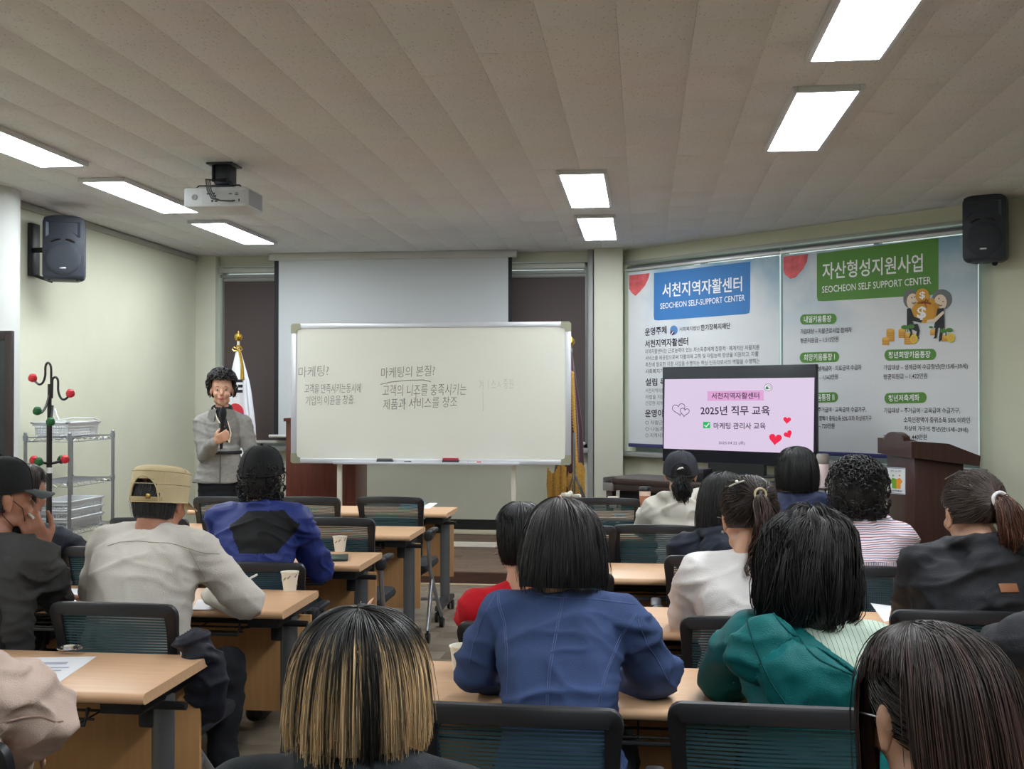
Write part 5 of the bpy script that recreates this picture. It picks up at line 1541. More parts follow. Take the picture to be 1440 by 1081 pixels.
def hair_curly(base, n=1500, size=.011, thick=.0022, seed=3, rx=.096, ry=.112, ztop=.125, zlow=-.085, face=1.0, fringe=.05, col=(.010, .009, .010), lump=.008):
    rng = np.random.default_rng(seed)
    V0, Q0, C0 = hair_fall(base, rx=rx - .006, ry=ry - .006, n=60, fringe=fringe, face=face, lump=lump, seed=seed)
    # arcs on the surface
    a = rng.uniform(-PI, PI, n); cz = rng.uniform(-1, 1, n)
    prof = smooth_prof(base); s = (cz + 1) / 2; R, z = interp_prof(prof, s)
    keep = (np.abs(a) > face) | (z > fringe)
    a, R, z = a[keep], R[keep], z[keep]; n = len(a)
    c = np.stack([rx * R * np.sin(a), -.012 + ry * R * np.cos(a), z], -1)
    nrm = np.stack([np.sin(a) * (R + .2), np.cos(a) * (R + .2), np.clip(z - .02, -.05, .2) * 8], -1); nrm /= np.linalg.norm(nrm, axis=1, keepdims=True)
    u = np.cross(nrm, rng.normal(0, 1, (n, 3))); u /= np.linalg.norm(u, axis=1, keepdims=True); v = np.cross(nrm, u)
    K = 8; t = np.linspace(0, 1, K)[None, :, None]; ph = rng.uniform(0, 2 * PI, n)[:, None, None]; sp = rng.uniform(3.2, 5.5, n)[:, None, None]
    rad = size * rng.uniform(.6, 1.3, n)[:, None, None]
    P = c[:, None] + rad * (np.cos(ph + sp * t) * u[:, None] + np.sin(ph + sp * t) * v[:, None]) + nrm[:, None] * (rng.uniform(-.002, .010, n)[:, None, None] + .008 * np.sin(t * PI))
    V2, Q2 = tubes_np(P, thick * np.sin(np.linspace(.3, 2.9, K)) + .0004)
    C2 = np.tile(np.array([col]), (len(V2), 1)) * (1 + .4 * np.repeat(rng.normal(0, 1, n), K * 3)[:, None])
    return np.concatenate([V0, V2]), np.concatenate([Q0, Q2 + len(V0)]), np.concatenate([C0 * 0 + np.array([col]), np.abs(C2)])

def hair_pulled(knot, n=1400, K=9, tail=None, tail_n=500, rad=.0011, seed=5, col=None, wave=.006, hairline=.055, fat=.026, skull=(.082, .100, .098), zoff=.028):
    """hair drawn back from the hairline to a knot, then a tail along given points (head-local)"""
    rng = np.random.default_rng(seed); kn = np.array(knot)
    c = np.array([0, -.012, zoff]); sk = np.array(skull)
    col = col or (lambda s, a, r: np.tile(np.array([[.014, .010, .009]]), (len(s), 1)) * (1 + .5 * r[:, None]))
    # shell (skull cap)
    V0, Q0 = SPH.copy(), SPQ.copy()
    sph, spq = sphere_np(40, 26)
    D = sph.copy(); y = D[:, 1]; 
    lowcut = np.where(y > .15, .25 * (y - .15) / .85 + -.15, -.62)          # hairline height by direction
    D[:, 2] = np.maximum(D[:, 2], lowcut - .0)
    Vs = c + D * (sk - .003)
    Vs = Vs[:]; 
    # roots
    d = rng.normal(0, 1, (n * 3, 3)); d /= np.linalg.norm(d, axis=1, keepdims=True)
    low = np.where(d[:, 1] > .15, .25 * (d[:, 1] - .15) / .85 - .1, -.60)
    d = d[d[:, 2] > low][:n]; m = len(d)
    kd = (kn - c) / sk; kd /= np.linalg.norm(kd)
    t = np.linspace(0, 1, K)[None, :, None]
    X = d[:, None] * (1 - t) + kd[None, None] * t; X /= np.linalg.norm(X, axis=2, keepdims=True)
    off = rng.uniform(.0, .004, m)[:, None, None] * np.sin(t * PI) + .001
    P = c + X * (sk + off)
    P = P * (1 - t ** 6) + kn * t ** 6
    P += wave * .3 * np.sin(P[..., [2, 0, 1]] * 90 + rng.normal(0, 1, (m, 1, 1))) * np.sin(t * PI)
    V1, Q1 = tubes_np(P, rad)
    rr = rng.normal(0, 1, m)
    C = [col(np.zeros(len(Vs)), np.zeros(len(Vs)), np.zeros(len(Vs))), np.repeat(col(np.tile(t[0, :, 0] * .5, m), np.zeros(m * K), np.repeat(rr, K)), 3, axis=0)]
    VV = [Vs, V1]; QQ = [spq, Q1 + len(Vs)]; nb = len(Vs) + len(V1)
    if tail is not None:
        tp = np.array([knot] + [list(q) for q in tail]); L = np.linspace(0, 1, len(tp)); KT = 12; tt = np.linspace(0, 1, KT)
        cur = np.stack([np.interp(tt, L, tp[:, k]) for k in range(3)], -1)
        for _ in range(2): cur[1:-1] = (cur[:-2] + cur[1:-1] * 2 + cur[2:]) / 4
        g = rng.normal(0, 1, (tail_n, 3)); g /= np.linalg.norm(g, axis=1, keepdims=True); g *= rng.uniform(.3, 1, (tail_n, 1)) ** .5 * fat
        env = (np.sin(np.clip(tt * 2.6, 0, PI * .5)) * (1 - .45 * tt))[None, :, None]
        lenf = rng.uniform(.75, 1.0, (tail_n, 1, 1))
        idx = (tt[None, :, None] * lenf)[..., 0]
        base = np.stack([np.interp(idx.ravel(), tt, cur[:, k]).reshape(idx.shape) for k in range(3)], -1)
        PT = base + g[:, None] * env + wave * np.sin(tt[None, :, None] * 9 + g[:, None] * 60) * tt[None, :, None]
        V2, Q2 = tubes_np(PT, rad * 1.25)
        VV.append(V2); QQ.append(Q2 + nb); nb += len(V2)
        C.append(np.repeat(col(np.tile(.5 + tt * .5, tail_n), np.zeros(tail_n * KT), np.repeat(rng.normal(0, 1, tail_n), KT)), 3, axis=0))
    return np.concatenate(VV), np.concatenate(QQ), np.concatenate(C)

M_hair = mat('hair', (20, 18, 18), .42, vcol='Col', spec=.45)
MH = M_hair.node_tree.nodes['Principled BSDF']; MH.inputs['Sheen Weight'].default_value = 0.0
M_skin = mat('skin', (206, 158, 132), .5, bump=.04, bscale=300, var=.05, vscale=14)
M_skin.node_tree.nodes['Principled BSDF'].inputs['Subsurface Weight'].default_value = .12
M_skin.node_tree.nodes['Principled BSDF'].inputs['Subsurface Radius'].default_value = (.02, .008, .004)
M_skin2 = mat('skin_tanned', (176, 122, 98), .5, bump=.05, bscale=300, var=.06, vscale=14)
M_eye = mat('eye_white', (214, 210, 204), .2); M_iris = mat('iris_dark', (26, 18, 14), .15); M_lip = mat('lip_rose', (176, 86, 84), .4); M_brow = mat('brow_dark', (40, 32, 30), .8)

def face_parts(root, T, lips=True, skin=None):
    for s in (-1, 1):
        e = MB().ball(T((s * .030, .0765, -.001)), (.0105 * T.s, .0095 * T.s, .0062 * T.s), 12, T.R).build('eye', M_eye, root)
        MB().ball(T((s * .030, .0835, -.001)), .0052 * T.s, 10).build('iris', M_iris, e)
        m = MB(); 
        m.tube([T((s * (.016 + .028 * k / 5), .0885 - .010 * (k / 5) ** 2, .021 + .004 * math.sin(k / 5 * PI))) for k in range(6)], [.001, .0022, .0024, .0022, .0018, .0008], 6); m.build('eyebrow', M_brow, root)
        MB().tube([T((s * (.018 + .025 * k / 5), .0855 - .004 * (k / 5) ** 2, .004 + .005 * math.sin(k / 5 * PI))) for k in range(6)], [.0008, .0016, .0018, .0018, .0014, .0006], 6).build('eyelid', skin or M_skin, root)
    m = MB(); n = 9
    for z, bow in ((-.0600, 1), (-.0680, -1)):
        m.tube([T(((k / (n - 1) - .5) * .044, .0965 - 14 * ((k / (n - 1) - .5) * .044) ** 2, z + bow * .002 * math.cos((k / (n - 1) - .5) * PI * 2) * .5)) for k in range(n)], [.0006 + .0036 * math.sin(PI * k / (n - 1)) for k in range(n)], 8)
    m.build('lips', M_lip, root)

def raylocal(bvh, x, z, y0=-1.0, dirv=(0, 1, 0)):
    h = bvh.ray_cast(Vector((x, y0, z)), Vector(dirv))
    return h[0], h[1]

from mathutils.bvhtree import BVHTree
PEOPLE = {}
def person(key, label, head_px, Z, yaw=0.0, head_yaw=0.0, head_pitch=0.0, head_roll=0.0, dy=.10, sw=.185, build=1.0, sc=1.0,
           top=None, top_seed=1, amp=.006, thick=.016, arms=None, skin=None, trousers=None, collar=.0, hood=0, voxel=.011, cv=.0095,
           hair=None, hair_mat=None, top_post=None, shoes=None, face=True, standing=False, drop=.030, neck=.115, extra=None, hands=True, sleeve=1.0, topname='jacket', hipw=.17, headscale=1.0):
    H = at(head_px[0], head_px[1], Z)
    yw = yaw
    fwd = Vector((-math.sin(yw), math.cos(yw), 0))
    root_loc = Vector((H.x, H.y, 0)) - fwd * dy
    if standing: root_loc.z = 0
    root = thing('person', label, 'person', tuple(root_loc), yw)
    W2L = (Matrix.Translation(root_loc) @ Matrix.Rotation(yw, 4, 'Z')).inverted()
    hp = W2L @ H
    T = HeadT(hp, head_yaw, head_pitch, head_roll, headscale)
    L = lambda p: W2L @ Vector(p)
    skin = skin or M_skin
    B = Blob(); head_prims(B, T)
    nb = T((0, -.035, -.075)); nk = hp + Vector((0, -.045, -neck - .02))          # neck
    B.cone(nb, nk, .052 * build ** .5, .055 * build ** .5); B.cone(T((0, -.01, -.07)), nk + Vector((0, .02, .01)), .045, .05)
    hipz = .52 if not standing else .95
    hip = Vector((0, 0, hipz)); sh = nk + Vector((0, -.005, -.035))
    # torso centre line
    tl = (sh - hip); K = []
    for u, rx, ry in ((-.12, .155, .12), (.0, hipw, .125), (.2, hipw * .96, .118), (.42, .142, .105), (.62, .150, .112), (.80, .163, .112), (.92, .160, .098), (1.0, .125, .078), (1.07, .07, .06)):
        bow = -.03 * math.sin(PI * max(0, min(1, u)))
        K.append((hip + tl * u + Vector((0, bow * (1 if not standing else .2), 0)), rx * build * sw / .185, ry * build))
    B.loft([(k[0], k[1] * .9, k[2] * .88) for k in K])
    # arms
    S = {s: sh + Vector((s * sw, -.005, -drop)) for s in (-1, 1)}
    arms = arms or {}
    A = {}
    for s in (-1, 1):
        a = arms.get(s, {})
        el = a.get('e'); wr = a.get('w')
        el = Vector(el) if el is not None else Vector((s * (sw + .055), .20 + dy * .5, .795))
        if a.get('ew') is not None: el = L(a['ew'])
        if wr is None: wr = Vector((s * .10, el.y + .20, .772))
        wr = Vector(wr) if a.get('ww') is None else L(a['ww'])
        A[s] = (S[s], el, wr)
        B.chain([S[s] - Vector((s * .05, 0, 0)), S[s], S[s].lerp(el, .5), el, el.lerp(wr, .35), wr], [.045, .045, .040, .034, .036, .024])
        if hands:
            d = a.get('hd'); d = Vector(d) if d is not None else Vector((-s * .35, .9, -.05))
            if a.get('hdw') is not None: d = L(a['hdw']) - wr
            n = a.get('hn', (0, 0, -1)); hand_prims(B, wr + d.normalized() * .015, d, n, a.get('hs', -s), a.get('curl', .45))
    # legs
    if standing:
        J = {s: (Vector((s * .085, 0, .95)), Vector((s * .09, .015, .52)), Vector((s * .09, -.01, .10))) for s in (-1, 1)}
    else:
        J = {s: (Vector((s * .09, .0, .548)), Vector((s * .12, .41, .525)), Vector((s * .12, .36, .10))) for s in (-1, 1)}
    for s in (-1, 1):
        h, k, f_ = J[s]
        B.chain([h, k, k.lerp(f_, .3), f_], [.072, .052, .050, .034]); B.cone(f_ + Vector((0, -.01, -.04)), f_ + Vector((0, .13, -.06)), .034, .026)
    V, N, Q = B.mesh(voxel, 2, thin=.42)
    mesh_np('body', V, Q, skin, root)
    if face: face_parts(root, T, skin=skin)
    # ---- top garment
    G = Blob(); th = thick
    ks = [(k[0], (k[1] + th) * (1.02), k[2] + th) for k in K[:-1]]
    ks.append((K[-1][0] + Vector((0, 0, -.0)), .078 + th * .5, .066 + th * .4))
    if standing: ks = ks[1:]
    G.loft(ks)
    for s in (-1, 1):
        a, el, wr = A[s]; d = (wr - el); wr2 = el + d * sleeve
        G.chain([a - Vector((s * .06, 0, -.01)), a + Vector((0, 0, .0)), a.lerp(el, .5), el, el.lerp(wr2, .5), wr2], [.055 + th * .6, .052 + th, .046 + th * 1.05, .041 + th, .040 + th * .9, .029 + th * .9])
        G.cone(sh + Vector((s * .05, -.01, .0)), a, .04 + th, .045 + th)
    if collar:
        c0 = nk + Vector((0, .0, -.005))
        for k in range(10):
            a0, a1 = 2 * PI * k / 10, 2 * PI * (k + 1) / 10
            pt = lambda a_: c0 + Vector((.064 * math.cos(a_), .060 * math.sin(a_) - .003, -.0 + .010 * -math.sin(a_)))
            G.cone(pt(a0), pt(a1), collar, collar)
    if hood:
        c0 = nk + Vector((0, -.01, -.01))
        for k in range(12):      # roll round the neck, thick behind
            f0 = lambda a_: c0 + Vector((.098 * math.cos(a_), .075 * math.sin(a_) - .012, .020 + .022 * math.sin(a_) * -1 * .4))
            a0, a1 = 2 * PI * k / 12, 2 * PI * (k + 1) / 12
            rr = lambda a_: .022 + .014 * max(0, -math.sin(a_)) * hood
            G.cone(f0(a0), f0(a1), rr(a0), rr(a1))
        G.ell(c0 + Vector((0, -.105, -.055 * hood)), (.105, .05, .085 * hood)); G.ell(c0 + Vector((0, -.115, -.11 * hood)), (.07, .035, .06 * hood))
    if extra: extra(G, locals())
    V, N, Q = G.mesh(cv, 4)
    V = wrinkle(V, N, amp, top_seed)
    mi = None; mats = top
    if callable(top_post): mi, mats = top_post(V, Q, root, T, nk, sh)
    o = mesh_np(topname, V, Q, mats, root, mi=mi)
    bvh = None
    info = dict(N=N, root=root, T=T, nk=nk, sh=sh, hip=hip, A=A, V=V, Q=Q, top=o, L=L, G=G, S=S, J=J, skin=skin)
    # ---- trousers
    if trousers is not None:
        G = Blob()
        if not standing:
            for s in (-1, 1):
                h, k, f_ = J[s]; G.chain([h + Vector((0, -.03, .0)), h, k, k.lerp(f_, .4), f_], [.09, .088, .068, .062, .052])
            G.ell((0, -.01, .55), (hipw * build + .01, .13, .085))
        else: trousers_fn = None
        if not standing:
            V, N, Q = G.mesh(.016, 3); V = wrinkle(V, N, .008, top_seed + 11)
            mesh_np('trousers', V, Q, trousers, root)
    for s in (-1, 1):
        f_ = J[s][2]; G = Blob()
        G.cone(f_ + Vector((0, -.02, -.045)), f_ + Vector((0, .05, -.05)), .042, .045); G.cone(f_ + Vector((0, .05, -.055)), f_ + Vector((0, .15, -.064)), .045, .036); G.cone(f_ + Vector((0, -.02, -.02)), f_ + Vector((0, -.01, .01)), .040, .042)
        V, N, Q = G.mesh(.013, 2); V[:, 2] = np.maximum(V[:, 2], .001); mesh_np('shoe', V, Q, shoes or M_black, root)
    # ---- hair
    if hair is not None:
        V, Q, C = hair
        R = np.array(T.R); Vw = (V * T.s) @ R.T + np.array(T.pos)
        info['hair'] = mesh_np('hair', Vw, Q, hair_mat or M_hair, root, colors=C)
    PEOPLE[key] = info
    return info

def surf_line(info, pts, r, m, name='seam', from_dir=(0, 1, 0), y0=-1.2, off=.0005, steps=14):
    """a stitched line laid on the garment: pts (x,z) in person space as seen from behind"""
    if 'bvh' not in info: info['bvh'] = BVHTree.FromPolygons([tuple(v) for v in info['V']], [tuple(map(int, q)) for q in info['Q']])
    P = []
    for (a, b) in zip(pts, pts[1:]):
        for k in range(steps):
            u = k / steps; x = a[0] + (b[0] - a[0]) * u; z = a[1] + (b[1] - a[1]) * u
            h = info['bvh'].ray_cast(Vector((x, y0, z)), Vector(from_dir))
            if h[0] is not None: P.append(h[0] + h[1] * off)
    Q = P
    if len(P) < 4: return None
    for _ in range(2): Q = [Q[0]] + [(Q[i - 1] + Q[i] * 2 + Q[i + 1]) / 4 for i in range(1, len(Q) - 1)] + [Q[-1]]
    return MB().tube(Q, r, 5).build(name, m, info['root'])

def px_local(info, px_, py_, Z):
    return info['L'](at(px_, py_, Z))

# ---- caps
def cap_shell(T, root, m, rx=.088, ry=.104, h=.098, z0=.022, yo=-.012, hole=True, flat=False, name='cap', brim=True, strap=None, brim_mat=None, crownh=1.0):
    na, ns = 48, 14; V = []; Fs = []
    def P(a, s, off=0):
        # s 0 at the rim, 1 at the top
        if flat:
            u = min(1, s / .5); q = max(0, (s - .5) / .5)
            r = (1 + .015 * math.sin(u * PI)) * (math.cos(q * PI / 2) ** .55 if q < 1 else 0); z = z0 + h * (.80 * u + .20 * math.sin(q * PI / 2) ** .8)
        else:
            r = math.cos(s * PI / 2) ** .62; z = z0 + h * math.sin(s * PI / 2) ** .92
        z -= .018 * (1 + math.cos(a - PI)) / 2 * (1 - s)      # lower at the nape
        return T(((rx + off) * r * math.sin(a), yo + (ry + off) * r * math.cos(a), z + off * s))
    keep = []
    for i in range(na):
        for j in range(ns): V.append(P(2 * PI * i / na, j / (ns - 1)))
    b0 = len(V)
    for i in range(na):
        for j in range(ns): V.append(P(2 * PI * i / na, j / (ns - 1), -.004))
    for i in range(na):
        for j in range(ns - 1):
            a = 2 * PI * (i + .5) / na; s = (j + .5) / (ns - 1)
            if hole and abs(a - PI) < .62 and s < (.42 if flat else .36) * math.sqrt(max(0, 1 - ((a - PI) / .62) ** 2)) + .0 and s > (.0): continue
            k = (i + 1) % na
            Fs.append((i * ns + j, k * ns + j, k * ns + j + 1, i * ns + j + 1)); Fs.append((b0 + i * ns + j, b0 + i * ns + j + 1, b0 + k * ns + j + 1, b0 + k * ns + j))
    c = MB(); c.add(V, Fs, True)
    # rim and hole edging
    c.tube([P(2 * PI * i / 40, 0, -.001) for i in range(40)], .0028, 6, closed=True)
    if hole: c.tube([P(PI - .62 * math.cos(t_), .37 * (1.16 if flat else 1) * math.sin(t_), .0) for t_ in [PI * k / 16 for k in range(17)]], .003, 6)
    cap = c.build(name, m, root)
    sm = MB()
    for k in range(6):
        a = PI / 6 + k * PI / 3 if not flat else 0
        if flat: break
        sm.tube([P(a, s / 10, .0008) for s in range(0 if not (hole and abs(a - PI) < .6) else 4, 10)], .0012, 5)
    if flat:
        for s_ in (.52, .30): sm.tube([P(2 * PI * i / 48, s_, .001) for i in range(48)], .0013, 5, closed=True)
        sm.tube([P(PI / 2 + (1 if k < 5 else 1) * 0, .52 + .48 * k / 9, .001) for k in range(9)], .0012, 5); sm.tube([P(-PI / 2, .52 + .48 * k / 9, .001) for k in range(9)], .0012, 5)
    if sm.v: sm.build('seam', m, cap)
    if not flat: MB().ball(P(0, 1, .002), .007, 10).build('top_button', m, cap)
    if strap:
        MB().tube([P(PI - .75 + 1.5 * k / 16, .05, -.0005) for k in range(17)], .006, 6, flat=(.35, 1.3)).build('strap', strap, cap)
    if brim:
        V = []; n = 18
        for lay in (0, 1):
            for i in range(n + 1):
                a = -1.05 + 2.1 * i / n
                for j in range(5):
                    q = j / 4; ext = .072 * q * math.cos(a * .75) ** .6
                    x = (rx - .001) * math.sin(a) * (1 + .05 * q); y = yo + ry * math.cos(a) + ext
                    V.append(T((x, y, z0 - .002 + .003 * lay - .014 * q - .018 * (math.sin(a)) ** 2 * q)))
        Fs = []; W = (n + 1) * 5
        for i in range(n):
            for j in range(4):
                q = (i * 5 + j, (i + 1) * 5 + j, (i + 1) * 5 + j + 1, i * 5 + j + 1); Fs.append(q); Fs.append(tuple(x + W for x in q[::-1]))
            Fs.append((i * 5 + 4, (i + 1) * 5 + 4, W + (i + 1) * 5 + 4, W + i * 5 + 4))
        MB().add(V, Fs, True).build('brim', brim_mat or m, cap)
    return cap, P
# ---- garment materials
def cloth(name, c, rough=.85, bump=.25, bs=350, var=.06, vs=9, sheen=.0, **k): return mat(name, c, rough, bump=bump, bscale=bs, var=var, vscale=vs, sheen=sheen, spec=.3, **k)
def stripes(name, axis, period, bands, rot=0.0):
    m = bpy.data.materials.new(name); m.use_nodes = True; nt = m.node_tree; b = nt.nodes['Principled BSDF']; b.inputs['Roughness'].default_value = .8
    tc = nt.nodes.new('ShaderNodeTexCoord'); mp = nt.nodes.new('ShaderNodeMapping'); mp.inputs['Rotation'].default_value = (0, rot, 0); nt.links.new(tc.outputs['Object'], mp.inputs[0])
    n = nt.nodes.new('ShaderNodeTexNoise'); n.inputs['Scale'].default_value = 7; nt.links.new(tc.outputs['Object'], n.inputs['Vector'])
    sp = nt.nodes.new('ShaderNodeSeparateXYZ'); nt.links.new(mp.outputs[0], sp.inputs[0])
    d = nt.nodes.new('ShaderNodeMath'); d.operation = 'DIVIDE'; d.inputs[1].default_value = period; nt.links.new(sp.outputs[axis], d.inputs[0])
    ad = nt.nodes.new('ShaderNodeMath'); ad.operation = 'MULTIPLY_ADD'; ad.inputs[1].default_value = 1.6; nt.links.new(n.outputs['Fac'], ad.inputs[0]); nt.links.new(d.outputs[0], ad.inputs[2])
    fr = nt.nodes.new('ShaderNodeMath'); fr.operation = 'FRACT'; nt.links.new(ad.outputs[0], fr.inputs[0])
    r = nt.nodes.new('ShaderNodeValToRGB'); r.color_ramp.interpolation = 'CONSTANT'
    els = r.color_ramp.elements
    els[0].position = 0; els[0].color = (*lin(bands[0][1]), 1); els[1].position = bands[1][0]; els[1].color = (*lin(bands[1][1]), 1)
    for p_, c in bands[2:]: e = els.new(p_); e.color = (*lin(c), 1)
    nt.links.new(fr.outputs[0], r.inputs[0]); nt.links.new(r.outputs[0], b.inputs['Base Color'])
    return m
C_black = cloth('jacket_black', (34, 35, 40), .7); C_char = cloth('jacket_charcoal', (62, 62, 62), .75); C_white = cloth('jersey_offwhite', (214, 208, 200), .85)
C_white2 = cloth('jacket_white', (226, 222, 220), .6); C_hood = cloth('hoodie_ivory', (212, 208, 198), .8); C_blue = cloth('jacket_royal_blue', (42, 56, 124), .5)
C_denim = cloth('denim', (66, 84, 128), .85, bump=.5, bs=700, var=.22, vs=7); C_seam = mat('seam_thread', (84, 100, 146), .8); C_navy = cloth('jacket_navy', (30, 40, 72), .5)
C_dnavy = cloth('jacket_dark_navy', (34, 40, 54), .6); C_red = cloth('knit_red', (196, 22, 36), .8); C_peach = cloth('jacket_peach', (222, 196, 182), .6)
C_teal = cloth('coat_teal', (14, 104, 106), .55, var=.1); C_grey = cloth('wool_grey', (146, 144, 140), .9, bump=.4, bs=600, var=.12, vs=60); C_pants = cloth('trousers_black', (26, 28, 34), .8)
C_olive = cloth('trousers_olive', (92, 92, 66), .8); C_dkgreen = cloth('jacket_ink', (28, 34, 40), .7)
C_capk = cloth('cap_khaki', (206, 188, 150), .8); C_capb = cloth('cap_black', (24, 25, 28), .75); C_capg = cloth('cap_slate', (48, 50, 58), .8); C_brim = cloth('brim_grey', (74, 80, 80), .8)
BLK = np.array([.008, .0075, .008]); BRN = np.array([.034, .019, .014])
def colf(base, var=.45, tip=None, t0=.5):
    base = np.array(base)
    def f_(s, a, r):
        c = base[None] * np.exp(var * np.clip(r, -2, 2.2))[:, None]
        if tip is not None:
            k = np.clip((s - t0) / .4, 0, 1)[:, None]; c = c * (1 - k) + np.array(tip)[None] * np.exp(var * r)[:, None] * k
        return c
    return f_
def hcat(*hs):
    V, Q, C, n = [], [], [], 0
    for v, q, c in hs: V.append(v); Q.append(q + n); C.append(c); n += len(v)
    return np.concatenate(V), np.concatenate(Q), np.concatenate(C)
BOB = [(0, .122), (.42, .117), (.80, .092), (1.0, .040), (1.06, -.02), (1.08, -.07), (.99, -.112)]
SHORT = [(0, .122), (.42, .117), (.82, .090), (.96, .040), (.95, -.01), (.84, -.055)]

# 1 presenter -----------------------------------------------------------
def presenter_extra(G, v):
    nk, sh = v['nk'], v['sh']
    G.V = G.V; 
    secs = [((0, 0, .85), .208, .16), ((0, 0, .92), .186, .145), ((0, 0, 1.0), .158, .13), ((0, 0, 1.07), .132, .115), ((0, 0, 1.12), .136, .115)]
    G.loft([(Vector(c), a, b_) for c, a, b_ in secs])
a1 = dict(ew=at(288, 641, 8.32), ww=at(301, 622, 8.06), hdw=at(316, 613, 8.01), hn=(0, -1, .1), hs=1, curl=1.15)
a2 = dict(ew=at(355, 641, 8.45), ww=at(352, 676, 8.25), hd=(-.2, .4, -.9), hn=(-1, 0, 0), curl=.5)
puffy = [(0, .150), (.5, .145), (.92, .118), (1.10, .072), (1.10, .02), (1.0, -.01), (.90, -.035)]
p1 = person('presenter', 'woman presenter standing in grey belted jacket and black scarf, holding a microphone', (312, 548.5), 8.4, yaw=PI + .30, head_yaw=.06, head_pitch=.02, sc=1, sw=.156, build=.90, dy=0, drop=.058,
            top=C_grey, amp=.006, thick=.014, arms={1: a1, -1: a2}, standing=True, voxel=.007, cv=.0085, extra=presenter_extra, headscale=1.04, neck=.135,
            hair=hair_curly(puffy, n=1000, size=.017, thick=.0040, seed=4, rx=.088, ry=.100, fringe=.070, face=1.28, col=(.016, .014, .015), lump=.020))
r_ = p1['root']
MB().tube([(math.cos(a) * .146, math.sin(a) * .128, 1.075) for a in [2 * PI * k / 40 for k in range(40)]], .012, 6, closed=True, flat=(.5, 1.2)).build('belt', M_black, r_)
g = Blob(); g.loft([(Vector((0, 0, .42)), .16, .13), (Vector((0, 0, .6)), .175, .14), (Vector((0, 0, .88)), .175, .14), (Vector((0, 0, .99)), .14, .12)]); V, N, Q = g.mesh(.012, 3); mesh_np('skirt', wrinkle(V, N, .004, 5), Q, C_pants, r_)
g = Blob(); nkp = p1['nk']
for k in range(12):
    f_ = lambda a: nkp + Vector((.062 * math.cos(a), .058 * math.sin(a) + .012, .018 - .018 * math.sin(a)))
    g.cone(f_(2 * PI * k / 12), f_(2 * PI * (k + 1) / 12), .020, .020)
g.ell(nkp + Vector((0, .07, -.03)), (.035, .03, .035)); g.chain([nkp + Vector((0, .085, -.04)), nkp + Vector((-.03, .125, -.12)), nkp + Vector((-.05, .135, -.22))], [.02, .026, .018])
V, N, Q = g.mesh(.006, 2); mesh_np('scarf', wrinkle(V, N, .004, 9), Q, C_black, r_)
sc_ = MB()
sc_.tube([nkp + Vector((.055, .075, .02)), nkp + Vector((.03, .112, -.06)), nkp + Vector((-.028, .15, -.15)), nkp + Vector((-.062, .152, -.24))], .0045, 6).tube([nkp + Vector((-.062, .152, -.24)), nkp + Vector((-.075, .14, -.17)), nkp + Vector((-.05, .13, -.08))], .0045, 6)
sc_.build('scarf_piping', mat('piping_cream', (226, 214, 190), .7), r_)
for s in (-1, 1):
    MB().prism([(0, 0), (.055, -.01), (.07, -.06), (.02, -.10)], lambda x, y, z, s=s: nkp + Vector((s * (.035 + x), .098 + z - x * .5, .015 + y)), .012).build('lapel', C_grey, r_)
MB().tube([Vector((0.004, .145, 1.30)), Vector((0.004, .142, 1.18)), Vector((0, .132, 1.08)), Vector((0, .150, .96)), Vector((0, .165, .85))], .003, 5).build('front_seam', C_char, r_)
for s in (-1, 1): MB().ball(p1['T']((s * .083, .002, -.048)), .006, 8).build('earring', M_black, r_)
# microphone
ma, mb_ = at(311, 631, 8.07), at(314, 571, 8.02)
ma, mb_ = Vector(ma), Vector(mb_); d = (mb_ - ma)
t = thing('microphone', 'black handheld microphone at the mouth of the woman presenter', 'microphone', tuple(ma))
MB().tube([(0, 0, 0), d * .1, d * .72], [.011, .0125, .016], 14).build('handle', M_black, t)
MB().tube([d * .70, d * .76, d * .84, d * .94, d * 1.0], [.019, .025, .027, .021, .006], 16).build('grille_head', mat('mic_grille', (40, 42, 46), .5, metal=.6, bump=.6, bscale=900), t)

# 2 man with beige cap --------------------------------------------------
gr = colf([.05, .05, .052], .5)
p3 = person('beige', 'man in a beige military-style cap and off-white long-sleeved top, writing', (226, 706), 3.80, yaw=-.14, head_yaw=.0, head_pitch=-.20, sw=.172, build=1.12, dy=.16, neck=.060,
            top=C_white, amp=.007, skin=M_skin2, trousers=C_pants, topname='long_sleeved_top', arms={1: dict(ew=at(347, 846, 3.80), ww=at(300, 838, 4.08), curl=.8), -1: dict(ew=at(133, 836, 3.80), ww=at(175, 835, 4.08))},
            hair=hair_fall([(0, .100), (.6, .09), (.98, .045), (.99, 0), (.90, -.05), (.8, -.065)], n=1100, K=8, rad=.0012, col=gr, fringe=.06, face=1.62, rx=.081, ry=.100, seed=9), head_roll=.0, cv=.009)
cap_shell(p3['T'], p3['root'], C_capk, flat=True, h=.116, z0=.008, rx=.092, ry=.108, strap=mat('strap_khaki', (192, 172, 128), .7), name='military_cap')
bk = p3['T']; MB().box(bk((.030, -.125, .008)), (.018, .006, .016), bk.R, bev=.002).build('buckle', mat('buckle_brass', (150, 124, 70), .3, metal=.8), p3['root'])
lp_ = lambda i, pts, Z: [(i['L'](at(x, y, Z)).x, i['L'](at(x, y, Z)).z) for x, y in pts]
surf_line(p3, lp_(p3, [(130, 772), (150, 766), (178, 763.5), (225, 765), (258, 773), (290, 785)], 3.6), .0016, mat('seam_grey', (176, 170, 162), .8))
surf_line(p3, lp_(p3, [(258, 773), (268, 800), (272, 840)], 3.6), .0016, MATS['seam_grey'])
q = p3['L'](at(202, 737, 3.6)); h = p3['bvh'].ray_cast(Vector((q.x, -1, q.z)), Vector((0, 1, 0)))[0]
if h: MB().box(h, (.008, .008, .018)).build('collar_tag', M_black, p3['root'])

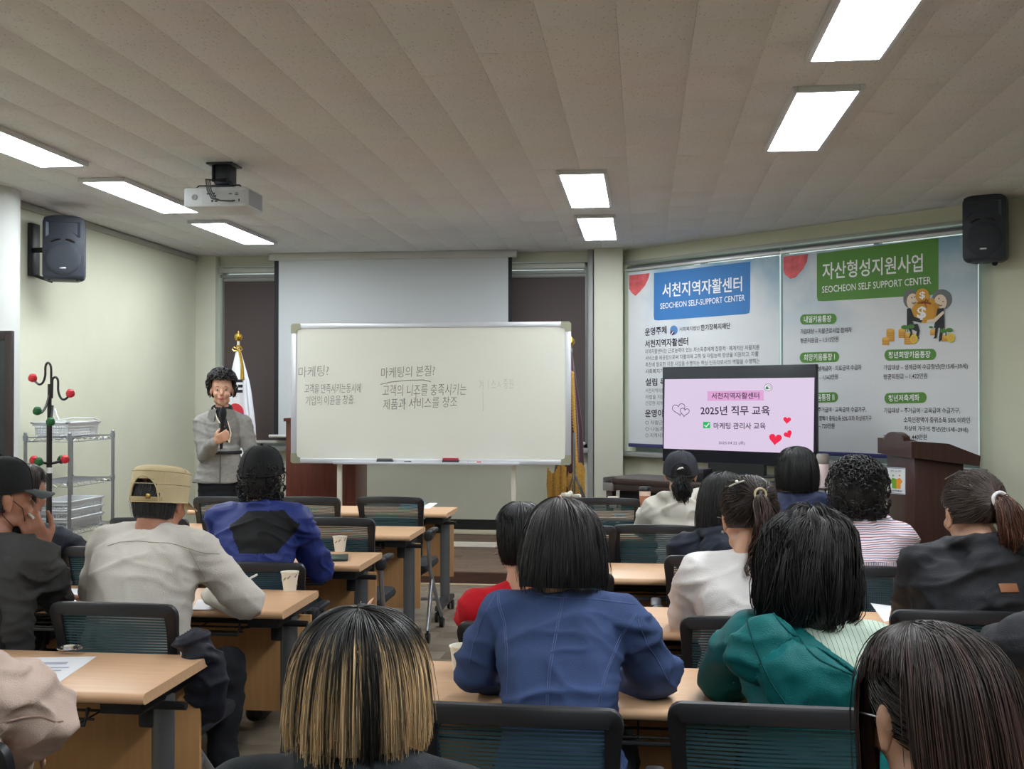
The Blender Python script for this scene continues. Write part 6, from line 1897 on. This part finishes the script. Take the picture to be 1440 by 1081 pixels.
# 3 man in blue jacket ---------------------------------------------------
PANEL4 = [(318, 740), (340, 721), (392, 720), (416, 740), (389, 778), (339, 777)]
def post4(V, Q, root, T, nk, sh):
    W2L = (Matrix.Translation(root.location) @ Matrix.Rotation(root.rotation_euler.z, 4, 'Z')).inverted()
    P = [(W2L @ at(x, y, 4.6)) for x, y in PANEL4]; P = [(q.x, q.z) for q in P]
    C = V[Q].mean(1); ins = np.zeros(len(C), bool); j = len(P) - 1
    for i in range(len(P)):
        xi, zi = P[i]; xj, zj = P[j]
        c = ((zi > C[:, 2]) != (zj > C[:, 2])) & (C[:, 0] < (xj - xi) * (C[:, 2] - zi) / (zj - zi + 1e-9) + xi); ins ^= c; j = i
    return (ins & (C[:, 1] < sh.y)).astype(int), [C_blue, C_capb]
p4 = person('blue', 'man in a royal blue jacket with black back panel and black cap', (369, 668), 4.80, yaw=.0, sw=.170, build=1.08, dy=.10, neck=.10, top=True, top_post=post4, amp=.010, collar=.022,
            trousers=C_pants, arms={1: dict(ew=at(449, 800, 4.92)), -1: dict(ew=at(318, 800, 4.92))}, hair=hair_curly([(0, .095), (.6, .085), (.92, .045), (1.02, .0), (1.04, -.05), (.9, -.10), (.8, -.115)], n=1900, size=.010, rx=.086, ry=.102, fringe=.04, face=1.2, seed=8), cv=.0065)
cap_shell(p4['T'], p4['root'], C_capb, rx=.096, ry=.112, h=.112, z0=.018, hole=False)

# 4 denim woman -----------------------------------------------------------
p8 = person('denim', 'woman in a blue denim jacket with straight dark bob, large in the centre', (793, 768), 2.84, yaw=-.03, head_pitch=-.12, sw=.156, build=1.0, dy=.16, neck=.095, top=C_denim, amp=.010, collar=.016, voxel=.008, cv=.0075,
            trousers=C_pants, arms={1: dict(ew=at(926, 950, 2.84), ww=at(868, 962, 3.02)), -1: dict(ew=at(668, 945, 2.84), ww=at(722, 955, 3.02))}, topname='denim_jacket',
            hair=hair_fall([(0, .124), (.42, .118), (.84, .092), (1.10, .035), (1.24, -.03), (1.32, -.08), (1.24, -.118)], n=2200, K=10, rad=.0013, col=colf([.014, .010, .009], .65, tip=[.008, .007, .008]), seed=12, lump=.006, rx=.088, ry=.100, part=(-.012, .03), jitter=.06))
for pts in ([(690, 834), (735, 842), (787, 845), (840, 848), (894, 855)], [(787, 846), (782, 882), (775, 935), (772, 1014)], [(688, 845), (702, 882), (710, 912), (711, 941), (709, 1008)], [(892, 865), (871, 897), (851, 941), (838, 1008)]):
    for dx in (0, 3): surf_line(p8, lp_(p8, [(x + dx, y) for x, y in pts], 2.68), .0013, C_seam)
for pts in ([(897, 868), (909, 903), (930, 945), (940, 965)], [(690, 842), (672, 880), (660, 912), (654, 940)]): surf_line(p8, lp_(p8, pts, 2.72), .0015, C_seam)
tt_ = p8['T']
MB().tube([tt_((-.02 + .018 * k / 5, .035 - .075 * k / 5, .128 - .010 * (k / 5) ** 2)) for k in range(6)], [.001, .004, .006, .006, .004, .001], 6, flat=(.5, 1)).build('scalp_parting', M_skin2, p8['root'])
c = MB(); c.box(tt_((.000, .030, .132)), (.018, .034, .012), tt_.R @ Rz(.5), bev=.004).box(tt_((.028, .030, .130)), (.026, .012, .010), tt_.R @ Rz(-.3), bev=.004).ball(tt_((.012, .03, .137)), .007, 8); c.build('hair_clip', mat('clip_pearl', (226, 220, 208), .25), p8['root'])

# 5 blond-streaked woman ----------------------------------------------------
def blond(s, a, r):
    n1 = vnoise(np.stack([np.sin(a) * 9, np.cos(a) * 9, 0 * a], -1), 1.6, 4); n2 = vnoise(np.stack([np.sin(a) * 15, np.cos(a) * 15, s * 1.5], -1), 1.5, 5) + .5 * vnoise(np.stack([np.sin(a) * 34, np.cos(a) * 34, s], -1), 1.5, 6)
    dark = np.exp(-((np.abs(np.angle(np.exp(1j * (a - PI + .55)))) / .32) ** 2))           # darker lock right of the centre back
    k = np.clip((s - .60 - .10 * n1 + .10 * dark) / .22, 0, 1); k = k * k * (3 - 2 * k)
    mix = np.clip(k * (.28 + .7 * n2 + .28 * r - .55 * dark) + np.clip((s - .74) / .2, 0, 1) * (.60 + .25 * n2 - .35 * dark), 0, 1)
    root_ = np.array([.008, .007, .007]); tip = np.array([.62, .42, .23]) * np.exp(.25 * np.clip(r, -2, 2))[:, None]
    return root_ * (1 - mix[:, None]) + tip * mix[:, None]
p6 = person('blond', 'woman with a black bob streaked blond at the tips, bottom centre-left', (508, 972), 1.56, yaw=.0, sw=.150, dy=.06, neck=.065, top=C_dkgreen, amp=.006, collar=.028, hair=hair_fall([(0, .122), (.42, .117), (.84, .094), (1.08, .045), (1.17, -.015), (1.20, -.045), (1.15, -.070)], n=2800, K=11, rad=.0010, col=blond, seed=21, lump=.003, rx=.086, ry=.100, jitter=.05, part=(.004, -.02)),
            trousers=C_pants, arms={}, voxel=.009)
tt_ = p6['T']; MB().tube([tt_((.008 + .004 * k / 6, .04 - .085 * k / 6, .1245 - .016 * (k / 6) ** 2.2)) for k in range(7)], [.0008, .002, .003, .0035, .003, .0015, .0006], 6, flat=(.5, 1)).build('scalp_parting', M_skin, p6['root'])

# 6 woman with glasses, lower right -------------------------------------------
p16 = person('glasses', 'woman with glasses and long straight dark hair, head in the lower right corner', (1312, 1004), 1.50, yaw=.05, head_yaw=.30, head_pitch=-.20, sw=.150, dy=.06, neck=.13, top=C_black, amp=.005, voxel=.007,
             hair=hcat(hair_fall([(0, .122), (.42, .118), (.84, .096), (1.08, .045), (1.16, -.02), (1.20, -.10), (1.20, -.20), (1.1, -.29)], n=2800, K=11, rad=.0010, col=colf([.016, .010, .009], .6, tip=[.035, .016, .013], t0=.45), seed=31, lump=.003, rx=.088, ry=.102, face=1.50, face_l=2.02, fringe=.052, locks=(-1.0, -.55, -.15), part=(.0, .03), jitter=.04), hair_pulled((0, -.10, -.04), n=900, K=8, rad=.0011, col=colf([.018, .011, .009], .5), seed=33, skull=(.0805, .099, .094))),
             trousers=C_pants)
tt_ = p16['T']; gl = MB()
for s in (-1, 1):
    gl.tube([tt_((s * .036 + .025 * math.cos(a), .102 - .012 * abs(math.cos(a)) * (1 if math.cos(a) * s > 0 else 0), -.006 + .019 * math.sin(a))) for a in [2 * PI * k / 20 for k in range(20)]], .0012, 5, closed=True)
    gl.tube([tt_((s * .062, .090, .002)), tt_((s * .078, .06, .004)), tt_((s * .084, .0, .002)), tt_((s * .082, -.02, -.014))], .0015, 5)
gl.tube([tt_((-.011, .103, -.002)), tt_((0, .106, .001)), tt_((.011, .103, -.002))], .0012, 5); gl.build('glasses', M_metal, p16['root'])

# 7 teal coat woman -----------------------------------------------------------
S_green = stripes('blouse_green_stripe', 'X', .011, [(0, (184, 200, 184)), (.74, (92, 112, 104)), (.84, (184, 200, 184))], .35)
p13 = person('teal', 'woman in a teal coat slipping off a green striped blouse, full black wavy hair', (1139, 790), 2.78, yaw=-.10, head_yaw=-.12, head_pitch=-.12, sw=.150, build=1.05, dy=.16, neck=.115, top=S_green, amp=.004, collar=.016, topname='striped_blouse', cv=.008,
             trousers=C_pants, arms={-1: dict(ew=at(1020, 955, 2.85), ww=at(1050, 950, 3.1)), 1: dict(ew=at(1210, 965, 2.9), ww=at(1190, 955, 3.1))},
             hair=hair_fall([(0, .130), (.45, .126), (.95, .10), (1.28, .035), (1.42, -.04), (1.40, -.105), (1.15, -.150), (.9, -.165)], n=2200, K=12, rad=.0014, col=colf([.009, .0075, .008], .5), seed=41, lump=.016, wave=.20, wf=12, rx=.088, ry=.098, lift=.008, jitter=.09, ragged=.14, fly=.08, asym=.01))
G2 = p13['G']; L13 = p13['L']
for (x, y, z_, r3) in ((1140, 955, 2.54, (.105, .035, .075)), (1075, 915, 2.60, (.08, .035, .06))): G2.ell(L13(at(x, y, z_)), r3)
V, N, Q = G2.mesh(.0085, 3); V = V + N * .013; V = wrinkle(V, N, .012, 77, f=(5, 5, 11))
cl = [L13(at(x, y, 2.62)) for x, y in ((985, 862), (1040, 846), (1072, 850), (1137, 892), (1205, 935), (1235, 955))]; cx_ = np.array([q.x for q in cl]); cz_ = np.array([q.z for q in cl])
lim = np.interp(V[:, 0], cx_, cz_)
above = V[:, 2] > lim; V2 = V.copy(); 
keepf = ~(above[Q].all(1)); V2[:, 2] = np.where(above, lim, V[:, 2])
Q = Q[keepf]; used = np.unique(Q); mp_ = -np.ones(len(V), int); mp_[used] = np.arange(len(used)); 
oc = mesh_np('coat', V2[used], mp_[Q], C_teal, p13['root']); md = oc.modifiers.new('s', 'SOLIDIFY'); md.thickness = .006
i13 = dict(V=V2[used], Q=mp_[Q], root=p13['root'], L=L13)
for pts in ([(1040, 842), (1062, 905), (1085, 950), (1112, 985), (1130, 1000)], [(1075, 850), (1110, 885), (1150, 915), (1205, 935)]): surf_line(i13, lp_(i13, pts, 2.6), .0022, cloth('coat_teal_seam', (10, 82, 84)), off=.001)

# 8 brown ponytail in black hooded jacket --------------------------------------
brn = colf([.040, .024, .019], .55, tip=[.085, .034, .022], t0=.35)
p15 = person('brownpony', 'woman in a black hooded jacket with a thick reddish-brown ponytail', (1368, 722), 3.60, yaw=.05, head_yaw=.16, head_pitch=-.12, sw=.185, build=1.25, dy=.08, neck=.075, headscale=1.08, top=C_black, amp=.012, hood=.9, voxel=.008, cv=.0085, thick=.022,
             trousers=C_pants, arms={-1: dict(ew=at(1285, 850, 3.62), ww=at(1275, 860, 3.85)), 1: dict()}, hair=hair_pulled((.012, -.132, .040), tail=[(.02, -.165, .02), (.03, -.165, -.05), (.025, -.15, -.10)], fat=.050, tail_n=800, n=1500, col=brn, seed=51, rad=.0012, skull=(.087, .104, .100), zoff=.030))
tt_ = p15['T']; MB().tube([tt_((.012 + .021 * math.cos(a), -.140, .038 + .021 * math.sin(a))) for a in [2 * PI * k / 16 for k in range(16)]], .006, 8, closed=True).build('hair_tie', mat('tie_white', (220, 218, 220), .6), p15['root'])
for (a, b_) in (((-.045, -.03, .128), (-.070, .02, .105)), ((-.05, -.085, .085), (-.038, -.092, .070))): MB().tube([tt_(a), tt_(tuple((x + y) / 2 for x, y in zip(a, b_))), tt_(b_)], .0028, 6).build('hair_pin', M_chrome, p15['root'])
b15 = BVHTree.FromPolygons([tuple(v) for v in p15['V']], [tuple(map(int, q)) for q in p15['Q']])
o_ = p15['L'](EYE); d_ = (p15['L'](at(1418, 827, 3.4)) - o_).normalized(); h, n_, _, _ = b15.ray_cast(o_, d_)
if h:
    ux = Vector((0, 0, 1)).cross(n_).normalized(); R_ = Matrix((ux, n_, ux.cross(n_))).transposed()
    MB().box(h + n_ * .002, (.058, .005, .030), R_, bev=.002).build('leather_patch', mat('leather_tan', (138, 88, 54), .6), p15['root'])

# 9 white jacket brown ponytail ----------------------------------------------------
p11 = person('whitejacket', 'woman in a white jacket and glasses with wavy brown ponytail and pearl pins', (1052, 728), 3.64, yaw=-.04, head_yaw=.30, head_pitch=-.10, sw=.165, build=1.05, dy=.08, neck=.10, headscale=1.05, top=C_white2, amp=.012, collar=.024, trousers=C_pants, voxel=.0085, thick=.022,
             arms={-1: dict(ew=at(965, 872, 3.72), ww=at(985, 862, 3.95)), 1: dict(ew=at(1115, 872, 3.72), ww=at(1085, 862, 3.95))},
             hair=hair_pulled((-.005, -.118, .070), tail=[(-.005, -.155, .04), (.0, -.165, -.05), (-.01, -.15, -.13), (-.03, -.14, -.18)], fat=.052, tail_n=800, n=1500, col=colf([.020, .012, .010], .5, tip=[.045, .018, .014], t0=.4), seed=61, rad=.0012, wave=.016, skull=(.087, .104, .100), zoff=.030))
tt_ = p11['T']; MB().tube([tt_((-.005 + .018 * math.cos(a), -.128, .072 + .018 * math.sin(a))) for a in [2 * PI * k / 14 for k in range(14)]], .004, 6, closed=True).build('hair_tie', mat('tie_gold', (196, 176, 140), .4), p11['root'])
MB().tube([tt_((-.070, -.035, .098)), tt_((-.055, -.06, .108)), tt_((-.035, -.075, .115))], .003, 6).ball(tt_((-.055, -.062, .112)), .006, 8).build('hair_pin', MATS['clip_pearl'], p11['root'])
MB().ball(tt_((-.084, 0, -.042)), .005, 8).build('earring', M_metal, p11['root'])
gl = MB()
for s in (-1, 1):
    gl.tube([tt_((s * .036 + .024 * math.cos(a), .102, -.006 + .019 * math.sin(a))) for a in [2 * PI * k / 18 for k in range(18)]], .0014, 5, closed=True); gl.tube([tt_((s * .060, .098, .002)), tt_((s * .08, .06, .003)), tt_((s * .084, .0, .0))], .0015, 5)
gl.build('glasses', M_dk, p11['root'])

# 10 curly-haired, striped shirt -------------------------------------------------------
S_h = stripes('shirt_stripe_across', 'Z', .017, [(0, (226, 216, 222)), (.30, (170, 92, 110)), (.48, (226, 216, 222)), (.80, (104, 106, 142))]); S_v = stripes('shirt_stripe_down', 'X', .017, [(0, (226, 216, 222)), (.30, (170, 92, 110)), (.48, (226, 216, 222)), (.80, (104, 106, 142))])
def post14(V, Q, root, T, nk, sh):
    C = V[Q].mean(1); return ((C[:, 2] < sh.z - .105)).astype(int), [S_h, S_v]
p14 = person('curly', 'woman with short curly black hair in a red and navy pinstriped shirt', (1206, 690), 4.50, yaw=-.08, sw=.155, build=1.0, dy=.06, neck=.10, top=True, top_post=post14, amp=.008, collar=.016, trousers=C_pants, topname='striped_shirt', cv=.008, voxel=.007,
             arms={1: dict(ew=at(1268, 772, 4.6), ww=at(1244, 738, 4.68), hdw=at(1231, 716, 4.66), hn=(-1, 0, 0), curl=.8), -1: dict(ew=at(1150, 772, 4.6), ww=at(1168, 738, 4.68), hdw=at(1178, 716, 4.66), hn=(1, 0, 0), curl=.8)},
             hair=hair_curly([(0, .128), (.5, .124), (.98, .092), (1.18, .035), (1.20, -.03), (1.05, -.085), (.8, -.105)], n=2200, size=.013, seed=6, rx=.096, ry=.108, fringe=.055, face=1.1))

# 11 black cap, white hoodie --------------------------------------------------------------
p9 = person('hoodie', 'person in a dark slate cap and ivory hooded jacket, low black ponytail', (957, 666), 5.75, yaw=.0, sw=.140, build=.95, dy=.12, neck=.10, top=C_hood, amp=.012, hood=.9, trousers=C_pants, thick=.02, voxel=.0095,
            hair=hair_pulled((.0, -.118, -.028), tail=[(0, -.150, -.045), (.005, -.160, -.09), (.01, -.15, -.13)], fat=.075, tail_n=600, n=800, col=colf(BLK, .4), seed=71, rad=.0014, skull=(.080, .098, .092)))
cap_shell(p9['T'], p9['root'], C_capg, rx=.090, ry=.108, h=.108, z0=.012)
tt_ = p9['T']; MB().tube([tt_((-.022, -.124, .030)), tt_((-.008, -.128, .036)), tt_((.006, -.128, .040)), tt_((.012, -.126, .036))], [.001, .006, .005, .001], 6).build('bird_emblem', M_wtext, p9['root'])

# 12 bob in navy -----------------------------------------------------------------------------
p12 = person('navybob', 'woman with a smooth black bob and navy jacket, in front of the television', (1121, 661), 5.75, yaw=.0, sw=.145, build=.95, dy=.12, neck=.10, top=C_navy, amp=.010, collar=.018, trousers=C_pants,
             hair=hair_fall([(0, .124), (.42, .119), (.86, .094), (1.12, .04), (1.20, -.02), (1.24, -.07), (1.12, -.115)], n=1100, K=9, rad=.0017, col=colf([.007, .0068, .0075], .45), seed=81, rx=.088, ry=.102, lump=.003))
# 13 long dark hair, dark navy hooded jacket -----------------------------------------------------
p10 = person('longhair', 'long-haired woman in a dark navy hooded jacket, between two white jackets', (1018, 706), 4.52, yaw=-.10, head_yaw=-.35, head_pitch=-.1, sw=.160, build=1.0, dy=.06, neck=.10, top=C_dnavy, amp=.012, hood=.7, trousers=C_pants, arms={-1: dict(ew=at(960, 778, 4.6), ww=at(985, 790, 4.9))},
             hair=hair_fall([(0, .124), (.42, .119), (.84, .094), (1.06, .04), (1.14, -.03), (1.16, -.10), (1.1, -.17), (1.0, -.20)], n=1200, K=11, rad=.0016, col=colf(BLK, .5), seed=91, ragged=.1, rx=.088, ry=.102, lump=.005, wave=.03))
# 14 red shirt ---------------------------------------------------------------------------------
p7 = person('red', 'short-haired person in a bright red top with an ear stud, behind the denim shoulder', (734, 760), 3.60, yaw=.10, head_yaw=.22, head_pitch=-.1, sw=.138, build=1.0, dy=.10, neck=.125, top=C_red, amp=.008, trousers=C_pants, topname='red_top',
            arms={-1: dict(ew=at(664, 872, 3.62), ww=at(690, 862, 3.85)), 1: dict(e=(.17, .22, .79))}, hair=hair_fall([(0, .124), (.44, .12), (.84, .095), (1.02, .045), (1.02, -.01), (.92, -.055), (.8, -.082)], n=1200, K=8, rad=.0014, col=colf(BLK, .45), seed=101, rx=.086, ry=.102, face=1.62, fringe=.05))
MB().ball(p7['T']((-.088, -.004, -.02)), .004, 8).ball(p7['T']((-.087, -.004, -.040)), .004, 8).build('earring', M_metal, p7['root'])
# 15 man dark grey jacket, black cap -----------------------------------------------------------------
a1 = dict(ew=at(80, 842, 3.82), ww=at(64, 776, 3.66), hdw=at(46, 742, 3.62), hn=(-.5, .35, .5), hs=-1, curl=.95)
p1b = person('greyjacket', 'man in a dark grey jacket and black cap, chin resting on his hand', (2, 700), 3.62, yaw=-.16, head_yaw=-.56, head_pitch=-.05, sw=.175, build=1.1, dy=.12, neck=.10, top=C_char, amp=.013, collar=.022, trousers=C_pants, skin=M_skin2, arms={1: a1}, voxel=.0065, cv=.0085,
             hair=hair_fall(SHORT, n=900, rad=.0011, col=gr, fringe=.055, face=1.3, rx=.083, ry=.100, seed=111, jitter=.03))
cap_shell(p1b['T'], p1b['root'], C_capb, rx=.090, ry=.108, h=.108, z0=.030, brim_mat=C_brim, hole=True)
tt_ = p1b['T']; MB().tube([tt_((.080, .012, -.004)), tt_((.072, .045, -.03)), tt_((.060, .060, -.075))], .0016, 5).tube([tt_((.080, -.020, .0)), tt_((.078, -.018, -.05)), tt_((.055, .03, -.095))], .0016, 5).build('mask_strap', M_black, p1b['root'])
g = Blob(); g.ell(tt_((0, .062, -.105)), (.05, .045, .025), tt_.R); V, N, Q = g.mesh(.006, 2); mesh_np('chin_mask', wrinkle(V, N, .003, 4), Q, C_capb, p1b['root'])
wv_ = p1b['A'][1][2]; Mw = (Matrix.Translation(p1b['root'].location) @ Matrix.Rotation(p1b['root'].rotation_euler.z, 4, 'Z'))
pen(at(47, 728, 3.60), at(31, 714, 3.66), 'white pen between the fingers of the man in the dark grey jacket')
# 16 short-haired man further left ------------------------------------------------------------------------
p2 = person('shorthair', 'short-haired man in dark clothes seated beyond the man in the dark grey jacket', (34, 693), 4.65, yaw=-.1, head_yaw=-.10, head_pitch=-.15, sw=.165, build=1.0, dy=.12, neck=.10, top=C_dnavy, amp=.009, trousers=C_pants, skin=M_skin2,
            hair=hair_fall(SHORT, n=1300, rad=.0013, col=colf([.030, .020, .017], .4), fringe=.05, face=1.45, rx=.085, ry=.102, seed=121, jitter=.03))
# 17 peach jacket ----------------------------------------------------------------------------------------
p5 = person('peach', 'person in a peach windbreaker at the lower left edge, head out of frame', (-105, 800), 2.28, yaw=-.05, sw=.185, build=1.15, dy=.12, neck=.14, top=C_peach, amp=.014, thick=.024, trousers=C_pants, voxel=.0095, cv=.008, arms={1: dict(ew=at(60, 998, 2.34), ww=at(20, 1055, 2.44), hd=(-.5, .8, -.3))}, hair=hair_fall(SHORT, n=500, rad=.0014, col=colf(BLK), seed=131, rx=.088, ry=.104))
surf_line(p5, lp_(p5, [(0, 945), (25, 965), (50, 995), (72, 1025)], 2.25), .0018, mat('seam_peach', (170, 142, 128), .8))
# 18 dark sleeve at the right edge --------------------------------------------------------------------------
p17 = person('darksleeve', 'person in a black jacket and olive trousers at the right edge, head out of frame', (1512, 770), 2.80, yaw=.15, sw=.165, build=1.1, dy=.12, neck=.14, top=C_black, amp=.008, thick=.022, trousers=C_olive, voxel=.0095, arms={-1: dict(ew=at(1408, 915, 2.85), ww=at(1440, 905, 3.05))}, hair=hair_fall(SHORT, n=500, rad=.0014, col=colf(BLK), seed=141, rx=.088, ry=.104))

# dark vest hanging on the chair of the man with the beige cap
pv = at(290, 900, 3.34)
t = thing('hanging_vest', 'dark quilted vest hanging on the chair of the man in the beige cap', 'vest', (pv.x, pv.y, 0))
g = Blob(); lz = lambda x, y, Z: at(x, y, Z) - Vector((pv.x, pv.y, 0))
g.chain([lz(258, 905, 3.30), lz(282, 905, 3.34), lz(295, 940, 3.36), lz(298, 1000, 3.38)], [.03, .045, .05, .04]); g.chain([lz(275, 915, 3.32), lz(277, 960, 3.35), lz(282, 1010, 3.38)], [.045, .045, .03]); g.ell(lz(290, 955, 3.36), (.06, .035, .12))
V, N, Q = g.mesh(.007, 3); mesh_np('padded_shell', wrinkle(V, N, .012, 3, f=(9, 9, 20)), Q, cloth('vest_ink', (30, 32, 44), .55), t)
bpy.data.scenes.remove(TMP)
